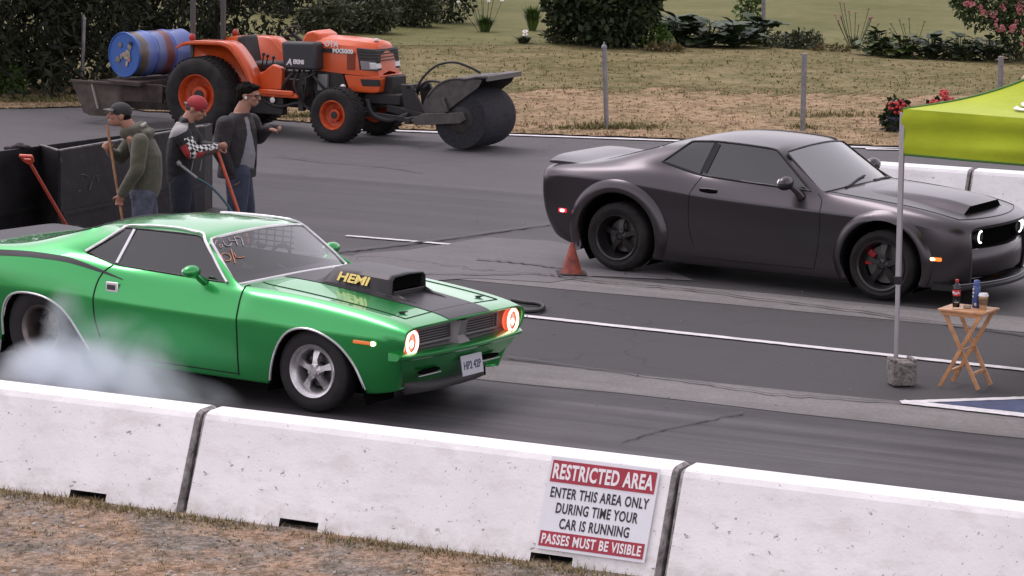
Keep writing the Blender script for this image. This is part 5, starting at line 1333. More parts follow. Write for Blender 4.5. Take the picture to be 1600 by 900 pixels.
q.build('sticker_scraps', mat('sticker scraps', (.3, .1, .1), .6, island=[(.42, .03, .06), (.40, .36, .26), (.10, .09, .08), (.36, .31, .2)]), dm, 60)
q = MB(); q.lathe([(.03, -.004), (.03, -.018), (0, -.018)], c=(.16, 0, .18), axis='Y', n=14); q.build('bung', M_dk, dm, 40)
# carrier behind: cradle, arms, hanging box blade
cr_ = MB(); cr_.box((-1.25, .0, .64), (.55, 1.35, .07)); cr_.bar((-.3, -.45, .55), (-1.7, -.45, .62), .09); cr_.bar((-.3, .45, .55), (-1.7, .45, .62), .09); cr_.box((-1.05, -.52, .50), (.75, .05, .28)); cr_.bar((-.2, -.3, .40), (-1.3, -.35, .52), .10); cr_.build('carrier', mat('rusty frame', (.05, .032, .028), .75, var=(6, .5)), t, 20, bevel=.01)
bl_ = MB()
bl_.prism([(-2.34, .60), (-1.40, .60), (-1.40, .12), (-2.0, .10), (-2.12, .14)], -.50, -.46); bl_.prism([(-2.34, .60), (-1.40, .60), (-1.40, .12), (-2.0, .10), (-2.12, .14)], .70, .74)
bl_.box((-2.20, .12, .36), (.03, 1.2, .46), Matrix.Rotation(R(-18), 3, 'Y')); bl_.box((-1.85, -.52, .615), (.98, .06, .03)); bl_.build('scraper_box', mat('worn brown steel', (.085, .068, .058), .65, .2, var=(5, .4)), t, 20)
q = MB(); q.bar((-1.95, -.51, .58), (-1.84, -.515, .22), .025, .06, (0, 1, 0)); q.build('scraper_rib', mat('pale rib', (.30, .27, .25), .5), t, 0)
# rotary broom in front
q = MB(); BX, BZ, BR = 4.36, .44, .425
Yn, Yf = -.62, .34; prof = []
for i in range(37): u = i/36; prof.append((BR-.02*abs(2*u-1)**6+.003*math.sin(i*2.1), Yn+(Yf-Yn)*u))
q.lathe([(.12, Yn-.01), (.30, Yn-.012), (BR-.06, Yn-.002)]+prof+[(BR-.05, Yf), (.12, Yf)], c=(BX, 0, BZ), axis='Y', n=64)
bo = q.build('broom_brush', mat('broom bristle', (.020, .020, .026), .8, var=(24, .5), bump=(70, .8, .02)), t, 40)
bl2 = []
rr = random.Random(8); q = MB()
for i in range(2600):
    a = rr.uniform(0, 6.283); y_ = rr.uniform(Yn, Yf); r0_, r1_ = BR-.06, BR+rr.uniform(-.005, .022); ww = .004; ca, sa = math.cos(a), math.sin(a)
    q.add([(BX+ca*r0_, y_-ww, BZ+sa*r0_), (BX+ca*r0_, y_+ww, BZ+sa*r0_), (BX+ca*r1_-sa*.01, y_, BZ+sa*r1_+ca*.01)], [(0, 1, 2)])
q.build('bristle_tips', mat('bristle tips', (.02, .02, .03), .8, island=[(.014, .014, .018), (.034, .034, .046), (.02, .019, .024)]), bo, 0, fix=False)
q = MB(); q.lathe([(0, 0), (.17, 0), (.20, .02)], c=(BX, Yn-.03, BZ), axis='Y', n=32); q.build('broom_hub', M_dstl, t, 40)
# shroud: curved side cheek, top plate
ck = [(3.86, .46)]+[(BX+.60*math.cos(a), BZ+.60*math.sin(a)) for a in [R(165)-R(75)*i/10 for i in range(11)]]+[(4.72, 1.03), (4.66, .92), (4.30, .66), (4.05, .46)]
for y_ in (Yn-.05, Yf+.03):
    q = MB(); q.prism(ck, y_, y_+.018); q.build('shroud_cheek', M_stl, t, 0)
q = MB(); arc = [(BX+.60*math.cos(a), BZ+.60*math.sin(a)) for a in [R(150)-R(68)*i/10 for i in range(11)]]+[(4.62, 1.075), (4.80, 1.08)]
q.grid([[(x, y_, z) for x, z in arc] for y_ in (Yn-.06, Yf+.05)]); so = q.build('shroud_top', M_stl, t, 30); m_ = so.modifiers.new('t', 'SOLIDIFY'); m_.thickness = .03
q = MB(); q.box((4.80, (Yn+Yf)/2, 1.05), (.03, Yf-Yn+.1, .07)); q.build('shroud_edge', mat('worn edge', (.15, .14, .14), .5, .5), t, 0)
q = MB(); q.prism([(3.62, .40), (3.80, .50), (4.45, .56), (4.50, .46), (4.40, .40), (3.70, .33)], Yn-.10, Yn-.06); q.bar((4.20, Yn-.09, .55), (4.12, Yn-.08, .74), .05, .05, (0, 1, 0)); q.build('broom_arm', M_stl, t, 20, bevel=.006)
q = MB(); q.bar((3.55, Yn-.08, .38), (3.55, Yf, .38), .09); q.bar((3.0, -.25, .50), (3.6, -.30, .42), .10); q.bar((3.0, .25, .50), (3.6, .30, .42), .10); q.bar((2.6, -.40, .42), (3.55, -.40, .36), .07); q.prism([(3.22, .86), (3.40, .84), (3.62, .46), (3.30, .42)], -.30, -.24); q.prism([(3.22, .86), (3.40, .84), (3.62, .46), (3.30, .42)], .24, .30); q.bar((3.35, -.3, .82), (3.35, .3, .82), .07); q.tube(crom([(2.75, -.43, .62), (2.85, -.45, .42), (3.1, -.42, .34), (3.4, -.38, .44)], 6), .035, 6); q.build('broom_frame', M_dk, t, 20, bevel=.006)
q = MB(); q.tube(crom([(3.38, -.2, .62), (3.50, -.2, .92), (3.72, -.15, 1.14), (3.98, -.1, 1.20), (4.2, -.05, 1.14), (4.36, 0, 1.06)], 8), .018, 8); q.tube(crom([(3.36, -.1, .60), (3.48, -.2, .80), (3.65, -.3, .92), (3.90, -.4, .94), (4.05, -.45, .91)], 8), .018, 8)
q.tube(crom([(3.4, .2, .7), (3.6, .25, .76), (3.85, .2, .70), (4.0, .2, .62)], 6), .016, 6); q.tube(crom([(3.4, .3, .6), (3.65, .35, .56), (3.9, .3, .60)], 6), .016, 6); q.build('broom_hose', mat('hydraulic rubber', (.018, .016, .016), .5), t, 60)
# ------------------------------------------------------------------ people behind the green car
def remesh(mb, voxel, smooth=4, fac=.5):
    me = bpy.data.meshes.new('work'); me.from_pydata([tuple(v) for v in mb.v], [], mb.f)
    bm = bmesh.new(); bm.from_mesh(me); bmesh.ops.recalc_face_normals(bm, faces=bm.faces); bm.to_mesh(me); bm.free()
    def mods(o):
        r = o.modifiers.new('r', 'REMESH'); r.mode = 'VOXEL'; r.voxel_size = voxel; r.use_smooth_shade = True
        if smooth: s_ = o.modifiers.new('s', 'SMOOTH'); s_.iterations = smooth; s_.factor = fac
    return evaluated(me, mods)
def limb(mb, pts, rs, n=12):
    P = [Vector(p) for p in pts]
    for a, b, ra, rb in zip(P, P[1:], rs, rs[1:]): mb.tube([a, b], [ra, rb], n)
    for p, r_ in zip(P, rs): mb.ball(p, r_, n, 8)
def trunk(mb, secs, n=20):
    'secs: (centre, half-width along d, half-depth, d angle) from bottom to top'
    rows = []
    for c_, a, b, ang in secs:
        c_ = Vector(c_); rows.append([c_+Vector((math.cos(ang)*a*math.cos(q)-math.sin(ang)*b*math.sin(q), math.sin(ang)*a*math.cos(q)+math.cos(ang)*b*math.sin(q), 0)) for q in [2*math.pi*i/n for i in range(n)]])
    mb.grid(rows, closed=True); mb.add(rows[0], [tuple(range(n))]); mb.add(rows[-1], [tuple(range(n))])
def head(mb, c, f, pitch):
    'skull, jaw, nose, brow and ears; returns the frame of the head'
    f = Vector(f).normalized(); s_ = Vector((-f.y, f.x, 0)); u = Vector((0, 0, 1))
    q = Matrix.Rotation(-pitch, 3, s_); F_, U_ = q @ f, q @ u; c = Vector(c)
    Rm = Matrix((F_, s_, U_)).transposed(); P = lambda x, y, z: c+Rm @ Vector((x, y, z))
    mb.ball(P(-.012, 0, .025), (.098, .076, .095), 18, 12, Rm); mb.ball(P(.022, 0, -.045), (.070, .058, .075), 16, 10, Rm); mb.ball(P(.055, 0, -.088), (.032, .036, .028), 12, 8, Rm)
    mb.tube([P(.084, 0, .012), P(.108, 0, -.03)], [.010, .016], 8); mb.ball(P(.106, 0, -.032), (.014, .017, .012), 10, 6, Rm)
    mb.ball(P(.080, 0, .022), (.016, .050, .012), 12, 6, Rm); mb.ball(P(.088, 0, -.066), (.012, .026, .009), 10, 6, Rm); mb.ball(P(.086, 0, -.078), (.012, .024, .008), 10, 6, Rm)
    for k in (-1, 1): mb.ball(P(-.005, .078*k, -.012), (.022, .012, .034), 10, 8, Rm); mb.ball(P(.066, .040*k, -.025), (.025, .02, .02), 10, 6, Rm)
    return P, Rm
def hand(mb, wrist, d, n_, curl=.9, thumb=1, L=.165):
    'palm and five fingers; d = along the hand, n_ = out of the back of the hand'
    w = Vector(wrist); d = Vector(d).normalized(); n_ = Vector(n_); n_ = (n_-d*n_.dot(d)).normalized(); s_ = d.cross(n_)
    Rm = Matrix((d, s_, n_)).transposed(); mb.ball(w+d*.045, (.055, .042, .020), 14, 8, Rm)
    for k, (ln, off) in enumerate(((.070, -.033), (.080, -.011), (.076, .011), (.060, .032))):
        p = w+d*.085+s_*off*thumb*-1; seg = ln/3; dd_ = d.copy(); pts = [w+d*.04+s_*off*.8*thumb*-1, p]
        for j in range(3):
            dd_ = (Matrix.Rotation(curl*(.6 if j == 0 else .95), 3, s_) @ dd_); p = p+dd_*seg; pts.append(p)
        limb(mb, pts, [.0095, .0095, .009, .0085, .0075], 8)
    b = w+d*.03+s_*.035*thumb; t1 = b+(d*.6+s_*.55*thumb-n_*.35).normalized()*.038; t2 = t1+(d*.85-n_*.5).normalized()*.032
    limb(mb, [w+d*.02+s_*.015*thumb, b, t1, t2], [.013, .0125, .010, .008], 8)
def finish(me, name, mt, parent=None, fn=None):
    me.materials.clear()
    o = link(name, me, mt, parent)
    if fn:
        n = len(me.polygons); c_ = np.empty(n*3); me.polygons.foreach_get('center', c_); c_ = c_.reshape(-1, 3); me.polygons.foreach_set('material_index', fn(c_).astype(np.int32))
    me.polygons.foreach_set('use_smooth', [True]*len(me.polygons))
    return o
M_skin = mat('skin', (.36, .185, .13), .55, spec=.35, var=(14, .12)); M_hair = mat('dark hair', (.008, .006, .005), .9, spec=.1, var=(60, .5), bump=(80, .8, .01))
M_jean = mat('blue jeans', (.042, .050, .085), .85, var=(9, .3), bump=(25, .4, .02)); M_jean2 = mat('dark jeans', (.018, .020, .032), .85, var=(9, .3), bump=(25, .4, .02))
M_shoe = mat('shoes', (.02, .02, .02), .6); M_eye = mat('eye', (.02, .015, .012), .2)
def legs(mb, hip, feet, r0=.095, rk=.062, ra=.048):
    for k, ft in zip((-1, 1), feet):
        h = Vector(hip)+Vector((0, .085*k, 0)); f_ = Vector(ft); kn = h.lerp(f_, .5)+Vector((.03, 0, 0)); limb(mb, [h, kn, f_], [r0, rk, ra])
def shoes(parent, feet, f):
    for ft in feet:
        q = MB(); a = math.atan2(f[1], f[0]); q.ball(Vector(ft)*1.0+Vector((.07*math.cos(a), .07*math.sin(a), .045-ft[2])), (.135, .05, .05), 14, 8, Matrix.Rotation(a, 3, 'Z')); q.build('shoe', M_shoe, parent, 60)
def eyes(parent, P, Rm):
    for k in (-1, 1):
        q = MB(); q.ball(P(.079, .032*k, .004), (.008, .013, .007), 10, 6, Rm); q.build('eye', M_eye, parent, 60)

# ---- olive hoodie, bent over a broom handle, looking left
q = MB(); f1 = (-.96, -.28, 0)
P, Rm = head(q, (-.235, .02, 1.600), f1, R(8))
limb(q, [(-.215, .02, 1.58), (-.13, .02, 1.47)], [.060, .066]); trunk(q, [((-.02, .02, .78), .15, .105, R(70)), ((.0, .02, 1.0), .14, .10, R(70)), ((-.01, .02, 1.22), .165, .11, R(70)), ((-.07, .02, 1.38), .17, .09, R(70)), ((-.12, .02, 1.45), .07, .06, R(70))])
A1 = [(-.03, -.17, 1.36), (-.055, -.235, 1.08), (-.205, -.16, .815)]; A1b = [(-.10, .20, 1.36), (-.24, .22, 1.14), (-.32, .05, 1.22)]
limb(q, A1, [.052, .042, .030]); limb(q, A1b, [.052, .042, .030])
hand(q, A1[2], (-.25, .25, -.93), (.3, -.95, 0), 1.0, 1); hand(q, A1b[2], (-.25, -.5, .55), (-.7, 0, .7), 1.1, -1)
F1 = [(-.10, -.10, .09), (.06, .14, .09)]; legs(q, (-.01, .02, .80), F1)
p1 = finish(remesh(q, .0075, 3), 'person', M_skin); p1.location = (-15.73, 24.7, .006); p1.rotation_euler = (0, 0, YAW+.08); p1.scale = (1.08, 1.10, 1)
tag(p1, 'person in olive hoodie and dark cap leaning on a wooden handle, looking left', 'person', 'crew members behind the green car')
eyes(p1, P, Rm)
q = MB(); trunk(q, [((-.0, .02, .79), .172, .128, R(70)), ((.015, .02, .86), .180, .138, R(70)), ((.02, .02, 1.02), .182, .145, R(70)), ((.015, .02, 1.2), .188, .140, R(70)), ((-.03, .02, 1.34), .190, .118, R(70)), ((-.09, .02, 1.43), .12, .09, R(70))])
limb(q, A1[:2]+[Vector(A1[1]).lerp(Vector(A1[2]), .93)], [.082, .072, .052]); limb(q, A1b[:2]+[Vector(A1b[1]).lerp(Vector(A1b[2]), .9)], [.080, .070, .050])
limb(q, [(-.10, -.07, 1.45), (-.03, .02, 1.475), (-.10, .11, 1.45)], [.055, .065, .055]); limb(q, [(-.17, -.05, 1.42), (-.18, .06, 1.42)], [.06, .06]); limb(q, [(.01, -.06, 1.42), (.04, .02, 1.42), (.01, .10, 1.42)], [.05, .06, .05])
M_olv = mat('olive sweatshirt', (.078, .076, .050), .9, var=(7, .18), bump=(9, .5, .05), sheen=.2)
finish(remesh(q, .011, 4), 'hoodie', M_olv, p1)
q = MB(); limb(q, [(-.02, -.05, 1.50), (.0, .03, 1.51), (-.05, .09, 1.50)], [.020, .024, .018]); finish(remesh(q, .008, 2), 'hood_lining', mat('pale lining', (.34, .33, .32), .9), p1)
q = MB(); legs(q, (-.01, .02, .80), F1, .115, .085, .075); q.ball((-.01, .02, .80), (.14, .16, .12)); finish(remesh(q, .012, 3), 'jeans', mat('washed jeans', (.085, .092, .13), .85, var=(8, .35), bump=(20, .5, .03)), p1); shoes(p1, F1, f1)
q = MB(); trunk(q, [((-.0, .02, .765), .165, .125, R(70)), ((.0, .02, .80), .168, .13, R(70))]); finish(remesh(q, .012, 2), 'shirt_hem', mat('mauve shirt', (.12, .11, .15), .9), p1)
q = MB(); q.ball(P(-.012, 0, .045), (.106, .086, .088), 20, 12, Rm); cp = finish(remesh(q, .008, 2), 'cap', mat('grey cap', (.028, .027, .028), .8), p1)
q = MB(); rows = [[P(.075+ln*math.cos(a), .078*math.sin(a), .048-ln*.22+.012*math.cos(a)) for a in [R(-85)+R(170)*i/12 for i in range(13)]] for ln in (0, .05, .085)]; q.grid(rows); vo = q.build('visor', mat('cap visor', (.10, .095, .095), .7), p1, 60); vo.modifiers.new('t', 'SOLIDIFY').thickness = .006
q = MB(); q.ball(P(-.045, 0, -.015), (.072, .080, .065), 16, 10, Rm); finish(remesh(q, .008, 2), 'hair', M_hair, p1)

# ---- checkered jacket and red cap, forearms on an orange shovel handle
q = MB(); f2 = (.90, -.42, 0)
P, Rm = head(q, (.045, .0, 1.615), f2, R(-24))
limb(q, [(.0, 0, 1.56), (-.06, 0, 1.45)], [.060, .066]); trunk(q, [((-.10, .02, .84), .155, .105, R(75)), ((-.11, .02, 1.05), .15, .10, R(75)), ((-.09, .02, 1.25), .17, .11, R(75)), ((-.07, .02, 1.40), .17, .09, R(75)), ((-.06, .02, 1.46), .07, .06, R(75))])
A2 = [(-.085, -.19, 1.375), (.005, -.25, 1.185), (.215, -.09, 1.205)]; A2b = [(-.05, .21, 1.37), (.08, .22, 1.18), (.255, -.02, 1.215)]
limb(q, A2, [.052, .042, .030]); limb(q, A2b, [.052, .042, .030]); hand(q, A2[2], (.85, .5, .05), (.1, -.3, .9), .8, 1); hand(q, A2b[2], (.25, -.9, .0), (.2, .2, .95), .9, -1)
F2 = [(-.16, -.11, .09), (-.02, .13, .09)]; legs(q, (-.10, .02, .86), F2)
p2 = finish(remesh(q, .0075, 3), 'person', M_skin); p2.location = (-15.66, 25.5, .006); p2.rotation_euler = (0, 0, YAW+.08); p2.scale = (1.10, 1.12, 1)
tag(p2, 'person in red cap and black jacket with checkered sleeves, forearms on an orange handle', 'person', 'crew members behind the green car')
eyes(p2, P, Rm)
q = MB(); trunk(q, [((-.10, .02, .86), .185, .132, R(75)), ((-.11, .02, .92), .178, .125, R(75)), ((-.11, .02, 1.05), .185, .135, R(75)), ((-.09, .02, 1.25), .195, .138, R(75)), ((-.075, .02, 1.385), .195, .112, R(75)), ((-.06, .02, 1.47), .095, .085, R(75))])
limb(q, A2[:2]+[Vector(A2[1]).lerp(Vector(A2[2]), .95)], [.088, .074, .052]); limb(q, A2b[:2]+[Vector(A2b[1]).lerp(Vector(A2b[2]), .92)], [.085, .072, .052]); limb(q, [(-.06, -.06, 1.485), (-.085, .02, 1.495), (-.03, .08, 1.485)], [.035, .038, .035])
M_chk = bpy.data.materials.new('checker cloth'); M_chk.use_nodes = True; _t = M_chk.node_tree; _c = _t.nodes.new('ShaderNodeTexChecker'); _c.inputs['Scale'].default_value = 1/.036; _c.inputs['Color1'].default_value = (.62, .60, .60, 1); _c.inputs['Color2'].default_value = (.012, .012, .013, 1)
_tc = _t.nodes.new('ShaderNodeTexCoord'); _mp = _t.nodes.new('ShaderNodeMapping'); _mp.inputs['Rotation'].default_value = (0, R(40), R(28)); _t.links.new(_tc.outputs['Object'], _mp.inputs[0]); _t.links.new(_mp.outputs[0], _c.inputs[0]); _t.links.new(_c.outputs[0], _t.nodes['Principled BSDF'].inputs['Base Color']); _t.nodes['Principled BSDF'].inputs['Roughness'].default_value = .8
def jk(c_):
    x, y, z = c_[:, 0], c_[:, 1], c_[:, 2]; r_ = np.zeros(len(c_), int)
    yoke = (z > 1.375+.6*(x+.10)) & (x < -.03) & (z < 1.47); r_[yoke] = 1
    a, b, e = np.array(A2[0]), np.array(A2[1]), np.array(A2[2])
    def axis(p, s0, s1):
        t_ = np.clip(((p-s0)@(s1-s0))/((s1-s0)@(s1-s0)), 0, 1); q_ = s0+t_[:, None]*(s1-s0); return np.linalg.norm(p-q_, axis=1), t_, q_
    d1, t1, q1 = axis(c_, a, b); d2, t2, q2 = axis(c_, b, e)
    up_ = (d1 < .105) & (t1 > .35) & (y < -.16); r_[up_ & (x > q1[:, 0]-.01)] = 2; r_[up_ & (x <= q1[:, 0]-.01) & (t1 > .6)] = 3
    fo_ = (d2 < .10) & (t2 > .02) & (y < .0) & (x > -.06); r_[fo_ & (z > q2[:, 2]+.006)] = 2; r_[fo_ & (z <= q2[:, 2]+.006)] = np.where(t2[fo_ & (z <= q2[:, 2]+.006)] < .35, 3, 4)
    return r_
finish(remesh(q, .0095, 4), 'jacket', [mat('black jacket', (.012, .011, .012), .75, bump=(10, .5, .05)), mat('grey yoke', (.33, .32, .32), .8, bump=(10, .4, .04)), M_chk, mat('red panel', (.36, .03, .035), .7), mat('brown grey sleeve', (.10, .06, .055), .8)], p2, jk)
q = MB(); legs(q, (-.10, .02, .86), F2, .118, .088, .075); q.ball((-.10, .02, .86), (.14, .165, .12)); finish(remesh(q, .012, 3), 'trousers', M_jean2, p2); shoes(p2, F2, f2)
q = MB(); q.ball(P(-.010, 0, .042), (.106, .088, .090), 20, 12, Rm); finish(remesh(q, .008, 2), 'cap', mat('red cap', (.30, .022, .028), .75, var=(9, .2)), p2)
q = MB(); rows = [[P(-.070-ln*math.cos(a), .070*math.sin(a), .028-ln*.35) for a in [R(-80)+R(160)*i/10 for i in range(11)]] for ln in (0, .04, .065)]; q.grid(rows); vo = q.build('visor', mat('visor grey', (.10, .09, .09), .7), p2, 60); vo.modifiers.new('t', 'SOLIDIFY').thickness = .006
q = MB(); q.ball(P(-.035, 0, -.01), (.078, .080, .058), 16, 10, Rm); finish(remesh(q, .008, 2), 'hair', mat('grey brown hair', (.05, .042, .038), .7), p2)
q = MB()
for x_ in (.02, .10): q.tube([(x_, -.145, 1.10), (x_-.02, -.15, .98)], .005, 5)
q.build('drawstring', mat('grey cord', (.25, .25, .25), .7), p2, 60)

# ---- bareheaded in dark open jacket and grey shirt, looking right
q = MB(); f3_ = (.93, -.37, 0)
P, Rm = head(q, (.025, .0, 1.675), f3_, R(-4))
limb(q, [(.0, 0, 1.60), (-.045, 0, 1.49)], [.062, .070]); trunk(q, [((-.08, 0, .84), .165, .12, R(60)), ((-.06, 0, 1.05), .165, .13, R(60)), ((-.06, 0, 1.25), .18, .125, R(60)), ((-.06, 0, 1.41), .185, .10, R(60)), ((-.045, 0, 1.49), .075, .065, R(60))])
A3 = [(-.18, -.17, 1.385), (-.23, -.22, 1.10), (-.13, -.16, .86)]; A3b = [(.05, .17, 1.385), (.09, .20, 1.36), (.235, .06, 1.365)]
A3b = [(.04, .17, 1.38), (.11, .20, 1.20), (.20, .08, 1.31)]
limb(q, A3, [.054, .044, .031]); limb(q, A3b, [.054, .044, .031]); hand(q, A3[2], (.5, .1, -.85), (-.3, -.9, 0), .7, 1); hand(q, A3b[2], (.9, -.25, -.25), (.1, 0, .95), .9, -1)
F3 = [(-.14, -.10, .09), (.0, .13, .09)]; legs(q, (-.07, .0, .86), F3)
p3 = finish(remesh(q, .0075, 3), 'person', M_skin); p3.location = (-15.60, 26.5, .006); p3.rotation_euler = (0, 0, YAW+.08); p3.scale = (1.17, 1.14, 1)
tag(p3, 'dark haired person with glasses, open dark jacket over grey shirt, looking right', 'person', 'crew members behind the green car')
eyes(p3, P, Rm)
q = MB(); trunk(q, [((-.07, 0, .87), .175, .135, R(60)), ((-.055, 0, 1.05), .172, .145, R(60)), ((-.055, 0, 1.25), .185, .135, R(60)), ((-.055, 0, 1.40), .16, .10, R(60)), ((-.04, 0, 1.47), .085, .07, R(60))]); finish(remesh(q, .011, 3), 'shirt', mat('grey tee', (.24, .235, .26), .85, bump=(11, .4, .04)), p3)
q = MB(); trunk(q, [((-.085, .0, .80), .215, .165, R(60)), ((-.075, 0, .95), .205, .165, R(60)), ((-.07, 0, 1.15), .212, .16, R(60)), ((-.07, 0, 1.32), .215, .145, R(60)), ((-.06, 0, 1.43), .18, .10, R(60)), ((-.05, 0, 1.49), .10, .085, R(60))])
jm = remesh(q, .011, 4)
bm = bmesh.new(); bm.from_mesh(jm)                        # the open front of the jacket
kill = []
for v in bm.faces:
    c_ = v.calc_center_median(); w_ = .035+.10*max(0, (1.28-c_.z))/.4 if c_.z > .92 else .16
    dx_ = (c_.x+.02)*math.cos(R(-52))+(c_.y+.06)*math.sin(R(-52)); lat = -(c_.x-.02)*math.sin(R(-52))+(c_.y+.10)*math.cos(R(-52))
    if dx_ > .02 and abs(lat-.01) < w_ and .90 < c_.z < 1.46: kill.append(v)
bmesh.ops.delete(bm, geom=kill, context='FACES'); bm.to_mesh(jm); bm.free()
M_jk3 = mat('dark jacket', (.024, .020, .024), .8, var=(6, .3), bump=(9, .6, .05))
jo = finish(jm, 'jacket', M_jk3, p3); jo.modifiers.new('t', 'SOLIDIFY').thickness = .012
q = MB(); limb(q, A3[:2]+[Vector(A3[1]).lerp(Vector(A3[2]), .93)], [.092, .078, .056]); finish(remesh(q, .011, 4), 'sleeve', M_jk3, p3)
q = MB(); limb(q, A3b[:2]+[Vector(A3b[1]).lerp(Vector(A3b[2]), .90)], [.088, .076, .056]); finish(remesh(q, .011, 4), 'sleeve', M_jk3, p3)
q = MB(); legs(q, (-.07, .0, .86), F3, .122, .092, .08); q.ball((-.07, 0, .86), (.15, .17, .12)); finish(remesh(q, .012, 3), 'jeans', M_jean, p3); shoes(p3, F3, f3_)
q = MB(); q.ball(P(-.025, 0, .05), (.102, .088, .082), 20, 12, Rm); q.ball(P(.055, 0, .092), (.045, .065, .030), 14, 8, Rm); q.ball(P(-.06, 0, -.01), (.058, .080, .07), 14, 8, Rm)
for i in range(26):
    a, e_ = random.Random(i).uniform(0, 6.28), random.Random(i+99).uniform(.2, 1.4); q.ball(P(-.02+.095*math.cos(a)*math.cos(e_), .08*math.sin(a)*math.cos(e_), .055+.078*math.sin(e_)), .018, 8, 6)
finish(remesh(q, .008, 2), 'hair', M_hair, p3)
q = MB()
for k in (-1, 1):
    q.tube([P(.096, .034*k+.024*math.cos(a), .002+.018*math.sin(a)) for a in [2*math.pi*i/16 for i in range(16)]], .0035, 5, closed=True); q.tube([P(.094, .058*k, .006), P(-.0, .082*k, .006)], .003, 5)
q.tube([P(.100, -.01, .004), P(.100, .01, .004)], .003, 5); q.build('glasses', M_blk, p3, 60)
q = MB(); q.ball(P(.008, -.088, -.02), (.012, .008, .018), 8, 6, Rm); q.build('ear_bud', mat('white bud', (.75, .75, .75), .4), p3, 60)

# ---- tools in hand or standing by
def inworld(p, v): return Matrix.Translation(p.location) @ Matrix.Rotation(p.rotation_euler.z, 4, 'Z') @ Vector(v)
M_hw = mat('broom handle wood', (.36, .19, .10), .6, var=(18, .25)); M_oh = mat('orange handle', (.52, .09, .04), .5, var=(12, .2)); M_osh = mat('orange fibreglass', (.60, .075, .035), .4, coat=.3)
a, b_ = inworld(p1, (-.374, -.02, 1.50)), inworld(p1, (-.145, -.10, .10))
e = empty('push_broom', (b_.x, b_.y, .008)); tag(e, 'push broom with wooden handle held under the chin by the hooded person', 'broom')
q = MB(); q.tube([a-e.location, b_-e.location], .015, 10); q.build('handle', M_hw, e, 60)
q = MB(); q.box((0, 0, .075), (.09, .52, .05)); q.build('broom_head', M_hw, e, 20, bevel=.008); q = MB(); q.box((0, 0, .026), (.08, .50, .05)); q.build('bristles', M_blk, e, 0)
a, b_ = inworld(p2, (.262, -.10, 1.20)), inworld(p2, (.60, -.16, .22))
def shovel(name, a, b_, mt, label, dgrip=False, grp=None):
    a, b_ = Vector(a), Vector(b_); d = (b_-a).normalized(); e = empty(name, (b_.x+d.x*.2, b_.y+d.y*.2, .01)); tag(e, label, 'shovel', grp); o = e.location
    q = MB(); q.tube([a-o, b_-o], .018, 10); q.build('shaft', mt, e, 60)
    s_ = d.cross(Vector((0, 0, 1))).normalized(); s_ = (s_*.9+Vector((0, 0, .0))).normalized(); n_ = s_.cross(d)
    if dgrip:
        q = MB(); q.tube([a-o, a-o-d*.05-s_*.05, a-o-d*.13-s_*.065], [.02, .016, .016], 8); q.tube([a-o, a-o-d*.05+s_*.05, a-o-d*.13+s_*.065], [.02, .016, .016], 8); q.tube([a-o-d*.13-s_*.07, a-o-d*.13+s_*.07], .018, 10); q.tube([a-o, a-o-d*.07], .016, 8); q.tube([a-o-d*.065-s_*.05, a-o-d*.065+s_*.05], .012, 8); q.build('grip', mt, e, 60)
    q = MB(); rows = []
    for i in range(7):
        u = i/6; w_ = .11+.01*math.sin(u*3) if u < .8 else .11*(1-(u-.8)*1.2); rows.append([b_-o+d*.27*u+s_*(w_*(j/4-1))+n_*(.03*(j/4-1)**2+.012) for j in range(9)])
    q.grid(rows); so = q.build('blade', mat('shovel steel', (.10, .095, .09), .4, .8, var=(9, .3)), e, 60); so.modifiers.new('t', 'SOLIDIFY').thickness = .004
    return e
shovel('shovel', a, b_, M_oh, 'shovel with orange-brown handle under the forearms of the checkered-jacket person')
e = empty('wand_hose', inworld(p2, (-.11, -.25, 1.05))); tag(e, 'grey water wand and teal hose slanting in front of the red-capped person', 'hose')
pts = crom([Vector(inworld(p2, v))-e.location for v in ((-.11, -.25, 1.05), (-.03, -.26, .99), (.06, -.27, .92))], 6); q = MB(); q.tube(pts, .016, 8); q.tube([pts[0], Vector(pts[0])+Vector((-.03, 0, .03))], .026, 8); q.build('wand', mat('wand grey', (.30, .31, .32), .4, .5), e, 60)
q = MB(); q.tube(crom([Vector(inworld(p2, v))-e.location for v in ((.05, -.27, .925), (.20, -.28, .835), (.345, -.28, .68), (.43, -.28, .54), (.50, -.3, .30), (.60, -.35, .06), (.9, -.4, .025)) ], 6), .013, 8); q.build('hose', mat('teal hose', (.045, .10, .13), .5), e, 60)
# ------------------------------------------------------------------ long black steel bin
ZB = 1.0
c0, c1 = at(63, 228, ZB), at(92, 237, ZB); bl0, bl1 = at(-140, 255, ZB), at(330, 193.5, ZB); fr1 = at(318, 198.5, ZB)
bn = empty('steel_bin', (c0.x, c0.y, .006)); tag(bn, 'long black steel bin with open top and scuffed walls behind the crew', 'bin')
M_bin = mat('black scuffed steel', (.013, .0115, .0125), .5, var=(3, .5), bump=(6, .25, .03), spec=.4); M_binr = mat('worn bin rim', (.16, .15, .15), .5, .5, var=(14, .5))
def wall(name, a, b_, th=.04, z0=.0, z1=ZB, mt=None):
    a = Vector((a.x-c0.x, a.y-c0.y, 0)); b2 = Vector((b_.x-c0.x, b_.y-c0.y, 0)); q = MB(); q.bar(a+Vector((0, 0, (z0+z1)/2)), b2+Vector((0, 0, (z0+z1)/2)), th, z1-z0); return q.build(name, mt or M_bin, bn, 0)
u_ = (bl1-c0).normalized()
wall('back_wall', bl0, bl1); wall('front_wall', c1, fr1); wall('end_wall', c0, c1, .03, 0, ZB-.004); wall('end_wall', bl1, fr1, .03, 0, ZB-.004)
wall('rim', c1, fr1, .052, ZB+.001, ZB+.016, M_binr); wall('rim', c0, c1, .04, ZB+.002, ZB+.014, M_binr)
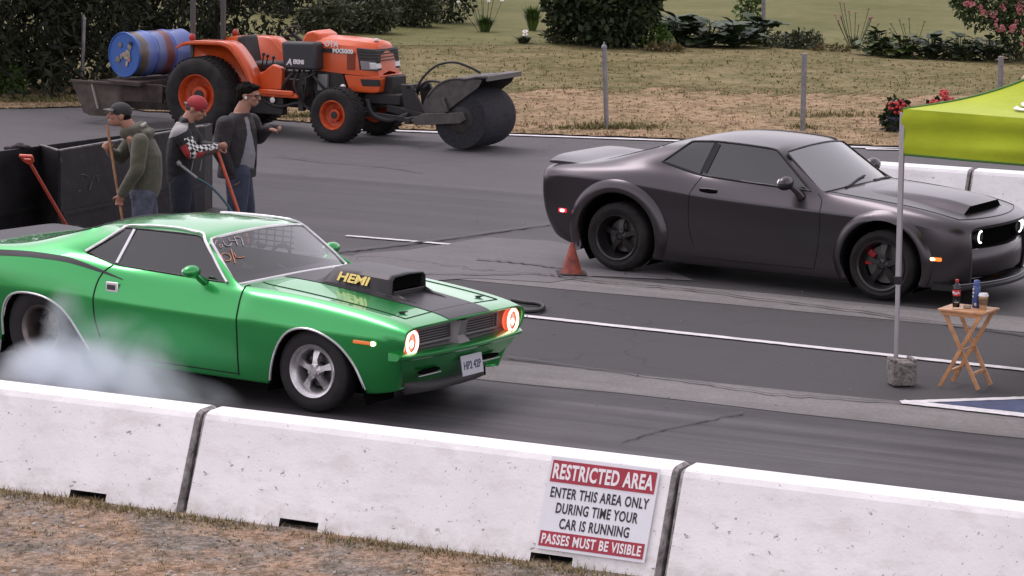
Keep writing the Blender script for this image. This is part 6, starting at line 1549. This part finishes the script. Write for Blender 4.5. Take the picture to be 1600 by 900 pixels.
nrm = Vector((u_.y, -u_.x, 0)); 
for a, b_ in ((bl0, c0), (c1, fr1)):
    a2, b2 = a+nrm*.03, b_+nrm*.03; wall('skirt_rib', a2, b2, .05, .30, .345)
q = MB(); rr = random.Random(4)
def wpt(px, py):
    o = Vector((0, 0, CAM_H)); d = FW + RT*((px-800)/FPX) - UP*((py-450)/FPX); n_ = Vector(((fr1-c1).y, -(fr1-c1).x, 0)).normalized(); P0 = c1+n_*.024; return o+d*((P0-o).dot(n_)/d.dot(n_))-bn.location
for pts in (((126, 273), (133, 273), (138, 276)), ((145, 279), (147, 273), (150, 276), (152, 273), (153, 284)), ((122, 299), (126, 297)), ((139, 297), (141, 292), (143, 282)), ((95, 248), (96, 254))): q.tube([wpt(*p_) for p_ in pts], .006, 5)
q.build('scratch_mark', mat('pale scuff', (.12, .11, .11), .8), bn, 60)
shovel('shovel', at(46, 255, 1.03)+nrm*.01, at(100, 355, .24)+nrm*.05, M_osh, 'bright orange shovel with a D grip leaning on the black steel bin', True)
q = MB(); rr = random.Random(3); bp2 = at(30, 226, 1.04)
for i in range(9): q.ball((rr.gauss(0, .09), rr.gauss(0, .03), rr.gauss(0, .015)), (rr.uniform(.04, .07), .035, .025), 8, 6)
o = finish(remesh(q, .012, 2), 'crumpled_cloth', mat('dark cloth', (.035, .025, .028), .9)); o.location = bp2+Vector((0, 0, -.02)); tag(o, 'dark crumpled cloth draped on the bin rim behind the orange grip', 'cloth')
# ------------------------------------------------------------------ trees, shrubs, flowers and posts
def foliage(name, blobs, n, ls, mt, parent, seed, droop=.0, ratio=.5, outward=.6, fold=.25):
    'leaf-sized faces spread through a few uneven clumps'
    rr = np.random.default_rng(seed); wts = np.array([b[1][0]*b[1][1]*b[1][2] for b in blobs])**.67; wts = wts/wts.sum()
    pick = rr.choice(len(blobs), n, p=wts); V = np.empty((n*4, 3)); F = []
    for i, k in enumerate(pick):
        c_, r_ = blobs[k]; v = rr.normal(size=3); v /= np.linalg.norm(v); rad = rr.uniform(.35, 1.08)**.6
        p = np.array(c_)+v*np.array(r_)*rad
        d = v*outward+rr.normal(size=3)*.7+np.array((0, 0, -droop)); d /= np.linalg.norm(d)
        s_ = np.cross(d, rr.normal(size=3)); s_ /= (np.linalg.norm(s_)+1e-9); nn = np.cross(d, s_); l = ls*rr.uniform(.55, 1.3); w_ = l*ratio
        V[i*4] = p; V[i*4+1] = p+d*l*.5+s_*w_*.5+nn*l*fold*.3; V[i*4+2] = p+d*l; V[i*4+3] = p+d*l*.5-s_*w_*.5+nn*l*fold*.3
        F.append((i*4, i*4+1, i*4+2, i*4+3))
    me = bpy.data.meshes.new(name); me.from_pydata([tuple(v) for v in V], [], F)
    return link(name, me, mt, parent)
def leafmat(name, cols, rough=.6): return mat(name, cols[0], rough, spec=.25, island=cols)
L_dark = leafmat('conifer leaf', [(.012, .016, .009), (.020, .026, .012), (.030, .034, .018), (.009, .011, .007)], .8)
L_mid = leafmat('grey green leaf', [(.035, .045, .020), (.060, .070, .034), (.085, .095, .052), (.022, .03, .014)])
L_bush = leafmat('dark bush leaf', [(.018, .030, .012), (.032, .05, .018), (.012, .018, .008), (.05, .068, .026)])
L_br = leafmat('bright leaf', [(.05, .095, .018), (.085, .14, .03), (.03, .06, .012)])
L_host = leafmat('broad leaf', [(.030, .055, .022), (.055, .085, .040), (.022, .040, .018), (.08, .105, .055)], .45)
L_host2 = leafmat('broad bright leaf', [(.045, .075, .018), (.075, .11, .03), (.026, .048, .014), (.10, .13, .04)], .45)
L_rose = leafmat('rose leaf', [(.04, .07, .022), (.07, .10, .035), (.02, .038, .014)])
M_bark = mat('bark', (.035, .027, .022), .9, var=(7, .4), bump=(14, .8, .03)); M_stem = mat('stem', (.06, .065, .03), .8)
def tree(name, pos, h, crown, n, ls, mt, label, group, seed, trunk_r=.12, ratio=.5, droop=.3, forks=4):
    e = empty(name, pos); tag(e, label, 'tree', group); rr = random.Random(seed)
    q = MB(); q.tube(crom([(0, 0, 0), (rr.uniform(-.1, .1), 0, h*.3), (rr.uniform(-.2, .2), rr.uniform(-.1, .1), h*.62), (0, 0, h*.95)], 4), [trunk_r*(1-.85*i/12) for i in range(13)], 9)
    for i in range(forks):
        a = rr.uniform(0, 6.28); z = h*rr.uniform(.12, .7); l = rr.uniform(.5, 1.0)*crown*.8; q.tube([(0, 0, z), (math.cos(a)*l*.5, math.sin(a)*l*.5, z+l*.15), (math.cos(a)*l, math.sin(a)*l, z+l*.2)], [trunk_r*.4, trunk_r*.25, .01], 6)
    q.build('trunk', M_bark, e, 60)
    blobs = []
    for i in range(22):
        u = (i+.5)/22; z = h*(.02+.98*u); rad = crown*(1-u*.72)*rr.uniform(.75, 1.15); a = i*2.4
        blobs.append(((math.cos(a)*rad*.45, math.sin(a)*rad*.45, z), (rad*.72, rad*.72, h*.075+.15)))
    foliage('crown', blobs, n, ls, mt, e, seed, droop, ratio)
    return e
GT = 'dark evergreen trees at the edge of the lawn'
for i, (px, py, h, cr, lb) in enumerate(((-45, 148, 7.5, 1.5, 'dark evergreen tree at the left edge of the photo, left of the steel post'), (88, 138, 8.0, 1.35, 'dark evergreen tree standing directly behind the steel post and blue drum'), (205, 118, 8.0, 1.45, 'dark evergreen tree rising behind the blue drum'), (335, 66, 8.5, 1.6, 'dark evergreen tree behind the tractor roll bar'), (450, 22, 9, 1.6, 'dark evergreen tree behind the tractor steering wheel, deep in the garden'), (560, 6, 9, 1.6, 'dark evergreen tree behind the grey green shrubs above the bonnet'))):
    tree('evergreen_tree', at(px, py), h, cr, 9000, .20, L_dark, lb, GT, 30+i, ratio=.35, droop=.6)
def shrub(name, pos, blobs, n, ls, mt, label, seed, group=None, cat='shrub', stems=6, ratio=.5, droop=.1, part='leaves'):
    e = empty(name, pos); tag(e, label, cat, group); rr = random.Random(seed); q = MB()
    for i in range(stems):
        b = rr.choice(blobs); t_ = Vector(b[0])+Vector((rr.uniform(-.3, .3)*b[1][0], rr.uniform(-.3, .3)*b[1][1], rr.uniform(.2, .8)*b[1][2])); q.tube(crom([(rr.uniform(-.08, .08), rr.uniform(-.08, .08), 0), tuple(t_*.5+Vector((rr.uniform(-.1, .1), 0, .05))), tuple(t_)], 4), .012, 5)
    q.build('stem', M_stem, e, 60); foliage(part, blobs, n, ls, mt, e, seed, droop, ratio); return e
shrub('shrub', at(12, 148), [((0, 0, .25), (.35, .35, .28)), ((-.25, .1, .35), (.3, .3, .35))], 900, .11, L_br, 'small green shrub under the dark trees at the left edge', 50)
GS = 'grey green shrubs above the tractor'
for i, (px, py, w_, h) in enumerate(((505, 55, .62, .75), (578, 54, .60, .85), (648, 44, .55, .9))):
    shrub('shrub', at(px, py), [((0, 0, h*.45), (w_, w_*.8, h*.42)), ((w_*.5, 0, h*.6), (w_*.6, w_*.6, h*.45)), ((-w_*.5, .1, h*.4), (w_*.6, w_*.6, h*.4))], 1500, .13, L_mid, ('left grey green shrub above the tractor dash', 'middle grey green shrub above the tractor bonnet', 'right grey green twiggy shrub above the tractor nose')[i], 60+i, GS, stems=14)
shrub('shrub', at(700, 38), [((0, 0, .6), (.6, .5, .6)), ((.2, 0, 1.2), (.5, .5, .5))], 1300, .14, L_bush, 'dark green shrub right of the twiggy shrubs above the broom', 66)
def clump(name, pos, n, h, mt, label, seed, group=None, cat='plant', wd=.02, spread=.25, flowers=None):
    e = empty(name, pos); tag(e, label, cat, group); rr = random.Random(seed); q = MB()
    for i in range(n):
        a = rr.uniform(0, 6.28); l = h*rr.uniform(.6, 1.1); r_ = spread*rr.uniform(.2, 1); dx, dy = math.cos(a), math.sin(a); b0 = Vector((dx*r_*.25, dy*r_*.25, 0)); m_ = b0+Vector((dx*r_*.4, dy*r_*.4, l*.65)); t_ = b0+Vector((dx*r_*1.2, dy*r_*1.2, l*rr.uniform(.7, 1))); s_ = Vector((-dy, dx, 0))*wd
        q.add([b0-s_, b0+s_, m_+s_*.8, m_-s_*.8, t_], [(0, 1, 2, 3), (3, 2, 4)])
    q.build('leaves', mt, e, 0, fix=False)
    if flowers:
        nf, fh, fr, fm, sp_ = flowers; s2 = MB()
        for i in range(nf):
            x_, y_, z_ = rr.gauss(0, sp_), rr.gauss(0, sp_*.6), fh*rr.uniform(.55, 1.1); s2.tube(crom([(x_*.2, y_*.2, 0), (x_*.7, y_*.7, z_*.6), (x_, y_, z_)], 3), .007, 4); q = MB()
            for k in range(9):
                aa = 2*math.pi*k/9; q.ball((x_+math.cos(aa)*fr*.6, y_+math.sin(aa)*fr*.4, z_+fr*.3*math.sin(aa)), (fr*.42, fr*.42, fr*.25), 6, 4)
            q.build('flower', fm, e, 60)
        s2.build('stem', M_stem, e, 0)
    return e
M_dais = mat('daisy white', (.74, .72, .66), .7)
clump('daisy_plant', at(758, 52), 240, .42, L_br, 'bright green clump under tall white daisies', 70, cat='flowers', flowers=(9, 1.15, .045, M_dais, .30))
clump('grass_clump', at(832, 50), 320, .62, L_br, 'bright green grassy clump left of the big dark bush', 71, wd=.022)
clump('daisy_plant', at(818, 70), 110, .22, L_mid, 'low plant with one white flower head under the grassy clump', 72, cat='flowers', flowers=(2, .28, .07, M_dais, .12))
# the big dark bush with its trunks
bs = [((-.55, 0, 1.1), (.75, .7, .8)), ((.35, .1, .9), (.85, .8, .7)), ((.0, .2, 1.8), (1.1, .9, .8)), ((.85, 0, 1.25), (.45, .5, .5)), ((-.9, .1, .6), (.35, .4, .45)), ((.25, -.2, .42), (.7, .5, .35))]
shrub('dark_bush', at(940, 74), bs, 7500, .17, L_bush, 'big dark bush in the middle of the garden bed', 75, stems=16, ratio=.6)
shrub('fern_plant', at(885, 70), [((0, 0, .18), (.5, .35, .18))], 500, .16, L_mid, 'low ferny plant at the left foot of the big dark bush', 76, cat='plant', ratio=.3)
shrub('leafy_plant', at(1018, 76), [((0, 0, .28), (.40, .3, .26))], 550, .15, L_br, 'low yellow green plant at the right foot of the big dark bush', 77, cat='plant')
M_lit = leafmat('dry leaf', [(.16, .12, .05), (.10, .085, .035), (.2, .15, .07)]); shrub('dry_plant', at(1035, 82), [((0, 0, .08), (.42, .2, .09))], 260, .12, M_lit, 'yellowing leaves on the ground right of the big dark bush', 78, cat='plant', stems=3)
def broad(pos, n, h, mt, label, seed, group, sz=.30):
    e = empty('broad_leaf_plant', pos); tag(e, label, 'plant', group); rr = random.Random(seed); q = MB(); s2 = MB()
    for i in range(int(n*1.7)):
        a = rr.uniform(0, 6.28); r_ = rr.uniform(.03, .40); z_ = h*rr.uniform(.12, .85)*(1.15-r_); c_ = Vector((math.cos(a)*r_, math.sin(a)*r_*.8, z_)); L_ = sz*rr.uniform(.7, 1.2); W_ = L_*rr.uniform(.40, .56)
        d = Vector((math.cos(a), math.sin(a), rr.uniform(-.2, .9))).normalized(); s_ = d.cross(Vector((0, 0, 1))).normalized(); n_ = s_.cross(d)
        vs = []
        for j in range(6):
            u = j/5; w_ = W_*math.sin(math.pi*min(1, u*.96+.03))**.7; cup = .10*L_*math.sin(math.pi*u)
            for k in (-1, -.5, 0, .5, 1): vs.append(c_+d*(L_*u)+s_*(w_*k)+n_*(cup*(abs(k)-.3)-.25*L_*u*u+rr.uniform(-.008, .008)))
        q.add(vs, [(j*5+k, j*5+k+1, j*5+k+6, j*5+k+5) for j in range(5) for k in range(4)])
        s2.tube([(0, 0, 0), tuple(c_*.6), tuple(c_)], .010, 5)
    q.build('leaves', mt, e, 60, fix=False); s2.build('stem', M_stem, e, 0); return e
GB = 'broad leaved plants along the garden bed'
for i, (px, py, h, n, lb) in enumerate(((1062, 72, .72, 34, 'broad leaved plant nearest the big dark bush'), (1105, 75, .66, 30, 'broad leaved plant between the dark bush and the far post, tall leaves'), (1148, 76, .60, 30, 'broad leaved plant second left of the far post'), (1185, 70, .62, 28, 'broad leaved plant at the foot of the far post'))): broad(at(px, py), n, h, L_host, lb, 80+i, GB, .34)
for i, (px, py, h, n, lb) in enumerate(((1372, 88, .55, 40, 'broad leaved plant at the left end of the bed under the rose'), (1410, 92, .52, 44, 'broad leaved plant second from the left in the bed under the rose'), (1455, 94, .56, 46, 'broad leaved plant in the middle of the bed under the rose'), (1500, 96, .56, 46, 'broad leaved plant second from the right in the bed under the rose'), (1545, 97, .50, 40, 'broad leaved plant at the right end of the bed, below the rose blooms'))): broad(at(px, py), n, h, L_host2 if i < 2 else L_host, lb, 90+i, GB, .22)
shrub('leafy_plant', at(1222, 76), [((0, 0, .15), (.55, .3, .16)), ((.5, 0, .2), (.4, .3, .2))], 700, .13, L_mid, 'low trailing green plant right of the far post', 100, cat='plant')
shrub('vine_plant', at(1168, 62), [((0, 0, .55), (.28, .25, .5)), ((.1, 0, 1.0), (.18, .18, .3))], 380, .13, L_br, 'climbing leafy plant against the far post', 101, cat='plant')
M_pk = leafmat('dusty pink', [(.28, .12, .11), (.20, .10, .08), (.36, .2, .17)]); 
clump('flower_stems', at(1335, 78), 60, .38, L_mid, 'tall faded pink flower stems left of the broad leaved bed', 102, cat='flowers', wd=.010, flowers=(16, .95, .035, M_pk, .30))
clump('seed_stems', at(1425, 80), 16, .5, L_mid, 'thin brown seed stems standing among the broad leaves', 103, cat='plant', wd=.006, flowers=(6, .75, .03, M_lit, .35))
shrub('stone_edging_plant', at(1300, 82), [((0, 0, .07), (.42, .2, .08))], 200, .10, M_lit, 'low brown withered plant at the left end of the bed', 104, cat='plant', stems=3)
# climbing rose with pink blooms
e = shrub('rose_bush', at(1588, 97), [((-.7, 0, 1.15), (.65, .5, .5)), ((.2, 0, 1.4), (.8, .6, .75)), ((.1, .1, .7), (.6, .5, .6)), ((-1.0, -.05, 1.25), (.35, .3, .3)), ((.9, 0, .9), (.7, .6, .8))], 5200, .12, L_rose, 'pink flowering rose bush at the upper right', 110, stems=14)
rr = random.Random(12); M_rp = leafmat('rose pink', [(.46, .13, .16), (.56, .24, .24), (.36, .07, .10), (.62, .36, .34)], .7)
for (cx, cz, n) in ((-1.28, 1.35, 9), (-1.05, 1.15, 10), (-.82, 1.05, 9), (-1.0, 1.55, 7), (-.55, .98, 8), (-.35, 1.15, 5), (.0, 1.55, 7), (-.05, 1.12, 9), (.15, .62, 8), (-.2, .72, 7), (-.45, .72, 6), (.12, .42, 6), (.35, .30, 6), (-.55, 1.5, 5), (.4, 1.7, 6), (.5, .9, 6)):
    q = MB()
    for i in range(n):
        c_ = Vector((cx+rr.gauss(0, .045), -.42+rr.uniform(-.08, .08), cz+rr.gauss(0, .045)))
        for k in range(6):
            a = rr.uniform(0, 6.28); q.ball(c_+Vector((math.cos(a)*.028, rr.uniform(-.02, .02), math.sin(a)*.028)), (rr.uniform(.018, .032), .02, rr.uniform(.018, .03)), 6, 4)
    q.build('flower_cluster', M_rp, e, 60)
e.rotation_euler = (0, 0, YAW)
# red geraniums
M_ger = leafmat('geranium red', [(.48, .035, .04), (.55, .10, .10), (.36, .02, .03)], .6)
def geranium(pos, label, seed, w_, blooms, blue=False):
    e = shrub('geranium', pos, [((0, 0, .20), (w_, w_*.8, .20)), ((0, 0, .38), (w_*.7, w_*.6, .14))], 420, .10, L_bush, label, seed, 'red geraniums by the tarmac edge', 'flowers', 5, .8)
    rr = random.Random(seed); q = MB()
    for b in blooms:
        for i in range(15):
            v = Vector((rr.gauss(0, 1), rr.gauss(0, 1), rr.gauss(0, 1))).normalized()*.06; q.ball(Vector(b)+v, (.026, .026, .022), 6, 4)
    q.build('flower_head', M_ger, e, 60)
    q = MB(); q.lathe([(.0, .0), (.13, 0), (.17, .22), (.185, .22), (.185, .25), (.16, .25), (.15, .2), (0, .2)], n=20); q.build('pot', mat('dark blue pot', (.05, .055, .11), .5), e, 40); e.rotation_euler = (0, 0, YAW); return e
geranium(at(1402, 207), 'pinkish red geranium low against the canopy corner', 120, .24, [(-.10, -.12, .42), (.02, -.12, .46), (.10, -.1, .38), (-.02, -.15, .36)])
geranium(at(1463, 212)+Vector((0, .2, 0)), 'bright red geranium showing above the canopy edge', 121, .30, [(0, -.1, .60), (.12, -.1, .52), (-.12, -.1, .50), (.20, -.1, .42), (.05, -.15, .44), (-.22, -.1, .40), (.02, -.05, .66)])
# steel posts
GPo = 'grey steel fence posts along the lawn edge'
M_post = mat('galvanised post', (.24, .235, .245), .5, .55, var=(9, .2))
def post(a, b, r_, label, cap=True):
    e = empty('fence_post', (a.x, a.y, 0)); tag(e, label, 'post', GPo); h = b-a; h.y = 0; q = MB(); q.tube([Vector((0, 0, 0)), h], r_, 12); q.build('pole', M_post, e, 60)
    if cap: q = MB(); q.lathe([(r_*1.15, -.03), (r_*1.2, 0), (r_*.7, .02), (r_*.35, .03), (r_*.35, .06), (0, .065)], c=h, n=12); q.build('cap', M_post, e, 60)
def up_to(px, py, px2, py2): a = at(px, py); return a, at_y(px2, py2, a.y)
post(*up_to(948, 204, 944, 72), .036, 'grey steel post nearest the broom, standing in a green tuft')
post(*up_to(1254, 206, 1257, 84), .042, 'grey steel post right of the middle, behind the dark coupe roof', False)
post(*up_to(128, 148, 131, 28), .034, 'grey steel post at the left, behind the scraper box')
post(*up_to(1193, 66, 1193, -20), .045, 'far grey post rising out of the broad leaved plants', False)
post(*up_to(1562, 172, 1564, 88), .048, 'grey steel post at the right, under the rose bush', False)
# striped bundle behind the canopy roof
sb = at(1612, 178); e = empty('striped_bundle', (sb.x, sb.y, 0), YAW); tag(e, 'cream and black striped bundle showing behind the canopy roof', 'bundle')
s_ = .0104; q = MB()
for i, (x_, z_, w_, m_) in enumerate(((-.10, .22, .36, 0), (-.06, .42, .34, 0), (.0, .58, .30, 0), (.05, .74, .26, 0))):
    q.ball((x_+.1, 0, z_), (w_, .25, .12), 16, 8)
q.build('cushion', mat('cream cloth', (.50, .42, .33), .85, var=(4, .12), bump=(9, .5, .05)), e, 60)
q = MB()
for x_, z_, w_ in ((-.08, .33, .36), (-.02, .505, .33), (.04, .665, .29)): q.ball((x_+.08, -.03, z_), (w_, .25, .045), 16, 8)
q.build('dark_fold', mat('black cloth', (.02, .018, .024), .8), e, 60)
# ------------------------------------------------------------------ tyre smoke
mm = bpy.data.materials.new('tyre smoke'); mm.use_nodes = True; t_ = mm.node_tree; t_.nodes.remove(t_.nodes['Principled BSDF']); L = t_.links
pv = t_.nodes.new('ShaderNodeVolumePrincipled'); pv.inputs['Color'].default_value = (.90, .945, 1.0, 1); pv.inputs['Anisotropy'].default_value = .1
L.new(pv.outputs[0], t_.nodes['Material Output'].inputs['Volume'])
tc = t_.nodes.new('ShaderNodeTexCoord')
def nd(k, **kw):
    n = t_.nodes.new(k)
    for a, b in kw.items(): setattr(n, a, b)
    return n
def m2(op, a, b, cl=False):
    n = nd('ShaderNodeMath', operation=op, use_clamp=cl)
    for i, x in enumerate((a, b)):
        if isinstance(x, (int, float)): n.inputs[i].default_value = x
        else: L.new(x, n.inputs[i])
    return n.outputs[0]
def puff(c_, r_):
    mp = nd('ShaderNodeMapping'); mp.vector_type = 'POINT'; mp.inputs['Location'].default_value = tuple(-a/b for a, b in zip(c_, r_)); mp.inputs['Scale'].default_value = tuple(1/b for b in r_); L.new(tc.outputs['Object'], mp.inputs[0])
    ln_ = nd('ShaderNodeVectorMath', operation='LENGTH'); L.new(mp.outputs[0], ln_.inputs[0]); return m2('SUBTRACT', 1.0, ln_.outputs['Value'], True)
nz = nd('ShaderNodeTexNoise'); nz.inputs['Scale'].default_value = 2.6; nz.inputs['Detail'].default_value = 5; nz.inputs['Distortion'].default_value = .6; L.new(tc.outputs['Object'], nz.inputs['Vector'])
fld = None
for c_, r_, g_ in (((.40, -1.02, .34), (.22, .25, .50), 1.3), ((.50, -1.20, .10), (.62, .45, .32), 1.5), ((.95, -1.25, .10), (.95, .5, .36), 1.35), ((-.35, -1.5, -.06), (.8, .35, .22), .6), ((1.6, -1.2, .02), (.7, .45, .22), .5), ((.95, -1.05, .34), (.75, .22, .34), .45)):
    v = m2('MULTIPLY', puff(c_, r_), g_); fld = v if fld is None else m2('ADD', fld, v)
dn = m2('MULTIPLY', fld, m2('MULTIPLY', m2('SUBTRACT', nz.outputs[0], .33, True), 3.2)); dn = m2('MULTIPLY', dn, 7.0); L.new(dn, pv.inputs['Density'])
q = MB(); q.box((.35, -1.30, .44), (3.9, 1.0, .84)); so = q.build('tyre_smoke', mm, None, 0); so.location = GP; so.rotation_euler = (0, 0, GYAW); tag(so, 'bluish white tyre smoke drifting round the spinning rear wheel', 'smoke', kind='stuff')
